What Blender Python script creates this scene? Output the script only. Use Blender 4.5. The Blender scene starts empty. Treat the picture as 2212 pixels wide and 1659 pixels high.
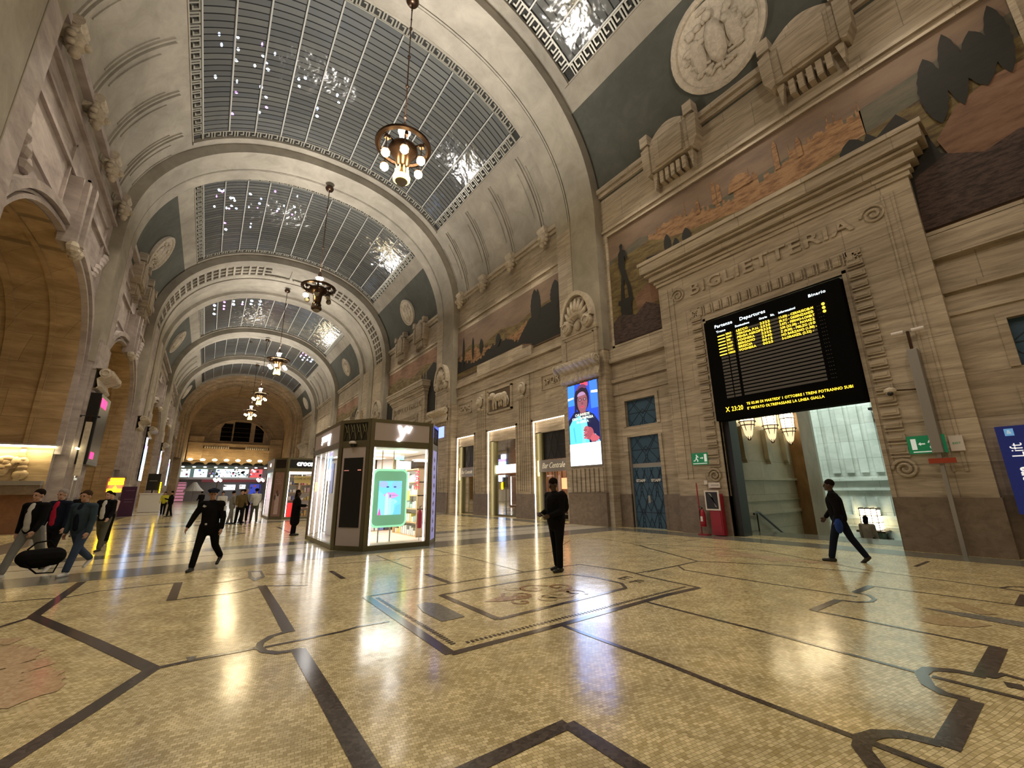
import bpy, bmesh, math, random
from math import sin, cos, pi, radians as R_, sqrt, atan2, hypot
from mathutils import Vector, Matrix, Euler
SC = bpy.context.scene
COL = SC.collection
# ---------------------------------------------------------------- camera
cam = bpy.data.cameras.new('camera'); camo = bpy.data.objects.new('camera', cam); COL.objects.link(camo)
camo.location = (0, 0, 1.6); camo.rotation_euler = Euler((R_(104.186), R_(0.642), R_(-35.374)), 'XYZ')
cam.sensor_fit = 'HORIZONTAL'; cam.sensor_width = 36; cam.lens = 36 * 902 / 2212
cam.clip_start = .05; cam.clip_end = 400
SC.camera = camo
# ---------------------------------------------------------------- world, view, sampling
W = bpy.data.worlds.new('night'); SC.world = W; W.use_nodes = True
W.node_tree.nodes['Background'].inputs[0].default_value = (.03, .04, .06, 1)
W.node_tree.nodes['Background'].inputs[1].default_value = .3
SC.view_settings.view_transform = 'Standard'; SC.view_settings.look = 'None'
SC.view_settings.gamma = 1; SC.view_settings.use_curve_mapping = False
SC.view_settings.exposure = 0.4
SC.cycles.max_bounces = 6; SC.cycles.diffuse_bounces = 3; SC.cycles.glossy_bounces = 3
SC.cycles.transmission_bounces = 4; SC.cycles.sample_clamp_indirect = 4; SC.cycles.caustics_reflective = False
SC.cycles.caustics_refractive = False; SC.cycles.use_denoising = True
LIGHT = 1.0
CX0 = 4.5
def point(name, loc, e, col=(1, .84, .62), r=.5):
    l = bpy.data.lights.new(name, 'POINT'); l.energy = e * LIGHT; l.color = col; l.shadow_soft_size = r
    o = bpy.data.objects.new(name, l); o.location = loc; COL.objects.link(o); return o
def area(name, loc, rot, sx, sy, e, col=(1, .85, .65)):
    l = bpy.data.lights.new(name, 'AREA'); l.shape = 'RECTANGLE'; l.size = sx; l.size_y = sy; l.energy = e * LIGHT; l.color = col
    o = bpy.data.objects.new(name, l); o.location = loc; o.rotation_euler = rot; COL.objects.link(o); return o
# the arches along the hall (y from, y to); chandeliers hang from their crowns
ARCH = [(-4.4, -1.4), (12.7, 15.65), (28.1, 31.1), (44.3, 54.2), (67.2, 70.2), (82.6, 85.6), (97.5, 101)]
CH = [(4.8, 14.3), (4.55, 29.6), (4.5, 49.7), (4.5, 69.0), (4.5, 84.5), (4.6, -2.9)]
for i, (cx, cy) in enumerate(CH):   # unseen upward fill lights added to brighten the vault, and the globes' own light
    l = area('added_vault_fill', (cx, cy, 15.75), (pi, 0, 0), 1.6, 1.6, 950, (1, .94, .85)); l.data.shape = 'DISK'
    if i != 1: point('chandelier_globe_light', (cx, cy, 14.45), 520, (1, .84, .62), .4)
for a_, b_ in [(-1.2, 12.5), (15.9, 27.9), (31.4, 44), (54.5, 67), (70.5, 82.4)]:   # added fill spots without fixtures at cornice height, to brighten the floor
    for s_ in (1, -1):
        for k in range(3):
            l = bpy.data.lights.new('added_floor_fill', 'SPOT'); l.energy = 520 * LIGHT; l.color = (1, .86, .66); l.shadow_soft_size = .25; l.spot_size = R_(140); l.spot_blend = 1
            o = bpy.data.objects.new('added_floor_fill', l); o.location = (CX0 + s_ * 9.0, a_ + (b_ - a_) * (k + .5) / 3, 16.0); o.rotation_euler = (0, -s_ * R_(-22), 0); COL.objects.link(o)
# ---------------------------------------------------------------- materials
MATS = {}
def new_mat(n):
    m = bpy.data.materials.new(n); m.use_nodes = True; MATS[n] = m
    return m, m.node_tree.nodes, m.node_tree.links, m.node_tree.nodes['Principled BSDF']
def plain(n, c, rough=.6, metal=0, emit=None, es=1, alpha=1, spec=.5, noise=.0):
    if n in MATS: return MATS[n]
    m, N, L, B = new_mat(n)
    B.inputs['Base Color'].default_value = (*c, 1); B.inputs['Roughness'].default_value = rough
    B.inputs['Metallic'].default_value = metal; B.inputs['Specular IOR Level'].default_value = spec
    if emit: B.inputs['Emission Color'].default_value = (*emit, 1); B.inputs['Emission Strength'].default_value = es
    if noise:
        tc = N.new('ShaderNodeTexCoord'); t = N.new('ShaderNodeTexNoise'); t.inputs['Scale'].default_value = 9
        t.inputs['Detail'].default_value = 4; L.new(tc.outputs['Object'], t.inputs['Vector'])
        mx = N.new('ShaderNodeMix'); mx.data_type = 'RGBA'; L.new(t.outputs['Fac'], mx.inputs[0])
        mx.inputs[6].default_value = (*[v * (1 - noise) for v in c], 1); mx.inputs[7].default_value = (*[min(1, v * (1 + noise)) for v in c], 1)
        L.new(mx.outputs[2], B.inputs['Base Color'])
    return m
def stone(n, c1, c2, streak=(1, 1, 5), scale=1.2, rough=.7, blocks=None, bump=.15, joint=.6, c3=None):
    m, N, L, B = new_mat(n)
    tc = N.new('ShaderNodeNewGeometry'); mp = N.new('ShaderNodeMapping'); mp.inputs['Scale'].default_value = streak
    L.new(tc.outputs['Position'], mp.inputs['Vector'])
    t = N.new('ShaderNodeTexNoise'); t.inputs['Scale'].default_value = scale; t.inputs['Detail'].default_value = 9
    t.inputs['Roughness'].default_value = .68; t.inputs['Distortion'].default_value = .6; L.new(mp.outputs[0], t.inputs['Vector'])
    cr = N.new('ShaderNodeValToRGB'); cr.color_ramp.elements[0].position = .33; cr.color_ramp.elements[1].position = .68
    cr.color_ramp.elements[0].color = (*c1, 1); cr.color_ramp.elements[1].color = (*c2, 1)
    L.new(t.outputs['Fac'], cr.inputs[0])
    t2 = N.new('ShaderNodeTexNoise'); t2.inputs['Scale'].default_value = .35; t2.inputs['Detail'].default_value = 3
    L.new(tc.outputs['Position'], t2.inputs['Vector'])
    mr = N.new('ShaderNodeMapRange'); mr.inputs[1].default_value = .3; mr.inputs[2].default_value = .7
    mr.inputs[3].default_value = .8; mr.inputs[4].default_value = 1.12; L.new(t2.outputs['Fac'], mr.inputs[0])
    mu = N.new('ShaderNodeMix'); mu.data_type = 'RGBA'; mu.blend_type = 'MULTIPLY'; mu.inputs[0].default_value = 1
    L.new(cr.outputs[0], mu.inputs[6]); L.new(mr.outputs[0], mu.inputs[7]); out = mu.outputs[2]; hgt = t.outputs['Fac']
    if blocks:
        sx = N.new('ShaderNodeSeparateXYZ'); L.new(tc.outputs['Position'], sx.inputs[0])
        ad = N.new('ShaderNodeMath'); ad.operation = 'ADD'; L.new(sx.outputs[0], ad.inputs[0]); L.new(sx.outputs[1], ad.inputs[1])
        cb = N.new('ShaderNodeCombineXYZ'); L.new(ad.outputs[0], cb.inputs[0]); L.new(sx.outputs[2], cb.inputs[1])
        bt = N.new('ShaderNodeTexBrick'); L.new(cb.outputs[0], bt.inputs['Vector']); bt.inputs['Scale'].default_value = 1
        bt.inputs['Brick Width'].default_value = blocks[0]; bt.inputs['Row Height'].default_value = blocks[1]
        bt.inputs['Mortar Size'].default_value = .012; bt.inputs['Color1'].default_value = (1, 1, 1, 1)
        bt.inputs['Color2'].default_value = (.84, .82, .8, 1); bt.inputs['Mortar'].default_value = (joint, joint, joint, 1)
        m2 = N.new('ShaderNodeMix'); m2.data_type = 'RGBA'; m2.blend_type = 'MULTIPLY'; m2.inputs[0].default_value = 1
        L.new(out, m2.inputs[6]); L.new(bt.outputs['Color'], m2.inputs[7]); out = m2.outputs[2]
    L.new(out, B.inputs['Base Color']); B.inputs['Roughness'].default_value = rough
    bp = N.new('ShaderNodeBump'); bp.inputs['Strength'].default_value = bump; bp.inputs['Distance'].default_value = .03
    L.new(hgt, bp.inputs['Height']); L.new(bp.outputs[0], B.inputs['Normal'])
    return m
TRAV = stone('travertine', (.32, .262, .195), (.64, .56, .455), (.35, .35, 4), 2.2, .62, (2.1, 1.05), .25)
PLAST = stone('vault_plaster', (.28, .255, .21), (.39, .355, .30), (1, 1, 1), .9, .8, None, .1)
LEFTST = stone('grey_stone_pink_lit', (.34, .29, .285), (.57, .51, .50), (.5, .5, 1.4), 1.6, .75, (2.4, 1.2), .2, .8)  # left wall stone; the pinkish light on that side is put into its mauve tint
GOLD = stone('golden_marble', (.33, .22, .11), (.60, .44, .25), (.4, .4, 2.5), 1.6, .5, (1.9, 1.25), .1, .55)
GRAN = stone('brown_granite', (.17, .13, .10), (.28, .225, .18), (1, 1, 1.4), 4, .35, (2.4, 1.4), .05)
GREEN = stone('green_grey_panel', (.06, .064, .053), (.085, .088, .074), (1, 1, 1), 1.5, .8, None, .05)
RELIEF = stone('relief_plaster', (.42, .36, .29), (.66, .59, .49), (1, 1, 1), 6, .75, None, .3)
PALE = stone('pale_marble', (.55, .60, .54), (.74, .78, .72), (.6, .6, 1.5), 1.2, .45, (1.7, 1.1), .05, .6)
ENDST = stone('end_wall_stone', (.30, .21, .12), (.52, .38, .24), (.4, .4, 3), 1.5, .7, (2.1, 1.05), .2)
BRONZE = plain('olive_bronze', (.16, .145, .085), .38, .55)
DKBR = plain('dark_bronze', (.07, .04, .025), .3, .8)
BLACK = plain('black_paint', (.008, .008, .009), .35)
VOID = plain('night_black', (.004, .004, .004), .9, spec=.05)
GLOBE = plain('lit_globe', (1, 1, 1), .3, 0, (1, .80, .42), 60)
GLOBEOFF = plain('unlit_globe', (.25, .22, .17), .2)
WHITE = plain('white_panel', (.75, .7, .7), .5)
LED = plain('led_strip_warm', (1, 1, 1), .5, 0, (1, .82, .58), 6.5)
LEDW = plain('led_strip_white', (1, 1, 1), .5, 0, (1, .94, .86), 5)
GREY = plain('grey_metal', (.32, .31, .30), .4, .3)
BLUE = plain('blue_door_paint', (.035, .095, .17), .45, noise=.2)
BLUELN = plain('dark_blue_line', (.012, .03, .055), .5)
def glass_mat(n, tint=(1, 1, 1), fac=.12):
    m, N, L, B = new_mat(n); o = N['Material Output']; N.remove(B)
    tr = N.new('ShaderNodeBsdfTransparent'); tr.inputs[0].default_value = (*tint, 1)
    gl = N.new('ShaderNodeBsdfGlossy'); gl.inputs['Roughness'].default_value = .03
    fr = N.new('ShaderNodeFresnel'); fr.inputs[0].default_value = 1.22
    mx = N.new('ShaderNodeMixShader'); L.new(fr.outputs[0], mx.inputs[0]); L.new(tr.outputs[0], mx.inputs[1]); L.new(gl.outputs[0], mx.inputs[2])
    L.new(mx.outputs[0], o.inputs['Surface']); return m
GLASS = glass_mat('shop_glass')
def floor_mat():
    m, N, L, B = new_mat('mosaic_floor')
    g = N.new('ShaderNodeNewGeometry'); nz = N.new('ShaderNodeTexNoise'); nz.inputs['Scale'].default_value = .8; nz.inputs['Detail'].default_value = 3
    L.new(g.outputs['Position'], nz.inputs['Vector'])
    wm = N.new('ShaderNodeVectorMath'); wm.operation = 'MULTIPLY_ADD'; wm.inputs[1].default_value = (.14, .14, 0)
    L.new(nz.outputs['Color'], wm.inputs[0]); L.new(g.outputs['Position'], wm.inputs[2])
    mp = N.new('ShaderNodeMapping'); mp.inputs['Rotation'].default_value = (0, 0, .18); L.new(wm.outputs[0], mp.inputs['Vector'])
    bt = N.new('ShaderNodeTexBrick'); L.new(mp.outputs[0], bt.inputs['Vector']); bt.inputs['Scale'].default_value = 1
    bt.inputs['Brick Width'].default_value = .040; bt.inputs['Row Height'].default_value = .030; bt.inputs['Mortar Size'].default_value = .0017
    bt.inputs['Mortar Smooth'].default_value = .3
    bt.inputs['Color1'].default_value = (.93, .80, .48, 1); bt.inputs['Color2'].default_value = (.54, .43, .21, 1); bt.inputs['Mortar'].default_value = (.30, .235, .12, 1)
    n2 = N.new('ShaderNodeTexNoise'); n2.inputs['Scale'].default_value = 2.2; n2.inputs['Detail'].default_value = 5; L.new(g.outputs['Position'], n2.inputs['Vector'])
    mr = N.new('ShaderNodeMapRange'); mr.inputs[1].default_value = .3; mr.inputs[2].default_value = .72; mr.inputs[3].default_value = .72; mr.inputs[4].default_value = 1.12
    L.new(n2.outputs['Fac'], mr.inputs[0])
    mu = N.new('ShaderNodeMix'); mu.data_type = 'RGBA'; mu.blend_type = 'MULTIPLY'; mu.inputs[0].default_value = 1
    L.new(bt.outputs['Color'], mu.inputs[6]); L.new(mr.outputs[0], mu.inputs[7])
    # darker chipped spots
    n3 = N.new('ShaderNodeTexNoise'); n3.inputs['Scale'].default_value = 7; n3.inputs['Detail'].default_value = 2; L.new(wm.outputs[0], n3.inputs['Vector'])
    m3 = N.new('ShaderNodeMapRange'); m3.inputs[1].default_value = .70; m3.inputs[2].default_value = .76; m3.inputs[3].default_value = 0; m3.inputs[4].default_value = .55
    L.new(n3.outputs['Fac'], m3.inputs[0])
    mm = N.new('ShaderNodeMix'); mm.data_type = 'RGBA'; L.new(m3.outputs[0], mm.inputs[0]); L.new(mu.outputs[2], mm.inputs[6]); mm.inputs[7].default_value = (.16, .11, .05, 1)
    L.new(mm.outputs[2], B.inputs['Base Color']); B.inputs['Roughness'].default_value = .15; B.inputs['Specular IOR Level'].default_value = .5
    bp = N.new('ShaderNodeBump'); bp.inputs['Strength'].default_value = .45; bp.inputs['Distance'].default_value = .0016; L.new(bt.outputs['Color'], bp.inputs['Height'])
    n4 = N.new('ShaderNodeTexNoise'); n4.inputs['Scale'].default_value = 3.5; n4.inputs['Detail'].default_value = 2; L.new(g.outputs['Position'], n4.inputs['Vector'])
    b2 = N.new('ShaderNodeBump'); b2.inputs['Strength'].default_value = .35; b2.inputs['Distance'].default_value = .006; L.new(n4.outputs['Fac'], b2.inputs['Height']); L.new(bp.outputs[0], b2.inputs['Normal'])
    L.new(b2.outputs[0], B.inputs['Normal']); return m
FLOORM = floor_mat()
def inlay(n, c1, c2):
    m, N, L, B = new_mat(n); g = N.new('ShaderNodeNewGeometry'); v = N.new('ShaderNodeTexVoronoi'); v.inputs['Scale'].default_value = 38
    L.new(g.outputs['Position'], v.inputs['Vector']); mx = N.new('ShaderNodeMix'); mx.data_type = 'RGBA'; s = N.new('ShaderNodeSeparateColor')
    L.new(v.outputs['Color'], s.inputs[0]); L.new(s.outputs[0], mx.inputs[0]); mx.inputs[6].default_value = (*c1, 1); mx.inputs[7].default_value = (*c2, 1)
    L.new(mx.outputs[2], B.inputs['Base Color']); B.inputs['Roughness'].default_value = .16; return m
INL_D = inlay('inlay_dark', (.045, .035, .032), (.10, .08, .072)); INL_G = inlay('inlay_grey_marble', (.13, .135, .115), (.19, .19, .165))
INL_P = inlay('inlay_pale_marble', (.55, .49, .36), (.66, .60, .46)); INL_R = inlay('inlay_red_brown', (.22, .09, .045), (.46, .30, .16))
INL_W = inlay('worn_pinkish', (.50, .34, .20), (.66, .50, .32)); INL_O = inlay('inlay_ochre', (.40, .28, .14), (.58, .46, .27)); INL_B = inlay('repair_patch_grey', (.15, .15, .14), (.25, .25, .23))
# ---------------------------------------------------------------- mesh builder
class MB:
    def __init__(s): s.v = []; s.f = []; s.m = []; s.mats = []
    def mi(s, mat):
        if mat not in s.mats: s.mats.append(mat)
        return s.mats.index(mat)
    def poly(s, pts, mat):
        b = len(s.v); s.v += [tuple(p) for p in pts]; s.f.append(list(range(b, b + len(pts)))); s.m.append(s.mi(mat))
    def box(s, x0, x1, y0, y1, z0, z1, mat, T=None):
        c = [(x, y, z) for x in (x0, x1) for y in (y0, y1) for z in (z0, z1)]
        if T: c = [tuple(T @ Vector(p)) for p in c]
        b = len(s.v); s.v += c; k = s.mi(mat)
        for q in ((0, 1, 3, 2), (4, 6, 7, 5), (0, 4, 5, 1), (2, 3, 7, 6), (0, 2, 6, 4), (1, 5, 7, 3)):
            s.f.append([b + i for i in q]); s.m.append(k)
    def prism(s, pts, d, mat, cap=True):
        # pts 3D loop, extruded by vector d
        b = len(s.v); n = len(pts); d = Vector(d); s.v += [tuple(p) for p in pts] + [tuple(Vector(p) + d) for p in pts]; k = s.mi(mat)
        if cap: s.f.append(list(range(b, b + n))); s.m.append(k); s.f.append(list(range(b + 2 * n - 1, b + n - 1, -1))); s.m.append(k)
        for i in range(n):
            j = (i + 1) % n; s.f.append([b + i, b + j, b + n + j, b + n + i]); s.m.append(k)
    def grid(s, P, mat, wrap=False):
        b = len(s.v); n = len(P); k = len(P[0]); mi = s.mi(mat) if not callable(mat) else None
        for r in P: s.v += [tuple(p) for p in r]
        for i in range(n - 1):
            for j in range(k - 1 + (1 if wrap else 0)):
                j2 = (j + 1) % k
                s.f.append([b + i * k + j, b + i * k + j2, b + (i + 1) * k + j2, b + (i + 1) * k + j]); s.m.append(mi if mi is not None else s.mi(mat(i, j)))
    def tube(s, pts, r, mat, seg=8, closed=False):
        pts = [Vector(p) for p in pts]; n = len(pts); rows = []
        rr = r if isinstance(r, (list, tuple)) else [r] * n
        up0 = None
        for i, p in enumerate(pts):
            a = pts[(i - 1) % n] if (closed or i > 0) else p; c = pts[(i + 1) % n] if (closed or i < n - 1) else p
            t = (c - a).normalized() if (c - a).length > 1e-9 else Vector((0, 0, 1))
            u = t.orthogonal().normalized() if up0 is None else (up0 - t * up0.dot(t)).normalized()
            up0 = u; w = t.cross(u)
            rows.append([p + (u * cos(2 * pi * k / seg) + w * sin(2 * pi * k / seg)) * rr[i] for k in range(seg)])
        if closed: rows.append(rows[0])
        s.grid(rows, mat, True)
        if not closed: s.poly(rows[0][::-1], mat); s.poly(rows[-1], mat)
    def lathe(s, prof, mat, c=(0, 0, 0), seg=20, axis='Z', sc=(1, 1)):
        rows = []
        for r, z in prof:
            row = []
            for k in range(seg):
                a = 2 * pi * k / seg; p = (r * cos(a) * sc[0], r * sin(a) * sc[1], z)
                if axis == 'X': p = (p[2], p[0], p[1])
                if axis == 'Y': p = (p[0], p[2], p[1])
                row.append((c[0] + p[0], c[1] + p[1], c[2] + p[2]))
            rows.append(row)
        s.grid(rows, mat, True)
    def ball(s, c, r, mat, seg=14):
        r = r if isinstance(r, (tuple, list)) else (r, r, r); n = seg // 2
        s.grid([[(c[0] + r[0] * sin(pi * i / n) * cos(2 * pi * k / seg), c[1] + r[1] * sin(pi * i / n) * sin(2 * pi * k / seg), c[2] + r[2] * cos(pi * i / n)) for k in range(seg)] for i in range(n + 1)], mat, True)
    def build(s, name, parent=None, smooth=False, bevel=0):
        me = bpy.data.meshes.new(name); me.from_pydata(s.v, [], s.f)
        for m in s.mats: me.materials.append(m)
        me.polygons.foreach_set('material_index', s.m)
        bm = bmesh.new(); bm.from_mesh(me)
        if smooth: bmesh.ops.remove_doubles(bm, verts=bm.verts, dist=1e-4)
        bmesh.ops.recalc_face_normals(bm, faces=bm.faces); bm.to_mesh(me); bm.free()
        if smooth: me.polygons.foreach_set('use_smooth', [True] * len(me.polygons))
        o = bpy.data.objects.new(name, me); COL.objects.link(o)
        if parent: o.parent = parent
        if bevel:
            b = o.modifiers.new('bevel', 'BEVEL'); b.width = bevel; b.segments = 2; b.limit_method = 'ANGLE'
        return o
def each(name, parent, fn, items, **kw):
    for it in items: m_ = MB(); fn(m_, it); m_.build(name, parent, **kw)
def tag(o, label, cat, group=None, kind=None):
    o['label'] = label
    if cat: o['category'] = cat
    if group: o['group'] = group
    if kind: o['kind'] = kind
    return o
def struct(o): o['kind'] = 'structure'; return o
def thing(name, loc, label, cat, group=None, rz=0):
    o = bpy.data.objects.new(name, None); o.location = loc; o.rotation_euler = (0, 0, rz); o.empty_display_size = .1
    COL.objects.link(o); return tag(o, label, cat, group)
def copy_tree(o, parent=None):
    c = o.copy(); COL.objects.link(c); c.parent = parent
    for ch in o.children: copy_tree(ch, c)
    return c
def text_obj(name, body, T, size, mat, parent=None, depth=.004, align='CENTER', shear=0, space=1, sx=1, bold=0):
    cu = bpy.data.curves.new(name, 'FONT'); cu.body = body; cu.size = size; cu.align_x = align; cu.align_y = 'CENTER'
    cu.extrude = depth; cu.shear = shear; cu.space_character = space; cu.offset = bold; cu.resolution_u = 3
    o = bpy.data.objects.new(name, cu); COL.objects.link(o); dg = bpy.context.evaluated_depsgraph_get()
    me = bpy.data.meshes.new_from_object(o.evaluated_get(dg)); bpy.data.objects.remove(o); me.materials.clear(); me.materials.append(mat)
    me.transform(T @ Matrix.Diagonal((sx, 1, 1, 1)))
    o = bpy.data.objects.new(name, me); COL.objects.link(o)
    if parent: o.parent = parent
    return o
def frame(o, right, up):  # text placed with origin o, reading direction right, up
    r = Vector(right).normalized(); u = Vector(up).normalized(); n = r.cross(u)
    M = Matrix((r, u, n)).transposed().to_4x4(); M.translation = Vector(o); return M
def onR(x, y, z): return frame((x, y, z), (0, -1, 0), (0, 0, 1))   # on the right wall
def onF(x, y, z): return frame((x, y, z), (1, 0, 0), (0, 0, 1))    # on a face turned to the viewer
# ---------------------------------------------------------------- vault profile
CX = 4.5
def prof(off, n=64, lo=0.0, hi=1.0):
    a, b = 9.9 + off, 9.0 + off; out = []
    for i in range(n + 1):
        t = pi * (1 - (lo + (hi - lo) * i / n)); c, s = cos(t), sin(t)
        out.append((CX + a * math.copysign(abs(c) ** (1 / 1.1), c), 15 + b * max(0, s) ** (1 / 1.1)))
    return out
VA, VB = 10.45, 9.55
def vz(u, off=0):   # vault height at offset u from the hall axis
    return 15 + (VB + off) * max(0, 1 - (abs(u) / (VA + off)) ** 2.2) ** (1 / 2.2)
def arc_table(umax, n=400):
    P = [(-umax + 2 * umax * i / n) for i in range(n + 1)]; L = [0]
    for i in range(n): L.append(L[-1] + hypot(P[i + 1] - P[i], vz(P[i + 1]) - vz(P[i])))
    return P, L
ATP, ATL = arc_table(7.9)
ATOT = ATL[-1]
def on_arc(s, h=0):  # arc length s from the left edge of the skylight, h below the vault
    s = min(max(s, 0), ATOT); import bisect
    i = min(max(bisect.bisect_left(ATL, s), 1), len(ATL) - 1); f = (s - ATL[i - 1]) / (ATL[i] - ATL[i - 1]); u = ATP[i - 1] + f * (ATP[i] - ATP[i - 1])
    du = .01; t = Vector((2 * du, vz(u + du) - vz(u - du))).normalized(); n = Vector((t.y, -t.x))
    if n.y > 0: n = -n
    return (CX + u + n.x * h, vz(u) + n.y * h)
# ================================================================ STRUCTURE
def wx(s, d): return 14.9 - d if s > 0 else -5.9 + d
def wb(mb, s, d0, d1, y0, y1, z0, z1, mat):
    a, b = wx(s, d0), wx(s, d1); mb.box(min(a, b), max(a, b), y0, y1, z0, z1, mat)
def strip(pts, w):
    P = [Vector((x, y)) for x, y in pts]; Lf, Rt = [], []
    for i, p in enumerate(P):
        a = P[i - 1] if i else p; b = P[i + 1] if i < len(P) - 1 else p; t = (b - a).normalized(); n = Vector((-t.y, t.x))
        k = 1
        if 0 < i < len(P) - 1:
            t1 = (p - a).normalized(); k = min(1.6, 1 / max(.5, abs(t.dot(t1))))
        Lf.append(p + n * w * .5 * k); Rt.append(p - n * w * .5 * k)
    return Lf, Rt
fl = MB(); GX0, GX1, GY0, GY1 = -5.9, 14.9, -6, 118
def cutbox(x0, x1, y0, y1, z, mat): fl.poly([(x0, y0, z), (x1, y0, z), (x1, y1, z), (x0, y1, z)], mat)
cutbox(GX0 - 4, 15.6, GY0, GY1, 0, FLOORM)
cutbox(15.6, 19, 12, GY1, 0, FLOORM)
for i, (a, b) in enumerate(ARCH):      # bands of grey and pale marble that cross the hall under every arch
    if i == 0: continue
    cutbox(-5.3, 14.3, a - .95, a + .3, .002, INL_G); cutbox(-5.3, 14.3, b - .35, b + .5, .002, INL_G)
    cutbox(-5.3, 14.3, a + .3, b - .35, .0015, INL_P); cutbox(-5.3, 14.3, (a + b) / 2 + .02, (a + b) / 2 + .1, .003, INL_D)
for i in range(len(ARCH) - 1):         # grey border along both walls of a bay
    a, b = ARCH[i][1] + .5, ARCH[i + 1][0] - .95
    cutbox(13.45, 14.45, a, b, .002, INL_G); cutbox(-5.3, -4.4, a, b, .002, INL_G)
FLOOR_LINES = [
 (0.13, [(-1.68, 11.69), (-1.68, 8.88)]),
 (0.07, [(-1.68, 8.88), (-1.88, 8.47), (-2.12, 8.04)]),
 (0.13, [(-1.68, 8.88), (-0.81, 7.01), (-0.19, 5.61)]),
 (0.13, [(-0.19, 5.61), (-0.51, 4.88), (-0.80, 4.28), (-0.87, 4.13)]),
 (0.07, [(-0.19, 5.61), (0.25, 5.65), (0.68, 5.64)]),
 (0.075, [(1.01, 6.04), (0.83, 5.97), (0.71, 5.79), (0.68, 5.64), (0.71, 5.48), (0.82, 5.34), (1.04, 5.31)]),
 (0.05, [(0.73, 5.61), (1.53, 5.64), (1.73, 5.71), (2.11, 5.69)]),
 (0.13, [(1.03, 9.12), (1.03, 7.29), (1.02, 6.00)]),
 (0.14, [(1.01, 5.32), (1.01, 4.2), (1.0, 2.2)]),
 (0.045, [(-0.21, 8.81), (0.64, 8.80), (1.05, 9.07), (1.69, 8.64)]),
 (0.13, [(-0.19, 10.42), (-0.21, 8.81)]),
 (0.045, [(-0.19, 10.42), (-1.26, 10.41), (-1.58, 10.13), (-1.98, 10.26), (-2.35, 10.31)]),
 (0.12, [(2.26, 7.17), (2.24, 5.31), (2.23, 4.24)]),
 (0.1, [(2.23, 4.24), (3.73, 4.26), (5.99, 4.36), (6.83, 4.33)]),
 (0.05, [(6.83, 4.33), (6.90, 5.39), (7.04, 6.02), (6.86, 7.14)]),
 (0.05, [(6.86, 7.14), (5.83, 7.21), (2.26, 7.17)]),
 (0.1, [(3.24, 6.53), (3.25, 4.91)]),
 (0.08, [(3.25, 4.91), (5.67, 5.04), (5.87, 5.05)]),
 (0.06, [(5.87, 5.05), (6.09, 5.33), (6.12, 5.98), (5.96, 6.44)]),
 (0.06, [(5.96, 6.44), (4.61, 6.59), (3.24, 6.53)]),
 (0.06, [(3.73, 4.26), (3.73, 2.78), (3.69, 2.06), (3.68, 1.31)]),
 (0.12, [(1.40, 2.56), (2.29, 2.58)]),
 (0.12, [(2.29, 2.58), (2.29, 1.92)]),
 (0.1, [(3.76, 8.25), (3.76, 7.19)]),
 (0.03, [(3.78, 11.34), (3.76, 9.00)]),
 (0.03, [(5.39, 11.68), (5.44, 9.03), (5.40, 7.23)]),
 (0.09, [(2.34, 9.82), (2.34, 8.83)]),
 (0.03, [(2.39, 10.73), (3.99, 10.38), (4.14, 10.56), (5.64, 10.13)]),
 (0.05, [(5.41, 4.27), (5.38, 2.46), (5.31, 1.34)]),
 (0.09, [(5.65, 0.99), (5.61, 1.17), (5.48, 1.32), (5.31, 1.33), (5.06, 1.24), (4.96, 1.13), (4.97, 0.99)]),
 (0.13, [(6.72, 1.03), (5.65, 1.00)]),
 (0.045, [(6.77, 2.68), (6.75, 1.77), (6.72, 1.01)]),
 (0.1, [(7.66, 2.67), (6.77, 2.68)]),
 (0.05, [(7.66, 2.65), (7.71, 2.47), (7.90, 2.36), (8.10, 2.37), (8.33, 2.50), (8.36, 2.68)]),
 (0.1, [(8.36, 2.68), (9.11, 2.68)]),
 (0.035, [(9.11, 2.68), (9.18, 1.06)]),
 (0.13, [(10.10, 1.11), (9.15, 1.08)]),
 (0.03, [(10.44, 8.36), (10.12, 7.82), (9.18, 5.77)]),
 (0.04, [(9.18, 5.77), (10.04, 4.37), (10.38, 3.04)]),
 (0.04, [(9.18, 5.77), (7.31, 5.70)]),
 (0.04, [(8.29, 5.67), (8.01, 5.36), (8.01, 3.80), (8.08, 2.57)]),
 (0.03, [(10.78, 8.32), (11.95, 5.71), (10.68, 3.12), (10.46, 1.41)]),
 (0.045, [(10.38, 1.16), (10.46, 1.41), (10.71, 1.33), (10.87, 1.13)]),
 (0.13, [(4.97, 0.98), (4.00, 0.96)]),
 (0.1, [(4.02, 0.99), (3.97, 1.16), (3.85, 1.26), (3.71, 1.30), (3.57, 1.27), (3.39, 1.14), (3.22, 0.99)]),
 (0.06, [(5.30, 1.26), (5.31, 0.75), (5.30, 0.52)]),
 (0.07, [(3.69, 1.25), (3.68, 0.92)]),
 (0.025, [(10.51, 11.31), (10.79, 10.10), (10.56, 8.81), (12.16, 8.05), (13.12, 8.06)]),
 (0.025, [(6.83, 8.96), (7.62, 8.95), (9.72, 10.51)]),
 (0.03, [(10.56, 8.81), (9.16, 5.78)]),
 (0.03, [(6.96, 5.74), (8.32, 5.71), (9.16, 5.78)]),
 (0.06, [(11.87, 2.70), (12.91, 2.69)]),
 (0.12, [(5.57, 0.87), (5.60, 0.77)]),
]
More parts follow.
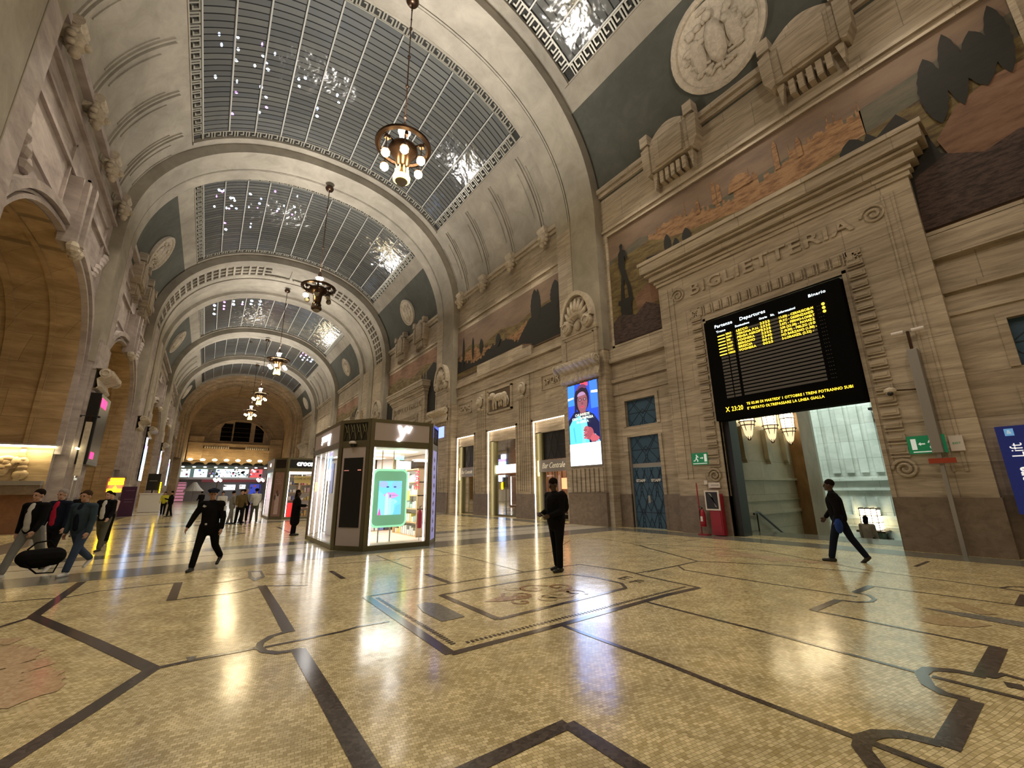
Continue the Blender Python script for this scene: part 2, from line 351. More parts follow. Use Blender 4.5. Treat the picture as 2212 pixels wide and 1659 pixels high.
def shift_lines(dy, zz, lines=FLOOR_LINES, my=None):
    for k, (w, pts) in enumerate(lines):
        if my is not None: pts = [(9 - x, 2 * my - y) for x, y in pts]; pts = [(min(13.4, max(-4.3, x)), y) for x, y in pts]
        L_, R2 = strip([(x, y + dy) for x, y in pts], w)
        for i in range(len(L_) - 1): fl.poly([(*R2[i], zz + k * 2e-5), (*R2[i + 1], zz + k * 2e-5), (*L_[i + 1], zz + k * 2e-5), (*L_[i], zz + k * 2e-5)], INL_D)
shift_lines(0, .0035)
rnd = random.Random(5)
for b in (1, 2, 3, 4, 5):              # far bays: large angular figures
    y0, y1 = ARCH[b][1] + 1.2, ARCH[b + 1][0] - 1.6
    for w, pts in [(.12, [(-1, y0 + 1), (1.5, y0 + 4), (.5, y1 - 3), (3, y1)]), (.12, [(10, y0 + .5), (8, y0 + 4.5), (9.5, y1 - 3), (7, y1)]), (.08, [(-4, (y0 + y1) / 2), (0, (y0 + y1) / 2 + .6)]),
                   (.08, [(9.2, (y0 + y1) / 2), (13.4, (y0 + y1) / 2 - .5)]), (.1, [(3, y0 + 3), (6, y0 + 3), (6, y1 - 3), (3, y1 - 3), (3, y0 + 3)]), (.05, [(4, y0), (7.5, y0 + 1.5), (12, y0 + 1)])]:
        L_, R2 = strip(pts, w)
        for i in range(len(L_) - 1): fl.poly([(*R2[i], .004), (*R2[i + 1], .004), (*L_[i + 1], .004), (*L_[i], .004)], INL_D)
def fpoly(pts, mat, z=.0045): fl.poly([(x, y, z) for x, y in pts], mat)
CREST = [(3.61, 5.72), (3.90, 5.92), (4.17, 5.79), (4.44, 6.12), (4.65, 6.24), (4.60, 5.91), (4.84, 6.01), (5.25, 6.07), (5.29, 5.88), (5.02, 5.66), (4.91, 5.40), (4.65, 5.17), (4.41, 5.19), (4.35, 5.40), (4.40, 5.61), (4.14, 5.40), (4.22, 5.66), (3.92, 5.69)]
PATCH = [(2.70, 6.20), (2.85, 6.27), (2.98, 6.07), (2.97, 5.27), (2.83, 5.26), (2.63, 5.26), (2.62, 5.81)]
LEAF1 = [(7.28, 1.73), (7.64, 1.72), (7.74, 1.50), (7.68, 1.17), (7.38, 1.31), (7.22, 1.57)]
LEAF2 = [(8.67, 1.74), (8.79, 1.58), (8.35, 1.21), (8.19, 1.33), (8.35, 1.55)]
LEAF3 = [(8.05, 1.86), (8.15, 1.41), (8.14, 0.98), (7.86, 0.95), (7.91, 1.46)]
RED1 = [(10.58, 7.08), (11.56, 6.59), (11.06, 5.16), (11.03, 4.10), (11.09, 3.51), (10.41, 4.52), (10.16, 5.91)]
RED2 = [(-2.12, 8.04), (-1.67, 7.90), (-1.29, 7.06), (-0.79, 5.75), (-0.84, 5.43), (-0.97, 5.25), (-1.20, 5.03)]
TAIL1 = [(0.20, 9.82), (0.59, 10.32), (0.90, 10.40), (0.91, 10.12), (0.51, 9.95)]
TAIL2 = [(1.21, 10.48), (1.87, 10.10), (1.85, 9.84), (1.21, 10.21)]
KNOT = [(0.94, 10.96), (1.18, 10.80), (1.16, 9.96), (0.95, 9.67), (0.90, 10.17)]
SPOT = [(0.06, 5.77), (0.15, 5.75), (0.12, 5.64), (0.08, 5.64)]
FE1 = [(6.34, 5.62), (6.60, 5.55)]
FE2 = [(6.19, 5.28), (6.56, 5.24)]
CHK = [(2.38, 4.99), (2.35, 4.36), (6.10, 4.44), (6.69, 4.34)]

def wobble(pts, c, f, mat, z):
    fpoly([(c[0] + (x - c[0]) * f, c[1] + (y - c[1]) * f) for x, y in pts], mat, z)
for q in (LEAF1, LEAF2): fpoly(q, INL_O)
fpoly(LEAF3, INL_B, .0046); fpoly(PATCH, INL_B); fpoly(SPOT, INL_B)
fpoly(TAIL1, INL_O); fpoly(TAIL2, INL_O); fpoly(KNOT, INL_B, .005); fpoly([(x * .6 + .42, y * .6 + 4.13) for x, y in KNOT], INL_P, .0052)
for q in (RED1, RED2):  # worn reddish patches of tesserae
    c = (sum(p[0] for p in q) / len(q), sum(p[1] for p in q) / len(q)); rr = random.Random(3)
    for k in range(170):
        t = rr.random() ** .5 * .9; p = rr.choice(q); p2 = rr.choice(q); u = rr.random()
        x = c[0] + t * (p[0] * u + p2[0] * (1 - u) - c[0]); y = c[1] + t * (p[1] * u + p2[1] * (1 - u) - c[1]); s_ = .02 + .05 * rr.random(); a = rr.random() * 3
        fpoly([(x + s_ * 2 * cos(a + j) , y + s_ * sin(a + j) * 2) for j in (0, 1.4, 2.9, 4.4)], INL_W, .0046 + k * 1e-6)
# crest: curling acanthus scrolls of red-brown and ochre tesserae
def curl(cx, cy, r, a0, turns, w, mat):
    pts = [(cx + r * (1 - t / 26) * cos(a0 + turns * 2 * pi * t / 24), cy + r * (1 - t / 26) * sin(a0 + turns * 2 * pi * t / 24)) for t in range(25)]
    L_, R2 = strip(pts, w)
    for i in range(24): fl.poly([(*R2[i], .0048), (*R2[i + 1], .0048), (*L_[i + 1], .0048), (*L_[i], .0048)], mat)
fpoly([(3.55, 5.75), (3.75, 5.62), (4.2, 5.5), (4.3, 5.66), (3.9, 5.86)], INL_R)
for cx, cy, r, a0, tn, w, m_ in [(4.2, 5.75, .28, 2, 1.3, .06, INL_R), (4.65, 5.95, .3, 0, 1.2, .07, INL_R), (4.75, 5.45, .3, 3, 1.4, .07, INL_O), (5.05, 5.8, .25, 4, 1.3, .06, INL_R), (4.45, 5.3, .2, 1, 1.2, .05, INL_O), (5.0, 5.35, .2, 5, 1.2, .05, INL_R), (4.0, 5.4, .16, 2, 1, .04, INL_R), (4.4, 6.15, .17, 2, 1, .04, INL_O)]:
    curl(cx, cy, r, a0, tn, w, m_)
def cheq(p, q, n, off):
    d = Vector((q[0] - p[0], q[1] - p[1])); u = d.normalized(); nn = Vector((-u.y, u.x)); st = d.length / n
    for i in range(n):
        c = Vector(p) + d * ((i + .5) / n) + nn * off; h = st * .27
        fpoly([tuple(c + u * sx * h + nn * sy * .03) for sx, sy in ((-1, -1), (1, -1), (1, 1), (-1, 1))], INL_D, .0047)
cheq((2.38, 4.45), (2.38, 7.0), 44, 0); cheq((2.5, 4.42), (6.72, 4.5), 72, 0)
FL = struct(fl.build('floor'))
for body, (x, y), rz in (('F', (6.38, 5.26), -1.6), ('E', (6.47, 5.58), -1.6)):
    T = Matrix.Translation((x, y, .0055)) @ Matrix.Rotation(rz + .15, 4, 'Z'); o = text_obj('floor_letter', body, T, .42, INL_D, FL, .0002)
o = text_obj('floor_letter', 'L', Matrix.Translation((5.75, .8, .0055)) @ Matrix.Rotation(2.9, 4, 'Z'), .5, INL_D, FL, .0002)
# ---------------------------------------------------------------- vault
cl = MB()
def vault_patch(y0, y1, u0, u1, mat, n=20, off=0, th=0):
    rows = []
    for i in range(n + 1):
        u = u0 + (u1 - u0) * (1 - cos(pi / 2 * i / n)) if False else u0 + (u1 - u0) * i / n
        rows.append([(CX + u, y0, vz(u, off)), (CX + u, y1, vz(u, off))])
    cl.grid(rows, mat)
def sgn_patch(y0, y1, ua, ub, mat, n=20, off=0):
    for s in (1, -1): vault_patch(y0, y1, s * ua, s * ub, mat, n, off)
BAYS = [(ARCH[i][1], ARCH[i + 1][0]) for i in range(len(ARCH) - 1)]
RIB = {1, 4}
for i, (a, b) in enumerate(BAYS):
    sgn_patch(a - .1, b + .1, 7.9, 8.65, PLAST, 6)
    if i in RIB:
        # steep foot of the vault follows the superellipse almost vertically: sample it by angle
        pass
    ustop = 10.42
    us = [8.65 + (ustop - 8.65) * sin(pi / 2 * k / 22) for k in range(23)]
    for s in (1, -1):
        rows = [[(CX + s * u, a - .1, vz(u)), (CX + s * u, b + .1, vz(u))] for u in us] + [[(CX + s * 10.45, a - .1, 15), (CX + s * 10.45, b + .1, 15)]]
        cl.grid(rows, PLAST if i in RIB else GREEN)
    # plaster margins of the skylight next to the arches
    for y0, y1 in ((a - .1, a + .35), (b - .6, b + .1)): vault_patch(y0, y1, -7.9, 7.9, PLAST, 40)
    # raised moulding round the skylight
    if i in RIB:
        for s in (1, -1):
            nr = 4; 
            for k in range(nr):
                yc = a + (b - a) * (k + .5) / nr + 0
                for dy, wd, h in ((-.16, .1, .07), (.02, .16, .12)):
                    pts = []
                    for q in range(23):
                        u = 8.3 + (10.40 - 8.3) * sin(pi / 2 * q / 22); pts.append((u, vz(u)))
                    for q in range(22):
                        (u1, z1), (u2, z2) = pts[q], pts[q + 1]
                        cl.prism([(CX + s * u1, yc + dy, z1), (CX + s * (u1 - h * .9), yc + dy, z1 - h * .5), (CX + s * (u2 - h * .9), yc + dy, z2 - h * .5), (CX + s * u2, yc + dy, z2)], (0, wd, 0), PLAST)
            for k in range(nr + 1):   # inner arched lines of each compartment
                y0 = a + (b - a) * (k - .5) / nr + .5; y1 = y0 + (b - a) / nr - .85
                y0, y1 = max(y0, a + .2), min(y1, b - .2)
                for yy in (y0, y1):
                    for q in range(12):
                        u1 = 8.75 + 1.3 * q / 12; u2 = 8.75 + 1.3 * (q + 1) / 12
                        cl.prism([(CX + s * u1, yy, vz(u1)), (CX + s * (u1 - .04), yy, vz(u1) - .03), (CX + s * (u2 - .04), yy, vz(u2) - .03), (CX + s * u2, yy, vz(u2))], (0, .06, 0), PLAST)
cl.box(-7, 16, -6.2, 118.5, 28, 28.2, MATS['black_paint'])
struct(cl.build('ceiling'))
# ---------------------------------------------------------------- arches with their pilasters
def sweep_arch(mb, cs, zb, mat, skip_top=None):
    """cs: list of (y, off) cross-section; swept up from zb, over the vault and down again."""
    rows = []
    for y, off in cs:
        a = 9.9 + off; P = [(CX - a, zb)] + prof(off, 72) + [(CX + a, zb)]
        rows.append([(x, y, z) for x, z in P])
    mb.grid(rows, mat)
tn = 0
for i, (a, b) in enumerate(ARCH):
    mb = MB(); w = b - a
    if w > 6:
        cs = [(a, .75), (a, 0), (a + 1.1, 0), (a + 1.1, .08), (a + 1.3, .08), (a + 1.3, .3), (a + 3.6, .3), (a + 3.6, .1), (a + 4.2, .05), (a + 4.2, -.05), (a + 4.6, -.1),
              (b - 4.6, -.1), (b - 4.2, -.05), (b - 4.2, .05), (b - 3.6, .1), (b - 3.6, .3), (b - 1.5, .3), (b - 1.5, 0), (b, 0), (b, .75)]
    elif i == 6:
        cs = [(a, .75), (a, .1), (a + .7, .1), (a + .7, -.1), (a + 1.0, -.25), (a + 2.0, -.25), (a + 2.0, -.45), (a + 2.3, -.6), (a + 3.2, -.6), (a + 3.2, -.8), (b + 1.2, -.8), (b + 1.2, .9)]
    else:
        m1 = a + .62 * w
        cs = [(a, .75), (a, 0), (m1 - .09, 0), (m1 - .09, .07), (m1 - .03, .07), (m1 - .03, 0), (m1 + .03, 0), (m1 + .03, .07), (m1 + .12, .07), (m1 + .12, .03), (b, .03), (b, .75)]
    sweep_arch(mb, cs, 8.0 if i else 8.0, PLAST if i != 6 else ENDST)
    if w > 6:    # coffered band of the wide middle arch
        for yb in ((a + 1.3, a + 3.6),):
            y0, y1 = yb; nc = 46; P = prof(.12, 400); P = [p for p in P if p[1] > 15.2]; Ls = [0]
            for k in range(len(P) - 1): Ls.append(Ls[-1] + hypot(P[k + 1][0] - P[k][0], P[k + 1][1] - P[k][1]))
            def at(s_):
                import bisect
                k = min(max(bisect.bisect_left(Ls, s_), 1), len(Ls) - 1); return P[k], (Vector((P[k][0] - P[k - 1][0], P[k][1] - P[k - 1][1]))).normalized()
            def seg(s0, s1, ya, yb2):
                (x, z), t = at((s0 + s1) / 2); n = Vector((-t.y, t.x))
                if n.y < 0: n = -n
                h = (s1 - s0) / 2; c = Vector((x, z))
                q = [c - t * h, c + t * h, c + t * h + n * .16, c - t * h + n * .16]
                mb.prism([(p.x, ya, p.y) for p in q], (0, yb2 - ya, 0), PLAST)
            T_ = Ls[-1]
            for k in range(nc + 1):
                s0 = T_ * k / nc
                if abs(s0 - T_ / 2) < 2.0:
                    if k == nc // 2: seg(s0 - .12, s0 + .12, y0, y1)
                    continue
                seg(s0 - .09, s0 + .09, y0, y1)
            for r in range(4):
                yy = y0 + .06 + (y1 - y0 - .12) * r / 3
                for k in range(nc * 3):
                    s0 = T_ * k / nc / 3
                    if abs(s0 + .1 - T_ / 2) < 2.0 and 0 < r < 3: continue
                    seg(s0, s0 + T_ / nc / 3 + .01, yy - .06, yy + .06)
            for q in range(20):  # beads
                pass
    if i == 6:
        P = prof(-.3, 90)
        for k, (x, z) in enumerate(P):
            if z > 15.1: mb.ball((x, a + 1.5, z - .02), .22, ENDST, 6)
        P = prof(-.62, 90)
        for k, (x, z) in enumerate(P):
            if z > 15.1: mb.ball((x, a + 2.75, z), .2, ENDST, 6)
    tn += 1; struct(mb.build('trim_%d' % tn))
# ---------------------------------------------------------------- skylights
def sky_glass():
    m, N, L, B = new_mat('skylight_glass'); g = N.new('ShaderNodeTexCoord')
    mp = N.new('ShaderNodeMapping'); L.new(g.outputs['UV'], mp.inputs['Vector'])
    bt = N.new('ShaderNodeTexBrick'); L.new(mp.outputs[0], bt.inputs['Vector']); bt.inputs['Scale'].default_value = 1; bt.offset = 0
    bt.inputs['Brick Width'].default_value = 1.45; bt.inputs['Row Height'].default_value = .36; bt.inputs['Mortar Size'].default_value = .03; bt.inputs['Mortar Smooth'].default_value = 0
    bt.inputs['Color1'].default_value = (.145, .155, .16, 1); bt.inputs['Color2'].default_value = (.21, .215, .205, 1); bt.inputs['Mortar'].default_value = (.02, .02, .022, 1)
    L.new(bt.outputs['Color'], B.inputs['Base Color']); B.inputs['Roughness'].default_value = .10; B.inputs['Specular IOR Level'].default_value = .35
    nz = N.new('ShaderNodeTexNoise'); nz.inputs['Scale'].default_value = 1.6; nz.inputs['Detail'].default_value = 2; L.new(g.outputs['Object'], nz.inputs['Vector'])
    bp = N.new('ShaderNodeBump'); bp.inputs['Strength'].default_value = .5; bp.inputs['Distance'].default_value = .06; L.new(nz.outputs['Fac'], bp.inputs['Height'])
    b2 = N.new('ShaderNodeBump'); b2.inputs['Strength'].default_value = .6; b2.inputs['Distance'].default_value = .02; L.new(bt.outputs['Fac'], b2.inputs['Height']); L.new(bp.outputs[0], b2.inputs['Normal'])
    L.new(b2.outputs[0], B.inputs['Normal']); tr = N.new('ShaderNodeBsdfTransparent'); tr.inputs[0].default_value = (.8, .85, .95, 1)
    mx = N.new('ShaderNodeMixShader'); fm = N.new('ShaderNodeMath'); fm.operation = 'MULTIPLY'; fm.inputs[1].default_value = -.3; L.new(bt.outputs['Fac'], fm.inputs[0]); fa = N.new('ShaderNodeMath'); fa.operation = 'ADD'; fa.inputs[1].default_value = .3; L.new(fm.outputs[0], fa.inputs[0])
    L.new(fa.outputs[0], mx.inputs[0]); L.new(B.outputs[0], mx.inputs[1]); L.new(tr.outputs[0], mx.inputs[2]); L.new(mx.outputs[0], N['Material Output'].inputs['Surface']); return m
SKY = sky_glass()
MEA = plain('meander_metal', (.30, .29, .25), .4, .3); MEAB = plain('meander_ground', (.03, .03, .028), .8); BARM = plain('glazing_bar_metal', (.40, .40, .38), .45, .2)
def abox(mb, s0, s1, y0, y1, h0, h1, mat):
    q = [on_arc(s0, h0), on_arc(s1, h0), on_arc(s1, h1), on_arc(s0, h1)]
    mb.prism([(x, y0, z) for x, z in q], (0, y1 - y0, 0), mat)
for i, (a, b) in enumerate(BAYS):
    ya, yb = a + .35, b - .6; BW = .62
    root = MB(); rows = []
    for s0, s1, y0, y1 in ((0, BW + .03, ya, yb), (ATOT - BW - .03, ATOT, ya, yb), (BW, ATOT - BW, ya, ya + BW + .03), (BW, ATOT - BW, yb - BW - .03, yb)):
        rows = []
        for k in range(61): x, z = on_arc(s0 + (s1 - s0) * k / 60, -.12); rows.append([(x, y0, z), (x, y1, z)])
        root.grid(rows, MEAB)
    for s0, s1 in ((-.001, .07), (ATOT - .07, ATOT)): abox(root, max(0, s0), s1, ya, yb, -.3, .04, PLAST)
    for k in range(60):
        s0, s1 = ATOT * k / 60, ATOT * (k + 1) / 60
        abox(root, s0, s1, ya - .05, ya + .08, -.2, .10, PLAST); abox(root, s0, s1, yb - .08, yb + .1, -.2, .10, PLAST); abox(root, s0, s1, yb + .1, yb + .22, -.1, .04, PLAST)
    W_ = struct(root.build('window_%d' % (i + 1)))
    gl = MB(); rows = []; n = 96; uvs = []
    for k in range(n + 1):
        s_ = BW + (ATOT - 2 * BW) * k / n; x, z = on_arc(s_, -.06); rows.append([(x, ya + BW, z), (x, yb - BW, z)]); uvs.append(s_)
    gl.grid(rows, SKY); go = gl.build('pane', W_); uv = go.data.uv_layers.new(name='UVMap')
    for p in go.data.polygons:
        for li in p.loop_indices:
            v = go.data.loops[li].vertex_index; uv.data[li].uv = (uvs[v // 2] - uvs[0], rows[0][v % 2][1] - (ya + BW))
    bars = MB(); nb = 11
    for k in range(nb + 1):
        s_ = BW + (ATOT - 2 * BW) * k / nb; abox(bars, s_ - .035, s_ + .035, ya + BW, yb - BW, -.06, .04, BARM)
    bars.build('glazing_bars', W_)
    km = MB(); U = .62
    def key(f, n_, L0, dtl):  # Greek key between two rails; f(along, across) -> quad box
        u = L0 / n_
        for j in range(n_):
            o_ = u * j; w = .05
            for (p0, p1, q0, q1) in ((0, .12, .06, .94), (.12, .62, .82, .94), (.5, .62, .34, .82), (.3, .5, .34, .46), (.0, .88, .06, .14), (.76, .88, .14, .94), (.88, 1, .82, .94)):
                f(o_ + p0 * u, o_ + p1 * u, q0 * BW, q1 * BW)
    if i < 4:
        ny = int((yb - ya - 2 * BW) / .62); ns = int((ATOT - 2 * BW) / .62)
        key(lambda p0, p1, q0, q1: abox(km, q0, q1, ya + BW + p0, ya + BW + p1, -.12, -.02, MEA), ny, yb - ya - 2 * BW, 1)
        key(lambda p0, p1, q0, q1: abox(km, ATOT - q1, ATOT - q0, ya + BW + p0, ya + BW + p1, -.12, -.02, MEA), ny, yb - ya - 2 * BW, 1)
        key(lambda p0, p1, q0, q1: abox(km, BW + p0, BW + p1, ya + q0, ya + q1, -.12, -.02, MEA), ns, ATOT - 2 * BW, 1)
        key(lambda p0, p1, q0, q1: abox(km, BW + p0, BW + p1, yb - q1, yb - q0, -.12, -.02, MEA), ns, ATOT - 2 * BW, 1)
    for s0, s1 in ((BW - .05, BW), (ATOT - BW, ATOT - BW + .05)): abox(km, s0, s1, ya, yb, -.12, .0, MEA)
    for k in range(60):
        s0, s1 = ATOT * k / 60, ATOT * (k + 1) / 60; abox(km, s0, s1, ya + BW - .05, ya + BW, -.12, 0, MEA); abox(km, s0, s1, yb - BW, yb - BW + .05, -.12, 0, MEA)
    km.build('meander_border', W_)
# ---------------------------------------------------------------- walls
def wall_grid(mb, s, y0, y1, z0, z1, holes, mat, th=.6):
    ys = sorted({y0, y1} | {max(y0, min(y1, v)) for h in holes for v in h[:2]}); zs = sorted({z0, z1} | {max(z0, min(z1, v)) for h in holes for v in h[2:]})
    for i in range(len(ys) - 1):
        run = None
        for j in range(len(zs) - 1):
            yc, zc = (ys[i] + ys[i + 1]) / 2, (zs[j] + zs[j + 1]) / 2
            inside = any(h[0] < yc < h[1] and h[2] < zc < h[3] for h in holes)
            if not inside: run = [zs[j], zs[j + 1]] if run is None else [run[0], zs[j + 1]]
            if (inside or j == len(zs) - 2) and run: wb(mb, s, 0, -th, ys[i], ys[i + 1], run[0], run[1], mat); run = None
# ---- right wall
wr = MB()
PORTALS = [5.6, 37.7, 60.7, 92.0]; BARS = [21.9, 76.4]
def bayof(yc): return min(range(len(BAYS)), key=lambda i: abs((BAYS[i][0] + BAYS[i][1]) / 2 - yc))
holes = []
for yc in PORTALS:
    holes.append((yc - 2.15, yc + 2.15, -1, 7.7))
    for sd in (1, -1):
        a, b = sorted((yc + sd * 4.9, yc + sd * 6.5)); holes += [(a, b, -1, 3.78), (a, b, 4.24, 5.4)]
for yc in BARS: holes += [(yc - 5.8, yc - 3.1, -1, 5.38), (yc - 1.4, yc + 1.8, -1, 5.38), (yc + 3.6, yc + 6.1, -1, 5.38)]
wall_grid(wr, 1, -6, 118, -.5, 16.8, holes, TRAV)
for a, b in ARCH[:-1]:   # piers under the arches: broad slab plus a narrower front face
    wr.box(14.42, 15, a + .02, b - .02, 0, 16, TRAV)
    n = [(a + b) / 2] if b - a < 6 else [a + 1.45, b - 1.45]
    for c in n:
        wr.box(14.3, 14.9, c - 1.16, c + 1.16, 0, 7.7, TRAV); wr.box(14.25, 14.9, c - 1.2, c + 1.2, 0, 1.42, GRAN)
        wr.box(14.27, 14.9, c - 1.25, c + 1.25, 9.18, 9.32, TRAV); wr.box(14.3, 14.9, c - 1.2, c + 1.2, 7.7, 9.2, TRAV)
        for z0, z1 in ((1.45, 2.5), (6.45, 6.75)):
            for k in range(8): wr.box(14.24, 14.35, c - 1.1 + k * .285, c - 1.1 + k * .285 + .19, z0, z1, TRAV)
        # framed tablet above the console
        for q in ((c - 1.0, c + 1.0, 7.85, 7.92), (c - 1.0, c + 1.0, 9.0, 9.07), (c - 1.0, c - .93, 7.85, 9.07), (c + .93, c + 1.0, 7.85, 9.07)): wr.box(14.26, 14.32, *q, TRAV)
# mouldings that run along the wall
for i, (a, b) in enumerate(BAYS):
    yc = (a + b) / 2
    for z0, z1, d in ((16.5, 16.75, .28), (16.3, 16.5, .14), (14.2, 14.34, .1)): wb(wr, 1, -.1, d, a, b, z0, z1, TRAV)
    if i in RIB:
        for z0, z1, d in ((9.2, 9.42, .18), (8.35, 8.5, .1)): wb(wr, 1, -.1, d, a, b, z0, z1, TRAV)
    elif i == 0 or True:
        pc = min(PORTALS, key=lambda v: abs(v - yc))
        for y0, y1 in ((a, pc - 4), (pc + 4, b)):
            for z0, z1, d in ((7.5, 8.0, .1), (7.3, 7.5, .2), (6.35, 6.5, .12), (5.75, 5.85, .06)): wb(wr, 1, -.1, d, y0, y1, z0, z1, TRAV)
def dado(y0, y1): wb(wr, 1, -.1, .06, y0, y1, 0, 1.35, GRAN)
for yc in PORTALS:
    i = bayof(yc); a, b = BAYS[i]
    dado(max(a, -6), yc - 6.5); dado(yc - 4.9, yc - 4.05); dado(yc + 4.05, yc + 4.9); dado(yc + 6.5, b)
    # stone frames round the side doors
    for sd in (1, -1):
        y0, y1 = sorted((yc + sd * 4.9, yc + sd * 6.5))
        for z0, z1 in ((1.35, 3.78), (4.24, 5.4)):
            wb(wr, 1, -.02, .05, y0 - .16, y0, z0, z1, TRAV); wb(wr, 1, -.02, .05, y1, y1 + .16, z0, z1, TRAV)
        wb(wr, 1, -.02, .05, y0 - .16, y1 + .16, 5.4, 5.56, TRAV)
    # portal block
    for y0, y1, z0, z1 in ((yc - 4.02, yc - 2.15, 0, 10.2), (yc + 2.15, yc + 4.02, 0, 10.2), (yc - 2.15, yc + 2.15, 7.7, 10.2)): wb(wr, 1, -.5, .3, y0, y1, z0, z1, TRAV)
    for y0, y1 in ((yc - 4.05, yc - 2.15), (yc + 2.15, yc + 4.05)): wb(wr, 1, -.4, .34, y0, y1, 0, 1.3, GRAN)
    for k, (z0, z1, d) in enumerate(((9.85, 10.0, .36), (10.0, 10.15, .42), (10.15, 10.4, .55), (10.4, 10.52, .68), (10.52, 10.9, .8), (10.9, 11.05, .86))): wb(wr, 1, -.2, d, yc - 4.02 - (d - .3), yc + 4.02 + (d - .3), z0, z1, TRAV)
    for sd in (1, -1):
        for o_ in (3.4, 3.62): wb(wr, 1, .2, .33, yc + sd * o_ - .03, yc + sd * o_ + .03, 1.9, 9.6, TRAV)
    # carved leaf frame of the opening
    wb(wr, 1, .2, .34, yc - 2.25, yc - 2.15, 1.3, 7.8, TRAV); wb(wr, 1, .2, .34, yc + 2.15, yc + 2.25, 1.3, 7.8, TRAV); wb(wr, 1, .2, .34, yc - 2.25, yc + 2.25, 7.7, 7.8, TRAV)
    zz = 2.3
    near = yc < 40
    while zz < 8.2:
        for sd in (1, -1):
            yb = yc + sd * 2.5; wb(wr, 1, .28, .355, yb - .2, yb + .2, zz, zz + .03, TRAV)
            if near:
                for w_ in (.19, .14): wb(wr, 1, .28, .36 + (.19 - w_) * .3, yb - w_, yb + w_, zz + .09 + (.19 - w_), zz + .25 - (.19 - w_) * .5, TRAV)
        zz += .34
    k = -2.6
    while k < 2.62:
        yb = yc + k; wb(wr, 1, .28, .355, yb - .015, yb + .015, 7.95, 8.35, TRAV)
        if near:
            for w_ in (.1, .06): wb(wr, 1, .28, .36 + (.1 - w_) * .4, yb + .17 - w_, yb + .17 + w_, 7.98 + (.1 - w_), 8.32 - (.1 - w_), TRAV)
        k += .34
    for sd in (1, -1):   # spiral ends beside the inscription and at the feet of the frame
        for cz, r, yo in ((9.15, .3, 3.15), (2.0, .26, 2.55)):
            pts = [(wx(1, .33), yc + sd * yo + r * (1 - t / 30) * cos(t * .5), cz + r * (1 - t / 30) * sin(t * .5)) for t in range(27)]
            if near: wr.tube(pts, .04, TRAV, 6)
# bar front: fluted strips, plaques, stepped ledge
for yc in BARS:
    i = bayof(yc); a, b = BAYS[i]; dado(a, yc - 5.8); dado(yc - 3.1, yc - 1.4); dado(yc + 1.8, yc + 3.6)
    for c in (yc - 2.25, yc + 2.7):
        wb(wr, 1, 0, .07, c - .62, c + .62, 1.35, 8.3, TRAV)
        for k in range(5): wb(wr, 1, .05, .12, c - .42 + k * .19, c - .42 + k * .19 + .11, 1.5, 6.9, TRAV)
        wb(wr, 1, .05, .13, c - .55, c + .55, 6.9, 7.02, TRAV)
    wb(wr, 1, 0, .06, yc - 6.2, yc + 6.2, 9.45, 9.8, TRAV); wb(wr, 1, -.05, .22, yc - 2.45, yc + 2.95, 9.4, 10.25, TRAV); wb(wr, 1, -.05, .22, yc - 3.35, yc - 2.45, 9.4, 9.98, TRAV)
    for y0, y1 in ((yc - 5.8, yc - 4.0), (yc + 4.0, yc + 5.9)):
        for q in ((y0, y1, 7.85, 7.9), (y0, y1, 7.05, 7.1), (y0, y0 + .05, 7.05, 7.9), (y1 - .05, y1, 7.05, 7.9)): wb(wr, 1, 0, .06, *q, TRAV)
    for q in ((yc - 1.1, yc + 1.7, 8.0, 8.12), (yc - 1.1, yc + 1.7, 6.5, 6.62), (yc - 1.1, yc - .98, 6.5, 8.1), (yc + 1.58, yc + 1.7, 6.5, 8.1)): wb(wr, 1, 0, .12, *q, TRAV)
    for c0, c1 in ((yc - 5.8, yc - 3.1), (yc - 1.4, yc + 1.8), (yc + 3.6, yc + 6.1)):
        wb(wr, 1, 0, .05, c0 - .14, c0, 0, 5.5, TRAV); wb(wr, 1, 0, .05, c1, c1 + .14, 0, 5.5, TRAV); wb(wr, 1, 0, .05, c0 - .14, c1 + .14, 5.38, 5.52, TRAV)
WR = struct(wr.build('wall_right'))
for yc in PORTALS[:3]:
    text_obj('inscription', 'BIGLIETTERIA', onR(14.585, yc, 9.15), .62, TRAV, WR, .05, space=1.12, sx=1.28, bold=.012)
for yc in BARS[:1]:
    for c in (yc - 4.9, yc + 4.95): text_obj('inscription', 'SPQR', onR(14.85, c, 7.47), .5, TRAV, WR, .06, space=1.15, bold=.01)
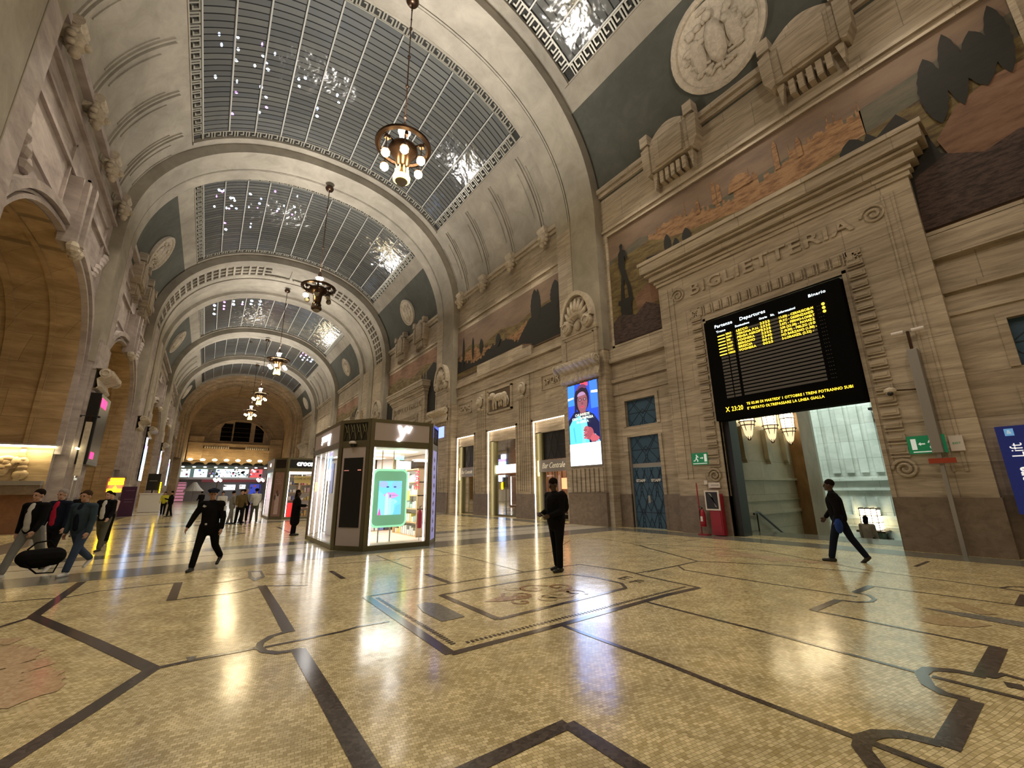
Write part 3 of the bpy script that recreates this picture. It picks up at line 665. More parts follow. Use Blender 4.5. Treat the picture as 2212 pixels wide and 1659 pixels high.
# ---- left wall with tall arched niches
wl = MB()
NICHE = [((a + b) / 2 - .15, min(6.1, (b - a) / 2 - .2)) for i, (a, b) in enumerate(BAYS)]; RZ = 4.85
NZ = 6.45
def ar(yc, ry, rz, t):
    c, q = cos(t), max(0, sin(t)); return (yc - ry * math.copysign(abs(c) ** .8, c), NZ + rz * q ** .8)
for i, (a, b) in enumerate(BAYS):
    yc, r = NICHE[i]; a2 = -6 if i == 0 else (ARCH[i][0] + ARCH[i][1]) / 2; b2 = (ARCH[i + 1][0] + ARCH[i + 1][1]) / 2 if i < 5 else 118
    X = wx(-1, 0)
    def face(x, z1=16.8): pass
    for sd, e in ((-1, a2), (1, b2)): wl.box(X - .6, X, min(e, yc + sd * r), max(e, yc + sd * r), 0, NZ, LEFTST)
    n = 36; arc = [ar(yc, r, RZ, pi * k / n) for k in range(n + 1)]
    loop = [(a2, NZ)] + arc + [(b2, NZ), (b2, 16.8), (a2, 16.8)]
    for k in range(n):
        (ya, za), (yb, zb) = arc[k], arc[k + 1]; wl.poly([(X, ya, za), (X, yb, zb), (X, yb, 16.8), (X, ya, 16.8)], LEFTST)
    wl.poly([(X, a2, NZ), (X, yc - r, NZ), (X, yc - r, 16.8), (X, a2, 16.8)], LEFTST); wl.poly([(X, b2, NZ), (X, yc + r, NZ), (X, yc + r, 16.8), (X, b2, 16.8)], LEFTST)
    D = 3.8   # barrel of the niche and its back
    P = [(yc - r + .012, 0)] + [(yc + (y_ - yc) * .998, NZ + (z_ - NZ) * .998) for y_, z_ in arc] + [(yc + r - .012, 0)]
    wl.grid([[(X - D, y, z), (X - D * .66, y, z), (X - D * .66, y, z), (X - .9, y, z), (X, y, z)] for y, z in P], GOLD)
    wl.poly([(X - D, y, z) for y, z in P], GOLD)
    for xx, w_ in ((X - D * .62, .25), (X - 1.0, .18)):   # raised transverse bands of the barrel
        for k in range(len(P) - 1):
            (ya, za), (yb, zb) = P[k], P[k + 1]
            f = lambda y, z: (yc + (y - yc) * .985, z if z <= NZ else NZ + (z - NZ) * .985)
            (yc1, zc1), (yc2, zc2) = f(ya, za), f(yb, zb); wl.prism([(xx, ya, za), (xx, yc1, zc1), (xx, yc2, zc2), (xx, yb, zb)], (w_, 0, 0), GOLD)
    # archivolt mouldings
    for r0, r1, d in ((r + .02, r + .16, .22), (r + .2, r + .3, .12), (r + .34, r + .62, .3)):
        for k in range(n):
            t0, t1 = pi * k / n, pi * (k + 1) / n
            q = [(X, *ar(yc, rr, RZ + rr - r, t)) for rr, t in ((r0, t0), (r1, t0), (r1, t1), (r0, t1))]
            if q[0][1] < a2 or q[2][1] > b2: continue
            wl.prism(q, (d, 0, 0), LEFTST)
        for sd in (1, -1): wl.box(X, X + d, min(yc + sd * r0, yc + sd * r1), max(yc + sd * r0, yc + sd * r1), 3.4, NZ, LEFTST)
    # keystone, spandrel brackets, panel lines, cornice
    for k in range(3): wl.prism([(X, yc - .62 + k * .42, NZ + RZ + 2.3), (X, yc - .30 + k * .42, NZ + RZ + 2.3), (X, yc - .20 + k * .28, NZ + RZ - .3), (X, yc - .42 + k * .28, NZ + RZ - .3)], (.55 if k != 1 else .68, 0, 0), LEFTST)
    wl.prism([(X, yc - .8, NZ + RZ + 2.3), (X, yc + .8, NZ + RZ + 2.3), (X, yc + .45, NZ + RZ - .35), (X, yc - .45, NZ + RZ - .35)], (.4, 0, 0), LEFTST)
    for q in range(5): wl.ball((X + .45, yc + (q - 2) * .18, NZ + RZ - .45 - .1 * (q % 2)), (.22, .17, .25), RELIEF, 8)
    for sd in (1, -1):   # shallow spandrel panels and wing-like reliefs
        for k in range(7): wl.ball((X + .02, yc + sd * (4.4 + .28 * k), NZ + RZ + .1 + .32 * k), (.2, .35 - .02 * k, .3), LEFTST, 8)
        for (p_, q_) in (((1.2, 5.6), (5.2, 5.6)), ((5.2, 5.6), (5.2, 8.2)), ((1.2, 8.2), (5.2, 8.2)), ((1.2, 5.6), (1.2, 8.2))):
            wl.box(X, X + .09, yc + min(sd * p_[0], sd * q_[0]) - .05, yc + max(sd * p_[0], sd * q_[0]) + .05, NZ + p_[1] - .05, NZ + q_[1] + .05, LEFTST)
    for z0, z1, d in ((16.45, 16.75, .3), (15.4, 15.55, .16), (13.7, 13.85, .12)): wl.box(X - .1, X + d, a, b, z0, z1, LEFTST)
for i, (a, b) in enumerate(ARCH):
    if i == 6: continue
    wl.box(-6, -5.42, a + .02, b - .02, 0, 16, LEFTST); n = [(a + b) / 2] if b - a < 6 else [a + 1.45, b - 1.45]
    for c in n:
        wl.box(-5.9, -5.28, c - 1.16, c + 1.16, 0, 7.7, LEFTST); wl.box(-5.9, -5.22, c - 1.2, c + 1.2, 0, 1.42, GRAN); wl.box(-5.9, -5.3, c - 1.2, c + 1.2, 7.7, 9.2, LEFTST)
        for k in range(8): wl.box(-5.3, -5.2, c - 1.1 + k * .285, c - 1.1 + k * .285 + .19, 1.45, 6.6, LEFTST)
struct(wl.build('wall_left'))
# closed end behind the viewer
eb = MB(); eb.box(-7, 16, -6.4, -6, 0, 26, TRAV); struct(eb.build('wall_back'))
# ---- end wall with three windows and its lit galleries
we = MB(); P = prof(-.84, 60); Y = 114.0
we.poly([(CX + 9.06, Y, 6.9), (CX + 9.06, Y, 15)] + [(x, Y, z) for x, z in P[::-1]] + [(CX - 9.06, Y, 15), (CX - 9.06, Y, 6.9)], ENDST)
we.grid([[(x, 101, z), (x, Y, z)] for x, z in [(CX - 9.25, 0)] + prof(-.85, 60) + [(CX + 9.05, 0)]], ENDST)
for r0, r1, d, cz in ((5.6, 5.9, .3, 13.2), (6.9, 7.1, .3, 13.0)):
    for k in range(24):
        t0, t1 = pi * k / 24, pi * (k + 1) / 24; we.prism([(CX - rr * cos(t), Y, cz + rr * .78 * sin(t)) for rr, t in ((r0, t0), (r1, t0), (r1, t1), (r0, t1))], (0, -d, 0), ENDST)
for z0, z1, d in ((11.6, 12.1, .7), (12.1, 12.25, .9), (10.9, 11.1, .6)): we.box(CX - 9, CX + 9, Y - d, Y, z0, z1, ENDST)
for xx in (-7.6, 7.6): we.box(CX + xx - 1.3, CX + xx + 1.3, Y - .8, Y, 8.5, 13.6, ENDST)
for s in (-1, 1):
    for k in range(11): we.ball((CX + s * (1.7 + k * .42), Y - .7, 11.35), (.17, .14, .3), RELIEF, 8)
we.box(CX - 9.2, CX + 9.2, Y - 1.2, Y, 6.6, 7.2, ENDST)
we.box(-6, -4.7, 100.9, 101.4, 0, 17, ENDST); we.box(13.5, 15, 100.9, 101.4, 0, 17, ENDST)
struct(we.build('wall_end'))
n_ = 6
for x0, x1, z1 in ((CX - 3.9, CX - 1.8, 16.8), (CX - .6 - .9, CX + 1.9 - .2, 17.3), (CX + 2.6, CX + 4.4, 16.8)):
    n_ += 1; mb = MB(); x0 += .4; x1 += .4; sd = -1 if n_ == 7 else 1 if n_ == 9 else 0
    pts = [(x0, Y - .06, 12.9), (x1, Y - .06, 12.9), (x1, Y - .06, z1 if sd <= 0 else z1 - 1), (x0 if sd == 0 else (x0 + .5 if sd < 0 else x1 - .6), Y - .06, z1), (x0, Y - .06, z1 if sd >= 0 else z1 - 1)]
    mb.poly(pts, VOID)
    for k in range(1, 4): mb.box(x0, x1, Y - .1, Y - .05, 12.9 + k, 12.95 + k, DKBR)
    struct(mb.build('window_%d' % n_))
# ================================================================ THINGS ON AND BEHIND THE WALLS
AMB = plain('amber_led_text', (0, 0, 0), .5, 0, (1, .60, .03), 3.2)
WTX = plain('white_led_text', (0, 0, 0), .5, 0, (.8, .95, 1), 3)
# ---- behind the ticket hall opening: landing, stair hall wall, pale hall beyond
sb = MB(); sb.box(15.5, 17.0, 1.5, 8.2, -.4, .0, INL_G); sb.box(15.5, 17.02, 1.5, 8.2, -.02, .004, INL_G)
for k in range(22): sb.box(17.0 + k * .32, 17.34 + k * .32, 1.5, 8.2, -.6 - .16 * k, -.16 * (k + 1), INL_G)
sb.box(24, 34, -4, 22, -4.2, -3.6, PALE)
struct(sb.build('stair_landing')); bpy.data.objects['stair_landing'].name = 'trim_8'
sw = MB(); sw.box(15.4, 21.2, 8.2, 8.8, -4, 12, GOLD2 := stone('stair_hall_marble', (.33, .30, .21), (.50, .46, .34), (.5, .5, 1), .8, .35, (2.4, 1.3), .04, .6))
for z0, z1, d in ((1.85, 1.95, .08), (.55, .68, .06), (1.05, 1.1, .04)): sw.box(15.4, 21.2, 8.2 - d, 8.3, z0, z1, GOLD2)
BRST = stone('brown_veined_marble', (.16, .085, .03), (.33, .20, .09), (1, 1, .5), 1.3, .3, None, .03)
sw.box(21.2, 22.6, 7.7, 8.9, -4, 12, BRST); sw.box(22.6, 23.4, 7.9, 9, -4, 12, GOLD2); sw.box(15.4, 23.4, 1.0, 1.5, -4, 12, GOLD2); sw.box(15.4, 23.4, 1, 9, 11.8, 12, GOLD2)
struct(sw.build('wall_stair'))
pw = MB(); pw.box(34, 34.6, -4, 24, -4.2, 16, PALE)
for q in range(6):
    y0 = 6.6 + q * .75; pw.box(33.86, 34, y0, y0 + .42, 2.4, 9.5, PALE)
for z0, z1, d in ((1.9, 2.05, .25), (1.3, 1.45, .2), (-.4, -.2, .3), (10, 10.3, .4), (-.9, -.8, .1)): pw.box(34 - d, 34, -4, 24, z0, z1, PALE)
pw.box(33.8, 34, 11.0, 11.5, -4, 9.7, PALE); pw.box(33.8, 34, 6.6, 11.4, 9.4, 9.7, PALE)
for k in range(14): pw.box(33.75, 34, 5 + k * .62, 5.1 + k * .62, -.2, .9, PALE)
pw.box(23.4, 34.6, 24, 24.4, -4.2, 16, PALE); pw.box(23.4, 34.6, -4.4, -4, -4.2, 16, PALE); pw.box(23.4, 34.6, -4.4, 24.4, 16, 16.3, PALE)
struct(pw.build('wall_far_hall'))
area('far_hall_lamp', (27.5, 9, 14.5), (0, R_(-28), 0), 4, 14, 2000, (.86, 1, .93))
area('stair_hall_lamp', (18.5, 4.8, 11.5), (0, 0, 0), 2, 2, 90, (1, .85, .6))
# bunting and a hanging fabric sign at the edge of the pale hall
SHADE = plain('lantern_glass', (.9, .85, .7), .4, 0, (1, .82, .50), 6); SHADE2 = plain('lantern_lower_glass', (.6, .5, .35), .4, 0, (1, .74, .42), .9)
def wall_lantern(x, y, z, lab, first=None):
    if first:
        o = copy_tree(first); o.location = (x, y, z); o['label'] = lab; return o
    t = thing('wall_lantern', (x, y, z), lab, 'lantern', 'lanterns on the stair hall wall')
    m = MB(); m.lathe([(.22, .1), (.26, .55), (.24, .9)], SHADE, (0, -.35, 0), 12); m.build('lantern_glass', t)
    m = MB(); m.lathe([(.02, -.62), (.13, -.45), (.21, -.1), (.24, .08)], SHADE2, (0, -.35, 0), 12); m.build('lower_glass', t)
    m = MB()
    for k in range(6):
        a = k * pi / 3; m.tube([(.03 * cos(a), -.35 + .03 * sin(a), -.66), (.22 * cos(a), -.35 + .22 * sin(a), -.1), (.26 * cos(a), -.35 + .26 * sin(a), .05), (.28 * cos(a), -.35 + .28 * sin(a), .9)], .014, DKBR, 5)
    for z_, r in ((.06, .3), (-.08, .25), (.92, .3), (.5, .28)): m.tube([(r * cos(k * pi / 6), -.35 + r * sin(k * pi / 6), z_) for k in range(12)], .022, DKBR, 6, True)
    m.lathe([(.28, .92), (.12, 1.15), (.0, 1.2)], DKBR, (0, -.35, 0), 12); m.build('lantern_frame', t)
    m = MB(); m.prism([(-.16, 0, -.1), (.16, 0, -.1), (.12, 0, -1.3), (0, 0, -1.5), (-.12, 0, -1.3)], (0, -.16, 0), GOLD2); m.build('stone_bracket', t)
    return t
l1 = wall_lantern(16.85, 8.2, 4.0, 'bronze wall lantern nearest the portal edge, mostly hidden by the departure board')
wall_lantern(18.8, 8.2, 4.0, 'bronze wall lantern in the middle of the row of three in the stair hall', l1)
wall_lantern(20.5, 8.2, 4.0, 'bronze wall lantern beside the brown marble pier, brightest of three', l1)
for x in (16.85, 18.8, 20.5): point('lantern_light', (x, 7.55, 4.6), 14, (1, .8, .5), .2)
t = thing('standing_lantern', (33.5, 9.15, -1.9), 'large glowing lantern on a dark bracket against the pale wall beyond the stairs', 'lantern')
m = MB(); m.box(-.38, .38, -.42, .42, .9, 2.1, SHADE); m.build('lantern_glass', t)
m = MB()
for k in range(4):
    for j in range(2): m.box(-.4, .4, -.44 + k * .28, -.41 + k * .28, .85 + j * 1.2, .9 + j * 1.28, DKBR)
    m.box(-.42, -.39, -.44 + k * .28, -.41 + k * .28, .85, 2.12, DKBR)
for z_ in (.85, 1.3, 1.7, 2.1): m.box(-.42, .42, -.46, .46, z_, z_ + .04, DKBR)
m.box(-.6, .5, -.7, .7, .75, .86, DKBR); m.box(-.45, .5, -.5, .5, .2, .75, plain('green_bronze', (.06, .08, .05), .5, .5)); m.box(-.5, .5, -.75, .75, .3, .4, DKBR); m.build('lantern_frame', t)
t = thing('handrail', (16.9, 8.0, 0), 'dark metal handrail sloping down beside the stair hall wall', 'handrail')
m = MB(); m.tube([(-.25, .0, .62), (0, 0, .68), (.15, 0, .66), (2.6, 0, -.55)], .04, BLACK, 8); m.build('rail', t)
m = MB(); m.tube([(-.02, 0, .66), (-.02, 0, .0)], .025, BLACK, 8); m.build('post', t)
o = MB(); o.box(33.7, 33.8, 7.35, 7.95, 5.75, 6.3, BLACK); o.box(33.3, 33.8, 7.2, 8.1, 6.2, 6.35, BLACK); o.box(33.2, 33.5, 7.5, 7.9, 5.4, 5.62, BLACK); tag(o.build('loudspeaker'), 'black loudspeaker high on the pale wall beyond the portal', 'loudspeaker')
m = MB(); m.box(23.45, 23.55, 8.2, 8.75, -2, 6.2, plain('pink_banner', (.42, .27, .27), .7)); m.box(23.42, 23.47, 8.3, 8.7, 5.0, 5.6, WHITE); m.box(23.42, 23.47, 8.3, 8.7, 6.0, 6.3, DKBR); tag(m.build('banner'), 'narrow dusty pink banner hanging beside the brown pier', 'banner')
# black jamb and pull-down frame inside the opening
m = MB(); m.box(14.75, 15.3, 7.50, 7.72, 0, 7.4, BLACK); tag(m.build('gate_post'), 'black metal gate post along the left side of the ticket hall opening', 'post')
# ---- departure board
t = thing('departure_board', (14.35, 5.6, 3.85), 'huge black departure board with amber train rows hanging in the ticket hall portal', 'board')
m = MB(); m.box(0, .45, -2.12, 2.12, 0, 3.7, VOID); m.build('housing', t, bevel=.02)
m = MB(); SLAT = plain('board_slat_grey', (.10, .092, .088), .5)
cols = ((1.62, 1.37), (1.33, 1.12), (1.02, -1.35)); rows_z = [3.02 - .118 * k for k in range(20)]
for k, z in enumerate(rows_z):
    for (a, b) in cols: m.box(-.012, .0, b, a, z - .036, z + .036, SLAT)
    for q in (-1.45, -1.5, -1.56): m.box(-.012, 0, q - .02, q, z - .004, z + .01, SLAT)
m.build('row_slats', t)
def bt(body, y, z, size, mat=AMB, al='LEFT', sx=1.15, nm='led_text', b=0): return text_obj(nm, body, frame((-.02, y, z), (0, -1, 0), (0, 0, 1)), size, mat, t, .002, al, 0, 1.08, sx, b)
bt('Partenze', 1.72, 3.40, .17, WTX, sx=1); bt('Departures', .82, 3.40, .17, WTX, sx=1); bt('Destinazione', 1.0, 3.19, .10, WTX, sx=.85); bt('Treno', 1.68, 3.19, .11, WTX)
bt('Orario', .2, 3.19, .10, WTX, sx=.85); bt('Rit.', -.16, 3.19, .10, WTX, sx=.85); bt('Informazioni', -.4, 3.19, .10, WTX, sx=.9); bt('Binario', -1.28, 3.42, .13, WTX)
RW = [('TRENORD 2863', 'LECCO', '2322', "13.03) - CERNUSCO-M", '6'), ('TRENORD 2247', 'VERONA P.N.', '2325', "(0.31) - DESENZANO", '10'), ('TRENORD 385', 'PENSA AEROPT', '2325', "3.07) - FERNO-LONAT", '2'),
      ('TRENORD 2197', 'VOGHERA', '2325', "230 (23.30) - PAVIA", '22'), ('TRENORD 2637', 'BERGAMO', '2340', "Z (0.00) - MELZO (1", '10'), ('TRENORD 2191', 'BRESCIA', '0015', "HO BARZANO (1.00) -", ''), ('TRENORD 10855', 'VOGHERA', '0025', "S-LORANZIL (2.22) -", '')]
for k, r in enumerate(RW):
    z = rows_z[k]; bt(r[0].split()[1], 1.36, z, .10, sx=.95); bt(r[1], .98, z, .115, sx=1.0); bt(r[2], .2, z, .115, sx=1.3); bt(r[3], -.38, z, .112, sx=.83); bt(r[4], -1.2, z, .115)
m = MB()
for k in range(7): m.box(-.014, -.008, 1.40, 1.66, rows_z[k] - .02, rows_z[k] + .012, AMB)
for k in range(3): m.ball((-.03, -1.62, rows_z[k] + .02), (.02, .045, .045), AMB, 8)
m.build('led_marks', t)
bt("TE 02.00 DI MARTEDI' 1 OTTOBRE I TRENI POTRANNO SUBI", 1.0, .44, .115, sx=.88); bt("E' VIETATO OLTREPASSARE LA LINEA GIALLA", 1.0, .28, .115, sx=.88); bt('23:20', 1.52, .34, .22, sx=.75); bt('X', 1.72, .34, .24, sx=.8)
# ---- staff door, side doors and high windows of the ticket bays
def zig(mb, x, y0, y1, z0, z1, v=0):
    c = (y0 + y1) / 2; h = z1 - z0; w = y1 - y0
    def ln(a, b, wd=.022):
        (ya, za), (yb, zb) = a, b; L_ = hypot(yb - ya, zb - za); n = ((zb - za) / L_ * wd / 2, -(yb - ya) / L_ * wd / 2)
        mb.prism([(x, ya + n[0], za + n[1]), (x, yb + n[0], zb + n[1]), (x, yb - n[0], zb - n[1]), (x, ya - n[0], za - n[1])], (-.012, 0, 0), BLUELN)
    for s in (1, -1):
        E_ = c + s * w / 2
        for d in (0, .09): ln((c, z0 + h * .42 - d * 2), (c + s * w * .34, z0 + h * .98 - d)); 
        ln((c + s * w * .12, z1), (E_, z0 + h * .55)); ln((c + s * w * .3, z0), (E_, z0 + h * .32)); ln((c, z0 + h * .62), (c + s * w * .2, z0 + h * .36)); ln((c + s * w * .2, z0 + h * .36), (c + s * w * .46, z0)); ln((c, z0 + h * .2), (c + s * w * .14, z0))
        ln((c + s * .05, z0), (c + s * .05, z0 + h * .3))
    ln((y0, z0 + h * .5), (y1, z0 + h * .5), .03)
nd = 0
for yc in PORTALS[:3]:
    for sd in (1, -1):
        y0, y1 = sorted((yc + sd * 4.9, yc + sd * 6.5)); nd += 1
        m = MB(); m.box(15.02, 15.1, y0, y1, 2.46, 2.62, GREY); m.box(15.04, 15.1, y0, y1, 2.6, 3.8, BLUE); m.box(14.95, 15.5, y0, y0 + .05, 0, 3.8, GREY); m.box(14.95, 15.5, y1 - .05, y1, 0, 3.8, GREY)
        if yc < 10: zig(m, 15.04, y0 + .05, y1 - .05, 2.62, 3.78)
        d = struct(m.build('door_%d' % nd)); c = (y0 + y1) / 2
        for a_, b_ in ((y0 + .05, c - .005), (c + .005, y1 - .05)):
            m = MB(); m.box(15.03, 15.09, a_, b_, .01, 2.45, BLUE)
            if yc < 10:
                for z0, z1 in ((.02, 1.22), (1.24, 2.44)): zig(m, 15.03, a_, b_, z0, z1)
            lf = m.build('door_leaf', d)
            if yc < 10 and sd > 0: text_obj('staff_lettering', 'STAFF', onR(15.015, (a_ + b_) / 2, 1.9), .15, plain('white_lettering', (.8, .8, .8), .5), lf, .003, bold=.006, sx=1.15)
        m = MB(); m.box(14.98, 15.03, c - .05, c + .05, 1.0, 1.3, GREY); m.tube([(14.98, c - .02, 1.08), (14.94, c - .02, 1.08), (14.94, c - .16, 1.08)], .012, GREY, 6); m.build('door_handle', d)
        m = MB(); m.box(15.04, 15.1, y0, y1, 4.24, 5.4, BLUE); m.box(14.98, 15.1, y0, y0 + .04, 4.24, 5.4, BLUELN)
        if yc < 10: zig(m, 15.04, y0, y1, 4.26, 5.38)
        struct(m.build('window_%d' % (9 + nd)))
        # room behind each opening
    if yc > 10:
        m = MB(); m.box(15.5, 21, yc - 4, yc + 4, -.3, 0, TRAV); m.box(21, 21.2, yc - 4, yc + 4, 0, 8, TRAV); m.box(15.5, 21, yc - 4.2, yc - 4, 0, 8, TRAV); m.box(15.5, 21, yc + 4, yc + 4.2, 0, 8, TRAV); m.box(15.5, 21, yc - 4, yc + 4, 8, 8.2, TRAV)
        nd2 = 'wall_portal_%d' % int(yc); struct(m.build(nd2))
        m = MB(); m.box(14.6, 15.0, yc - 2.1, yc + 2.1, 3.9, 7.5, BLACK); tag(m.build('departure_board'), 'black departure board seen edge-on in the %s ticket portal down the hall' % ('second' if yc < 40 else 'third'), 'board')
# ---- murals
def mural_mat(n, cols, sc=1.0, seed=0, contrast=1.0):
    m, N, L, B = new_mat(n); g = N.new('ShaderNodeNewGeometry'); mp = N.new('ShaderNodeMapping'); mp.inputs['Scale'].default_value = (1, .35 * sc, 1.5 * sc); mp.inputs['Location'].default_value = (seed, seed, seed)
    L.new(g.outputs['Position'], mp.inputs['Vector']); t = N.new('ShaderNodeTexNoise'); t.inputs['Scale'].default_value = 1.6; t.inputs['Detail'].default_value = 10; t.inputs['Roughness'].default_value = .75; L.new(mp.outputs[0], t.inputs['Vector'])
    cr = N.new('ShaderNodeValToRGB'); e = cr.color_ramp.elements
    while len(e) < len(cols): e.new(.5)
    for i, c in enumerate(cols): e[i].position = .32 + .38 * i / (len(cols) - 1); e[i].color = (*c, 1)
    L.new(t.outputs['Fac'], cr.inputs[0]); L.new(cr.outputs[0], B.inputs['Base Color']); B.inputs['Roughness'].default_value = .8; return m
MSKY = mural_mat('mural_dusk_sky', [(.13, .09, .07), (.19, .13, .095), (.23, .16, .11)], .6, 1)
MTOWN = mural_mat('mural_town', [(.06, .035, .02), (.20, .10, .045), (.34, .20, .10), (.14, .08, .05)], 3.4, 2)
MFIELD = mural_mat('mural_fields', [(.035, .025, .012), (.10, .065, .025), (.17, .13, .05), (.22, .13, .06)], 2.2, 5)
MWATER = mural_mat('mural_lagoon', [(.06, .06, .045), (.11, .10, .075), (.15, .12, .09)], 1.2, 7)
MDARK = mural_mat('mural_dark_trees', [(.005, .006, .005), (.010, .010, .008), (.018, .012, .012)], 2.5, 3)
MBUSH = mural_mat('mural_bushes', [(.008, .008, .008), (.03, .018, .017), (.09, .055, .05), (.01, .01, .009)], 5.5, 9)
MPINK = mural_mat('mural_wall', [(.10, .05, .03), (.20, .11, .07), (.25, .15, .10)], 2, 4)
def flat(mb, x, pts, mat, k=[0]):
    k[0] += 1; xx = x - .004 * (k[0] % 40); mb.poly([(xx, y, z) for y, z in pts], mat)
def cyp(mb, x, y, z0, h, w, mat=None):
    pts = [(y + w * .5 * sin(pi * t / 14) ** .7 * (1 + .05 * (-1) ** t), z0 + h * t / 14) for t in range(15)] + [(y - w * .5 * sin(pi * t / 14) ** .7 * (1 + .05 * (-1) ** t), z0 + h * t / 14) for t in range(14, -1, -1)]
    flat(mb, x, pts, mat or MDARK)
def skyline(mb, x, ya, yb, z0, zf, mat, rr, n=60, spires=True):
    pts = [(ya, z0)]; 
    for i in range(n):
        y = ya + (yb - ya) * i / n; h = zf(i / n) + rr.random() * .28; pts += [(y, z0 + h), (ya + (yb - ya) * (i + .9) / n, z0 + h)]
        if spires and rr.random() < .08: pts += [(y + (yb - ya) / n * .5, z0 + h), (y + (yb - ya) / n * .7, z0 + h + .6)]
    pts.append((yb, z0)); flat(mb, x, pts, mat)
def ribbon(c0, c1): return c0 + c1[::-1]
MX = 14.90
m = MB(); rr = random.Random(4); y0, y1 = -.9, 12.35; z0, z1 = 8.12, 13.9
for q in ((y0 - .12, y1 + .12, z1, z1 + .1), (y0 - .12, y0, z0 - .1, z1), (y1, y1 + .12, z0 - .1, z1), (y0 - .12, y1 + .12, z0 - .1, z0)): m.box(14.8, 14.92, *q, TRAV)
MX = 14.885
flat(m, MX, [(y0, z0), (y1, z0), (y1, z1), (y0, z1)], MSKY)
flat(m, MX, [(y1, 12.5), (10.5, 12.9), (9.5, 12.6), (8.5, 12.75), (7, 12.5), (5, 12.6), (3, 12.75), (1.6, 12.9), (y0, 13.1), (y0, 9), (y1, 9)], MWATER)
skyline(m, MX, 10.3, 2.2, 11.3, lambda f: 1.1 + .3 * sin(f * 9) + (.5 if .5 < f < .62 else 0), MTOWN, rr, 90)
for yy, hh in ((6.9, .9), (6.7, .7), (4.6, 1.0), (7.6, .5), (3.9, .6)): flat(m, MX, [(yy - .09, 12.4), (yy + .09, 12.4), (yy + .07, 12.4 + hh), (yy, 12.6 + hh), (yy - .07, 12.4 + hh)], MTOWN)
flat(m, MX, [(5.9 + .45 * cos(t * pi / 10), 12.5 + .6 * sin(t * pi / 10)) for t in range(11)], MTOWN)
flat(m, MX, [(y1, 12.2), (11.9, 12.5), (11, 12.35), (10, 12.5), (9.2, 12.1), (8, 11.9), (6, 11.6), (4, 11.6), (2.4, 11.9), (y0, 12.3), (y0, 10.5), (y1, 10)], MFIELD)
flat(m, MX, [(y1, 12.1), (11.8, 11.4), (10.9, 10.6), (9, 10.5), (9, 8.2), (y1, 8.2)], MFIELD); flat(m, MX, [(11, 10.1), (10.2, 10.5), (9.5, 10.4), (9.2, 9.6), (10.9, 9.3)], MPINK)
flat(m, MX, [(10.2, 11.7), (9, 11.5), (7, 11.4), (5, 11.3), (3, 11.3), (1.5, 11.0), (1.5, 10.6), (10.2, 10.6)], MDARK)
for yy, zz, h, w in ((9.1, 11.3, 1.0, .35), (8.7, 11.2, .7, .3), (8.2, 11.3, .8, .4), (2.6, 10.9, 1.1, .7)): cyp(m, MX, yy, zz, h, w)
flat(m, MX, [(2.5, 11.2), (2.2, 11.9), (2.0, 11.6), (1.5, 12.0), (1.1, 11.2), (.9, 10.2), (.2, 9.6), (y0, 9.2), (y0, 8.2), (2.4, 8.2)], MDARK)
flat(m, MX, [(.9, 10.6), (.4, 11.3), (-.3, 11.6), (y0, 11.6), (y0, 9.0), (.6, 9.3)], MPINK); flat(m, MX, [(1.5, 9.8), (.8, 10.1), (.2, 9.7), (-.4, 9.9), (y0, 9.8), (y0, 8.2), (1.6, 8.2)], MBUSH)
for yy, zz, h, w in ((.7, 11.0, 2.2, .55), (.25, 11.2, 2.4, .45), (-.2, 11.4, 1.8, .6), (-.6, 11.4, 2.2, .4)): cyp(m, MX, yy, zz, h, w)
# statue on a tall pedestal in the left corner
flat(m, MX, [(11.85, 8.3), (11.8, 9.9), (11.95, 10.0), (11.9, 10.2), (11.1, 10.2), (11.05, 10.0), (11.2, 9.9), (11.15, 8.3)], MDARK)
flat(m, MX, [(11.75, 10.2), (11.7, 10.8), (11.62, 11.4), (11.75, 12.0), (11.72, 12.6), (11.6, 12.75), (11.62, 13.0), (11.5, 13.08), (11.42, 12.98), (11.45, 12.75), (11.3, 12.6), (11.2, 12.2), (11.3, 12.15), (11.38, 12.4), (11.4, 11.7), (11.3, 11.2), (11.15, 10.7), (11.1, 10.2), (11.3, 10.2), (11.35, 10.8), (11.5, 11.2), (11.55, 10.8), (11.58, 10.2)], MDARK)
flat(m, MX, [(12.3, 8.15), (12.3, 9.2), (11.9, 9.5), (11, 9.2), (10.4, 9.6), (9.7, 9.2), (9.65, 8.15)], MBUSH)
tag(m.build('mural'), 'long dusk city panorama mural with bronze statue and dark cypresses above the ticket hall portal', 'mural')
m = MB(); rr = random.Random(8); a_, b_ = 15.75, 28.0
P_ = [(a_, 9.85), (18.5, 9.85), (18.5, 10.05), (19.4, 10.05), (19.4, 10.32), (24.85, 10.32), (24.85, 9.95), (b_, 9.95), (b_, 13.72), (a_, 13.62)]
flat(m, MX, P_, MSKY); flat(m, MX, [(b_, 11.6), (26, 12.2), (24, 11.7), (22, 12.1), (20, 11.8), (18.5, 12.2), (a_, 12.3), (a_, 10), (19, 10.35), (24.8, 10.35), (24.9, 10), (b_, 10)], MFIELD)
skyline(m, MX, 27.9, 19, 10.4, lambda f: .9 + .4 * sin(f * 7), MTOWN, rr, 70); skyline(m, MX, 27.9, 20, 10.35, lambda f: .5 + .35 * cos(f * 9), MDARK, rr, 40)
flat(m, MX, [(20.2, 10.35), (19.6, 11.0), (18.8, 11.7), (18, 12.0), (17, 12.1), (a_, 12.0), (a_, 9.9), (18.4, 9.9), (18.6, 10.1), (19.5, 10.36)], MDARK)
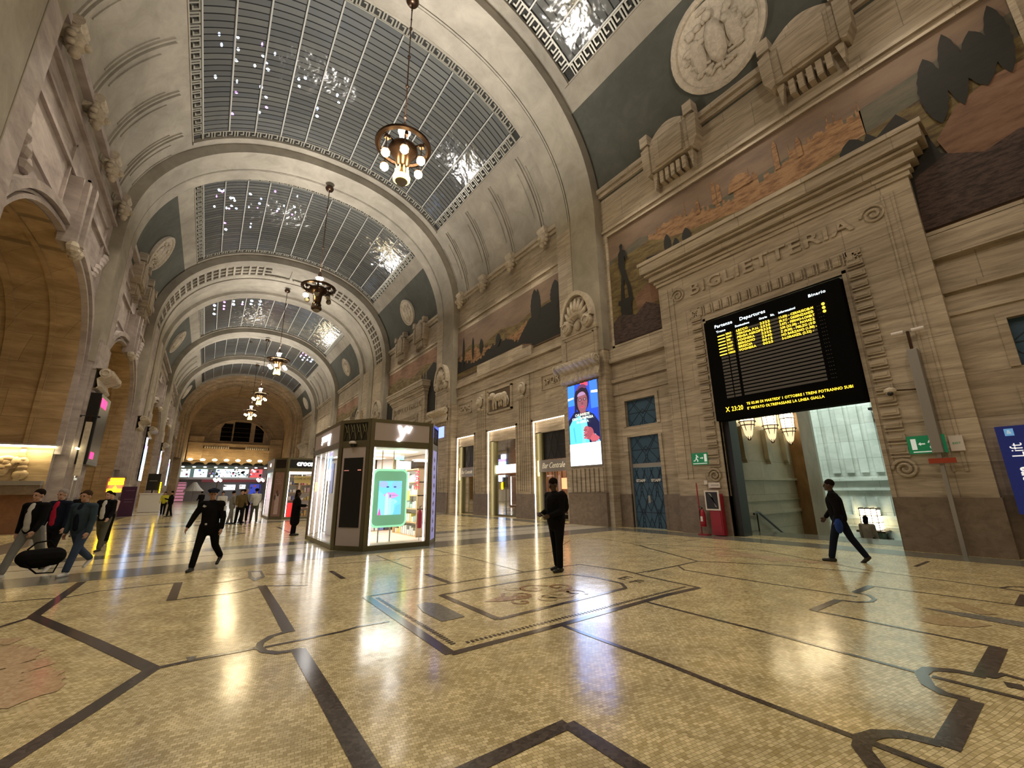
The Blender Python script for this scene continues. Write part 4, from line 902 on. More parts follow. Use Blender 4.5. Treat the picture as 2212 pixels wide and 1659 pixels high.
for yy, zz, h, w in ((18.2, 11.2, 2.3, .8), (17.9, 11.3, 2.1, .5), (16.3, 11.5, 1.8, .9), (25.6, 10.9, 1.8, .3), (24.4, 11, 1.2, .5), (22.2, 11, .9, .6), (27.0, 10.5, 2.6, .3)): cyp(m, MX, yy, zz, h, w)
flat(m, MX, [(25.9, 12.55), (25.2, 12.8), (24.3, 12.9), (23.6, 12.75), (24.2, 12.55)], MFIELD)
tag(m.build('mural'), 'dark mural of twilight town and twin black cypresses with stepped lower edge above the bar', 'mural')
for yc, lab in ((37.7, 'reddish landscape mural behind the second ticket portal down the hall'), (60.7, 'small dim mural above the third ticket portal far down the hall')):
    m = MB(); rr = random.Random(int(yc)); flat(m, MX, [(yc - 6.4, 8.12), (yc + 6.5, 8.12), (yc + 6.5, 13.9), (yc - 6.4, 13.9)], MPINK)
    flat(m, MX, [(yc + 6.5, 12.6), (yc + 3, 12.9), (yc, 12.2), (yc - 3, 12.8), (yc - 6.4, 12.4), (yc - 6.4, 8.2), (yc + 6.5, 8.2)], MFIELD); flat(m, MX, [(yc - 3.6, 12), (yc - 5, 12.6), (yc - 6.4, 12), (yc - 6.4, 8.2), (yc - 3.6, 8.2)], MDARK); flat(m, MX, [(yc + 4.2, 10.8), (yc + 5.5, 11.5), (yc + 6.5, 11), (yc + 6.5, 8.2), (yc + 4.2, 8.2)], MDARK)
    for q in range(5): cyp(m, MX, yc - 5 + q * .6, 10.5, 1.6, .35)
    tag(m.build('mural'), lab, 'mural')
# ---- plaster ornaments of the vault: medallions
def medallion(u, y, r, lab, z=None, seed=1):
    s = 1 if u > 0 else -1; au = abs(u); z = vz(au); du = .05; t = Vector((du * 2, vz(au + du) - vz(au - du))).normalized()  # tangent (outward, down)
    X_ = Vector((s * t.x, 0, t.y)); Y_ = Vector((0, 1, 0)); N_ = X_.cross(Y_) ; 
    if N_.dot(Vector((-s, 0, -.3))) < 0: N_ = -N_
    M = Matrix((Y_, -X_, N_)).transposed().to_4x4(); M.translation = Vector((CX + u, y, z)) + N_ * .12
    th = thing('relief_medallion', (0, 0, 0), lab, 'medallion'); th.matrix_world = M
    m = MB(); m.lathe([(0, .02), (r * .86, .02), (r * .88, .1), (r * .93, .16), (r, .1), (r, -.25)], RELIEF, (0, 0, 0), 36); m.build('disc', th, smooth=False)
    m = MB(); rr = random.Random(seed)
    m.ball((0, -.05 * r, .08), (.22 * r, .5 * r, .12), RELIEF, 10); m.ball((-.38 * r, -.1 * r, .06), (.16 * r, .42 * r, .1), RELIEF, 10); m.ball((.4 * r, -.08 * r, .06), (.17 * r, .42 * r, .1), RELIEF, 10)
    m.ball((0, .52 * r, .1), (.11 * r, .12 * r, .1), RELIEF, 8); m.ball((-.4 * r, .4 * r, .08), (.1 * r, .11 * r, .08), RELIEF, 8); m.ball((.42 * r, .42 * r, .08), (.1 * r, .11 * r, .08), RELIEF, 8)
    for k in range(22):
        a = rr.random() * 6.28; q = r * (.3 + .42 * rr.random()); m.ball((q * cos(a), q * sin(a), .05), (r * (.05 + .1 * rr.random()), r * (.04 + .07 * rr.random()), .09), RELIEF, 7)
    for k in range(7): a = pi + pi * (k + .5) / 7; m.tube([(.2 * r * cos(a), .2 * r * sin(a) - .3 * r, .06), (.62 * r * cos(a), .62 * r * sin(a) - .05 * r, .07)], .035 * r, RELIEF, 6)
    m.build('figure_relief', th, smooth=True)
medallion(9.75, 5.6, 1.85, 'large round plaster relief of standing figures on the green vault above the portal', seed=1)
medallion(9.72, 37.7, 1.3, 'round plaster medallion on the right green panel behind the first skylight bay', seed=2)
medallion(-9.72, 37.7, 1.5, 'round plaster medallion on the left green panel, largest on that side', seed=3)
medallion(9.72, 60.7, 1.3, 'round plaster medallion on the right green panel beyond the coffered arch', seed=4)
medallion(-9.72, 60.7, 1.5, 'oval-looking plaster medallion on the left green panel beyond the coffered arch', seed=5)
medallion(9.72, 91.5, 1.3, 'farthest plaster medallion on the right side before the end wall', seed=6)
medallion(-9.72, 91.5, 1.4, 'farthest plaster medallion on the left side before the end wall', seed=7)
# ---- cartouches that break the cornice
def cartouche(s, y, lab, first=None):
    X = 14.9 if s > 0 else -5.9
    if first:
        o = copy_tree(first); o.location = (X, y, 14.6); o.rotation_euler = (0, 0, 0 if s > 0 else pi); o['label'] = lab; return o
    t = thing('stone_cartouche', (X, y, 14.6), lab, 'cartouche', None)
    m = MB(); h = 2.75; arc = [(-.95 + 1.9 * k / 10, 2.3 + .5 * sin(pi * k / 10)) for k in range(11)]
    m.prism([(-.0, a, z) for a, z in [(-.95, .75)] + arc + [(.95, .75)]], (-.42, 0, 0), TRAV); m.prism([(-.42, a * .72, z * .94) for a, z in [(-.9, .9)] + [(a, z - .1) for a, z in arc] + [(.9, .9)]], (-.1, 0, 0), TRAV)
    m.build('body', t)
    def sc_(m, e): m.prism([(0, e * .95, 2.25), (0, e * 1.35, 2.1), (0, e * 1.3, 1.0), (0, e * 1.1, .6), (0, e * .95, .7)], (-.5, 0, 0), TRAV); m.box(-.6, 0, min(e * .9, e * 1.3), max(e * .9, e * 1.3), 2.2, 2.75, TRAV); m.prism([(0, e * .75, .7), (0, e * 1.0, .75), (0, e * .9, -.15)], (-.3, 0, 0), TRAV)
    each('side_scroll', t, sc_, (1, -1))
    m = MB()
    for k in range(5): m.box(-.34, 0, -.62 + k * .27, -.62 + k * .27 + .17, .05, .62, TRAV)
    m.build('dentils', t); return t
c1 = cartouche(1, 8.3, 'arched stone cartouche nearer the pillar, on the cornice above the ticket portal')
cartouche(1, 3.1, 'arched stone cartouche nearer the right edge, under the big medallion', c1)
cartouche(1, 40.2, 'distant stone cartouche, left one of the pair over the second ticket portal', c1); cartouche(1, 35.3, 'distant stone cartouche, right one of the pair over the second ticket portal', c1)
cartouche(-1, 36, 'stone cartouche on the left wall under the nearest left medallion', c1); cartouche(-1, 40.4, 'stone cartouche on the left wall, the farther one under the nearest left medallion', c1)
# ---- lion-head brackets under the ribs
def bracket(s, y, lab, first=None):
    X = 14.9 if s > 0 else -5.9
    if first:
        o = copy_tree(first); o.location = (X, y, 16.15); o.rotation_euler = (0, 0, 0 if s > 0 else pi); o['label'] = lab; return o
    t = thing('head_bracket', (X, y, 16.15), lab, 'bracket')
    m = MB(); m.ball((-.42, 0, 0), (.3, .3, .36), RELIEF, 12); m.ball((-.68, 0, -.08), (.14, .15, .14), RELIEF, 8); m.ball((-.6, .14, .1), (.07, .07, .06), RELIEF, 6); m.ball((-.6, -.14, .1), (.07, .07, .06), RELIEF, 6); m.ball((-.45, 0, -.42), (.16, .2, .2), RELIEF, 8)
    for k in range(9): a = k * 2 * pi / 9; m.ball((-.35, .32 * cos(a), .36 * sin(a)), (.14, .11, .12), RELIEF, 6)
    m.build('carved_head', t, smooth=True)
    m = MB(); m.prism([(0, -.3, .05), (-.5, -.3, .35), (-.55, -.3, .75), (0, -.3, .75)], (0, .6, 0), RELIEF); m.lathe([(0, -.34), (.2, -.34), (.2, .34), (0, .34)], RELIEF, (-.4, 0, .6), 12, 'Y'); m.build('scroll', t); return t
b1 = bracket(1, 16.95, 'carved head bracket under the vault rib, nearest of four above the bar mural')
for y, w in ((20.4, 'second'), (23.9, 'third'), (27.35, 'farthest')): bracket(1, y, 'carved head bracket above the bar mural, %s from the near pier' % w, b1)
for y, w in ((16.95, 'nearest, at the top left corner'), (20.4, 'second'), (23.9, 'third'), (27.35, 'farthest, beside the arch')): bracket(-1, y, 'carved head bracket on the left wall under the ribs, %s' % w, b1)
# ---- shell crests and scrolled consoles on the piers
def shell(s, y, lab, first=None):
    X = 14.3 if s > 0 else -5.3
    if first:
        o = copy_tree(first); o.location = (X, y, 9.3); o.rotation_euler = (0, 0, 0 if s > 0 else pi); o['label'] = lab; return o
    t = thing('shell_crest', (X, y, 9.3), lab, 'shell ornament')
    m = MB(); n = 18; ar = [(-1.12 * cos(pi * k / n), .55 + 1.6 * sin(pi * k / n)) for k in range(n + 1)]; inn = [(-.93 * cos(pi * k / n), .55 + 1.38 * sin(pi * k / n)) for k in range(n + 1)]
    m.prism([(.1, a, z) for a, z in [(-1.15, 0)] + ar + [(1.15, 0)]], (-.12, 0, 0), RELIEF)
    for k in range(n): m.prism([(-.02, *ar[k]), (-.02, *ar[k + 1]), (-.02, *inn[k + 1]), (-.02, *inn[k])], (-.24, 0, 0), RELIEF)
    m.build('arched_hood', t)
    m = MB()
    for k in range(9):
        a = pi * (k + .5) / 9; m.tube([(-.05, -.3 * cos(a), .35 + .35 * sin(a)), (-.2, -.62 * cos(a), .42 + .8 * sin(a)), (-.12, -.86 * cos(a), .52 + 1.22 * sin(a))], [.06, .13, .09], RELIEF, 8)
    m.build('fan_leaves', t, smooth=True)
    m = MB()
    for e in (1, -1): m.lathe([(0, -.12), (.3, -.12), (.33, .0), (.3, .14), (0, .14)], RELIEF, (-.14, e * .72, .35), 16, 'X'); m.tube([(-.28, e * .72 + .2 * cos(q * .6), .35 + .2 * sin(q * .6)) for q in range(10)], .045, RELIEF, 6)
    m.tube([(-.14, -.95 * cos(pi * k / 8) * .6, .55 + .4 * sin(pi * k / 8)) for k in range(9)], .12, RELIEF, 8); m.ball((-.1, 0, .3), (.14, .24, .25), RELIEF, 10); m.build('volutes', t, smooth=True); return t
def console(s, y, lab, first=None):
    X = 14.3 if s > 0 else -5.3
    if first:
        o = copy_tree(first); o.location = (X, y, 6.7); o.rotation_euler = (0, 0, 0 if s > 0 else pi); o['label'] = lab; return o
    t = thing('scroll_console', (X, y, 6.7), lab, 'console')
    m = MB(); rows = []
    pf = [(0, 0), (-.16, .02), (-.22, .12), (-.16, .3), (-.12, .5), (-.3, .66), (-.46, .78), (-.46, .95), (-.3, 1.02), (0, 1.02)]
    for k in range(61):
        y_ = -1.22 + 2.44 * k / 60; f = 1 - .32 * abs(cos(k / 60 * 8 * pi)) ** 3; rows.append([(x * f * 1.5, y_ * 1.08, z) for x, z in pf])
    m.grid(rows, RELIEF); m.build('fluted_roll', t)
    def vo_(m, e): m.lathe([(0, -.05), (.24, -.05), (.24, .05), (0, .05)], RELIEF, (-.42, e * 1.36, .8), 14, 'Y'); m.tube([(-.42 + .15 * cos(q * .7), e * 1.42, .8 + .15 * sin(q * .7)) for q in range(9)], .035, RELIEF, 6)
    each('volute_end', t, vo_, (1, -1))
    return t
sh1 = shell(1, 14.15, 'big stone shell crest on the near right pier, above the video screen'); co1 = console(1, 14.15, 'fluted stone scroll console directly above the video screen')
for s, y, w in ((1, 29.6, 'second pier on the right, left of the bar'), (1, 45.8, 'third pier on the right, behind the front kiosk'), (1, 52.7, 'fourth pier on the right'), (1, 68.7, 'fifth pier on the right'), (-1, 29.6, 'near left pier, above the dark wall board'), (-1, 45.8, 'second left pier beyond the niche'), (-1, 52.7, 'third left pier'), (-1, 68.7, 'fourth left pier far down the hall')):
    if s > 0: shell(s, y, 'stone shell crest on the ' + w, sh1)
    console(s, y, 'stone scroll console on the ' + w, co1)
# ---- reliefs over the bar
t = thing('wolf_relief', (14.88, 22.2, 7.3), 'square stone relief of a she-wolf above the middle bar window', 'relief')
m = MB(); m.box(-.02, .02, -1.2, 1.2, -.66, .66, plain('shadowed_stone_ground', (.16, .12, .085), .8)); m.build('ground', t)
m = MB(); m.ball((-.15, -.1, .15), (.2, .72, .27), RELIEF, 12); m.ball((-.18, .62, .3), (.2, .3, .26), RELIEF, 10); m.ball((-.22, .9, .22), (.14, .24, .13), RELIEF, 8); m.ball((-.15, -.7, .12), (.18, .3, .3), RELIEF, 10)
for y_, dy in ((.5, .08), (.3, -.05), (-.6, -.12), (-.85, -.05)): m.tube([(-.15, y_, .1), (-.15, y_ + dy, -.25), (-.14, y_ + dy * .5, -.6)], [.12, .08, .07], RELIEF, 7)
m.tube([(-.1, -.95, .1), (-.1, -1.1, -.2), (-.1, -1.02, -.5)], .05, RELIEF, 6)
for y_ in (-.1, -.35): m.ball((-.12, y_, -.3), (.1, .1, .2), RELIEF, 8); m.ball((-.14, y_ + .03, -.08), .08, RELIEF, 8)
m.build('wolf_figure', t, smooth=True)
def mask(y, lab):
    t = thing('lion_mask', (14.8, y, 7.4), lab, 'lion mask'); m = MB(); m.box(.05, .1, -.42, .42, -.62, .68, TRAV)
    m.prism([(.05, .42 * cos(pi * k / 8), .3 + .42 * sin(pi * k / 8)) for k in range(9)], (-.1, 0, 0), TRAV); m.build('panel', t)
    m = MB(); m.ball((-.08, 0, .1), (.2, .26, .3), RELIEF, 10); m.ball((-.24, 0, -.02), (.12, .12, .12), RELIEF, 8); m.ball((-.05, 0, -.38), (.12, .2, .14), RELIEF, 8); m.tube([(-.06, .3 * cos(k * pi / 5), .12 + .34 * sin(k * pi / 5)) for k in range(10)], .08, RELIEF, 6, True); m.build('carved_head', t, smooth=True)
mask(19.65, 'carved lion mask between the right and middle bar windows'); mask(24.6, 'carved lion mask between the middle and left bar windows')
# ---- video screen
SC_ = {}
def em(n, c, e=1.0): return plain(n, (0, 0, 0), .4, 0, c, e)
t = thing('video_screen', (14.24, 14.1, 2.66), 'tall bright video screen showing a woman in denim on the near stone pier', 'screen')
m = MB(); m.box(0, .1, -1.03, 1.03, -.06, 3.98, GREY); m.build('casing', t)
m = MB(); k_ = [0]
def sp(pts, c, e=3.0):
    k_[0] += 1; key = 'screen_%02d_%02d_%02d' % tuple(int(v * 99) for v in c)
    m.poly([(-.005 - .001 * k_[0], y, z) for y, z in pts], em(key, c, e))
def el(cy, cz, ry, rz, c, a0=0, a1=360, n=20, e=3.0): sp([(cy + ry * cos(R_(a0 + (a1 - a0) * k / n)), cz + rz * sin(R_(a0 + (a1 - a0) * k / n))) for k in range(n)], c, e)
sp([(-1, 0), (1, 0), (1, 3.93), (-1, 3.93)], (.008, .03, .24)); sp([(-1, 0), (1, 0), (1, 1.02), (-1, 1.02)], (.9, .93, 1), 3.4)
sp([(-1, 2.6), (-.55, 2.6), (-.5, 3.93), (-1, 3.93)], (.02, .08, .5)); sp([(1, 2.9), (.55, 2.9), (.5, 3.93), (1, 3.93)], (.02, .10, .55)); sp([(1, 3.2), (.6, 3.25), (.6, 3.32), (1, 3.3)], (.8, .9, 1)); sp([(-1, 3.3), (-.6, 3.35), (-.6, 3.45), (-1, 3.42)], (.7, .85, 1)); sp([(-.4, 3.75), (.1, 3.8), (.1, 3.93), (-.4, 3.93)], (.5, .03, .05))
sp([(1, 1.02), (1, 2.2), (.6, 2.55), (.1, 2.6), (-.35, 2.5), (-.7, 2.3), (-1, 1.9), (-1, 1.02)], (.003, .004, .02)); el(.05, 3.15, .5, .68, (.006, .003, .008)); el(0, 3.34, .46, .54, (.05, .015, .04), 30, 150); el(.03, 3.12, .44, .6, (.006, .003, .008)); sp([(.35, 2.2), (.5, 3.2), (.55, 2.5)], (.006, .003, .008))
sp([(.18, 2.35), (.2, 2.7), (-.2, 2.7), (-.2, 2.3)], (.09, .03, .035)); el(.0, 3.0, .34, .52, (.105, .035, .045)); el(.05, 3.3, .28, .2, (.16, .09, .16), 0, 180)
el(.15, 3.12, .12, .085, (.05, .015, .02)); el(-.17, 3.12, .12, .085, (.05, .015, .02)); el(.15, 3.12, .045, .04, (.22, .18, .2)); el(-.17, 3.12, .045, .04, (.22, .18, .2)); el(.15, 3.12, .022, .03, (.01, .01, .01)); el(-.17, 3.12, .022, .03, (.01, .01, .01)); el(0, 2.93, .06, .06, (.07, .02, .025)); el(0, 2.76, .13, .055, (.22, .03, .05)); el(0, 2.765, .1, .015, (.12, .01, .02))
sp([(.95, 1.02), (.95, 1.9), (.7, 2.2), (.2, 2.35), (0, 2.1), (-.2, 2.3), (-.3, 1.6), (-.35, 1.02)], (.05, .32, .62)); sp([(.2, 2.35), (.0, 2.1), (-.2, 2.3), (-.1, 1.02), (.1, 1.02)], (.09, .45, .75)); sp([(.7, 1.8), (.6, 1.85), (.5, 1.1), (.6, 1.1)], (.03, .2, .45))
sp([(-1, 1.05), (-.75, 1.4), (-.6, 1.2), (-.8, 1.02), (-1, 1.02)], (.05, .30, .6)); el(-.35, 1.45, .3, .3, (.14, .03, .04)); el(-.2, 1.68, .16, .13, (.18, .04, .05)); sp([(-.4, 1.2), (-.62, 1.45), (-1, 1.2), (-.9, 1.05), (-.5, 1.05)], (.2, .04, .05))
for q in range(4): el(-.12 - q * .0, 1.62 - q * .12, .13, .055, (.20, .05, .06) if q % 2 else (.12, .03, .035))
m.build('picture', t)
YL = plain('screen_caption', (0, 0, 0), .5, 0, (.85, 1, .75), 1.3)
for b_, z in (('CHI INVESTE', 2.37), ("CREA UN'IMPRESA", 2.2), ('IN AFRICA', 2.03)): text_obj('caption', b_, frame((-.07, 0, z), (0, -1, 0), (0, 0, 1)), .17, YL, t, .002, bold=.003)
area('screen_glow', (14.1, 14.1, 4.6), (0, R_(90), 0), 3.6, 1.9, 60, (.45, .55, 1))
# ---- things on the portal wall
def sign(name, lab, cat, x, y, z, w, h, mat, bits, d=.03, T=None):
    t = thing(name, (x, y, z), lab, cat); m = MB(); m.box(0, d, -w / 2, w / 2, 0, h, mat); m.build('plate', t); bits(t); return t
GRN = plain('exit_green', (.01, .16, .06), .4, 0, (.01, .2, .08), .25); WHT = plain('sign_white', (.75, .8, .75), .4, 0, (.8, .9, .85), .25)
def exit_bits(flip):
    def f(t):
        m = MB(); s = -1 if flip else 1; X = -.006
        def P(pts, mm=WHT): m.poly([(X, s * y, z) for y, z in pts], mm)
        P([(-.18, .1), (-.28, .1), (-.28, .37), (-.18, .37)]); P([(-.02, .25), (-.02, .22), (-.1, .22), (-.1, .19), (-.15, .235), (-.1, .28), (-.1, .25)])
        m.ball((X, s * .11, .345), (.006, .026, .026), WHT, 8); P([(.16, .2), (.12, .32), (.06, .32), (.03, .26), (.05, .25), (.08, .29), (.1, .22), (.05, .16), (.07, .1), (.1, .1), (.09, .15), (.14, .2), (.18, .13), (.24, .13), (.24, .16), (.2, .16)])
        P([(.27, .03), (.27, .055), (-.27, .055), (-.27, .03)]); m.build('pictogram', t)
    return f
sign('exit_sign', 'green running-man exit sign left of the ticket portal, above the fire extinguisher', 'sign', 14.53, 8.62, 2.40, .62, .42, GRN, exit_bits(False))
sign('exit_sign', 'green running-man exit sign right of the ticket portal behind the camera mast', 'sign', 14.53, 2.55, 2.36, .70, .44, GRN, exit_bits(True))
sign('notice', 'small white exit notice stuck on the stone beside the right exit sign', 'sign', 14.53, 2.02, 2.38, .24, .36, WHITE, lambda t: text_obj('lettering', 'EXIT', frame((-.006, 0, .18), (0, -1, 0), (0, 0, 1)), .07, GRN, t, .001))
sign('notice', 'white notice strip above the framed black poster and red hydrant cabinet', 'sign', 14.53, 8.2, 1.58, .42, .18, WHITE, lambda t: (text_obj('lettering', 'VIETATO FUMARE', frame((-.006, -.03, .09), (0, -1, 0), (0, 0, 1)), .035, BLACK, t, .001)))
sign('notice', 'tiny white label above the fire extinguisher, left of the notice strip', 'sign', 14.53, 8.5, 1.7, .12, .14, WHITE, lambda t: None)
REDM = plain('fire_red', (.32, .012, .03), .35, noise=.1)
t = thing('hydrant_cabinet', (14.33, 8.15, 0), 'narrow red fire hydrant cabinet standing against the portal base', 'cabinet'); m = MB(); m.box(0, .22, -.21, .21, .02, 1.38, REDM); m.build('body', t, bevel=.01); m = MB(); m.box(-.015, 0, -.17, .17, .1, .85, REDM); m.build('door', t)
t = thing('framed_poster', (14.28, 8.2, .83), 'white framed black and white poster leaning on top of the red cabinet', 'poster'); m = MB(); m.box(0, .035, -.26, .26, 0, .66, WHITE); m.build('frame', t); m = MB(); m.poly([(-.004, -.21, .05), (-.004, .21, .05), (-.004, .21, .61), (-.004, -.21, .61)], BLACK); m.poly([(-.006, .12, .58), (.0 - .006, .02, .55), (-.006, -.1, .12), (-.006, -.16, .1), (-.006, -.02, .42)], GREY); m.build('print', t)
t = thing('fire_extinguisher', (14.3, 8.62, 0), 'red fire extinguisher on a red stand beside the hydrant cabinet', 'fire extinguisher')
m = MB(); m.lathe([(0, .3), (.085, .31), (.09, .36), (.09, .72), (.05, .82), (.03, .86), (0, .86)], REDM, (0, 0, 0), 16); m.build('cylinder', t, smooth=True)
m = MB(); m.tube([(0, 0, .86), (0, 0, .92)], .02, BLACK, 8); m.tube([(0, .02, .92), (-.02, .12, .95)], .012, BLACK, 6); m.tube([(0, 0, .9), (-.08, .06, .8), (-.1, .06, .5)], .012, BLACK, 6); m.build('valve_and_hose', t)
m = MB(); m.box(.0, .03, .1, .13, .0, 1.75, REDM); m.box(-.15, .15, -.15, .17, 0, .03, REDM); m.lathe([(.1, .28), (.1, .32)], REDM, (0, 0, 0), 14); m.build('stand', t)
m = MB(); m.box(-.094, -.08, -.04, .04, .45, .62, WHITE); m.build('paper_label', t)
t = thing('camera_mast', (14.33, 2.35, 0), 'grey surveillance mast with two white cameras right of the ticket portal', 'camera mast')
m = MB(); m.box(.0, .22, -.1, .1, 2.35, 5.0, GREY); m.build('box_section', t, bevel=.01)
m = MB(); m.box(.06, .14, -.04, .04, 0, 2.35, GREY); m.box(.06, .14, -.03, .03, 5, 5.5, DKBR); m.build('pole', t)
for e in (1, -1): m = MB(); m.tube([(.1, 0, 5.48), (.1, e * .1, 5.5)], .015, GREY, 6); m.lathe([(0, -.13), (.05, -.12), (.05, .12), (0, .13)], WHITE, (.08, e * .2, 5.5), 12, 'Y'); m.build('camera_head', t)
m = MB(); m.box(-.01, .0, -.28, .2, 2.1, 2.22, plain('red_tag', (.35, .05, .02), .5)); m.build('red_sticker', t)
m = MB(); m.tube([(.2, .1, 3.98), (.15, .5, 4.02)], .02, DKBR, 6); m.ball((.1, .62, 4.02), (.1, .14, .1), RELIEF, 10); m.ball((.06, .62, 3.95), .07, BLACK, 8); m.build('dome_camera', t)
t = thing('lift_sign', (14.62, .62, .95), 'dark blue lift sign with white lettering cut by the right picture edge', 'sign')
NAVY = plain('sign_navy', (.01, .018, .11), .4, 0, (.01, .02, .14), .3); m = MB(); m.box(0, .1, -.75, .75, 0, 1.92, NAVY); m.build('plate', t); m = MB(); m.box(-.005, 0, .48, .62, 1.7, 1.86, plain('sign_sky_blue', (.1, .25, .45), .4, 0, (.15, .35, .6), .5)); m.build('wheelchair_pictogram', t)
text_obj('wheelchair_mark', '&', frame((-.012, .55, 1.78), (0, -1, 0), (0, 0, 1)), .12, WHT, t, .001)
text_obj('lettering', 'Ascensore', frame((-.012, .5, .04), (0, 0, 1), (0, 1, 0)), .27, plain('white_letters_lit', (.8, .8, .8), .5, 0, (1, 1, 1), .5), t, .001, 'LEFT', bold=.008, sx=.84)
text_obj('lettering', 'Lift', frame((-.012, .5, 1.22), (0, 0, 1), (0, 1, 0)), .27, MATS['white_letters_lit'], t, .001, 'LEFT', sx=.9)
# ================================================================ CHANDELIERS
def chandelier(x, y, lab, first=None, lit=None):
    if first:
        o = copy_tree(first); o.location = (x, y, 0); o['label'] = lab; return o
    t = thing('chandelier', (x, y, 0), lab, 'chandelier', None)
    m = MB(); m.lathe([(0, 23.45), (.22, 23.45), (.3, 23.6), (.26, 23.75), (0, 23.75)], DKBR, seg=20); m.build('ceiling_rose', t, smooth=True)
    m = MB(); m.tube([(0, 0, 23.5), (0, 0, 16.5)], .028, DKBR, 8)
    for k in range(12): m.ball((0, 0, 17 + k * .55), .045 if k % 3 else .08, DKBR, 8)
    m.build('rod', t, smooth=True)
    m = MB(); m.lathe([(.03, 16.7), (.12, 16.6), (.14, 16.35), (.2, 16.25), (.1, 16.2)], DKBR, seg=16); m.lathe([(.26, 16.22), (.19, 16.1), (.16, 15.8), (.17, 15.55)], plain('opal_glass', (.62, .62, .5), .3, 0, (.8, .85, .6), .15), seg=16); m.build('upper_vase', t, smooth=True)
    m = MB(); m.lathe([(1.12, 15.42), (1.14, 15.5), (1.05, 15.56), (.94, 15.52), (.92, 15.44), (1.0, 15.38), (1.12, 15.42)], DKBR, seg=40)
    for k in range(6):
        a = k * pi / 3 + .3; m.tube([(.3 * cos(a), .3 * sin(a), 15.4), (.96 * cos(a), .96 * sin(a), 15.47)], .05, DKBR, 6); m.box(-.09, .09, -.07, .07, 15.3, 15.46, DKBR, Matrix.Rotation(a, 4, 'Z') @ Matrix.Translation((.8, 0, 0)))
    m.build('ring', t, smooth=False)
    m = MB(); m.lathe([(0, 15.62), (.2, 15.6), (.55, 15.42), (.6, 15.28), (.5, 15.1), (.3, 14.95), (.26, 14.5), (.16, 14.3), (0, 14.3)], DKBR, seg=28); m.build('bowl', t, smooth=True)
    GB = plain('lit_basket_glass', (1, .9, .4), .3, 0, (1, .72, .20), 3.5); OFF = lit == 1
    m = MB(); gm = GB if not OFF else DKBR
    for k in range(8): a = k * pi / 4; m.tube([(.2 * cos(a), .2 * sin(a), 14.55), (.22 * cos(a), .22 * sin(a), 14.2), (.31 * cos(a), .31 * sin(a), 14.0)], .028, gm, 6); m.box(-.03, .03, -.03, .03, 14.15, 14.28, gm, Matrix.Rotation(a, 4, 'Z') @ Matrix.Translation((.26, 0, 0)))
    m.lathe([(.3, 14.02), (.35, 13.97), (.34, 13.85), (.26, 13.78)], gm, seg=20); m.lathe([(.3, 13.85), (.18, 13.68), (0, 13.62)], GLOBEOFF, seg=20); m.build('lit_basket', t)
    n = 6
    for k in range(n):
        a = k * 2 * pi / n + .25; cx, cy = .80 * cos(a), .80 * sin(a); on = (not OFF) or k == 3
        m = MB(); m.ball((cx, cy, 14.64), (.175, .175, .165), GLOBE if on else GLOBEOFF, 10); g_ = m.build('globe', t, smooth=True)
        m = MB(); m.tube([(cx, cy, 14.85), (cx, cy, 15.4)], .022, DKBR, 6); m.lathe([(.16, 14.76), (.12, 14.84), (.04, 14.88)], DKBR, (cx, cy, 0), 12); m.build('globe_fitting', g_)
    return t
ch = chandelier(4.8, 14.3, 'nearest chandelier with all its globes lit, hanging in front of the first skylight')
chandelier(4.5, 49.7, 'third chandelier down the hall with bright white globes, under the coffered arch', ch)
chandelier(4.5, 69.0, 'fourth chandelier down the hall, lit, under the plain arch before the last skylight', ch)
chandelier(4.5, 84.5, 'farthest lit chandelier, low in front of the end wall windows', ch)
chandelier(4.55, 29.6, 'second chandelier, dark bronze with only one globe lit', None, 1)
t = thing('sprinkler_head', (2.5, 70, 23.2), 'tiny dark ring fitting under the fourth arch, left of the third chandelier', 'fitting'); m = MB(); m.lathe([(.12, 0), (.25, .08), (.12, .2)], DKBR, seg=14); m.build('ring', t)
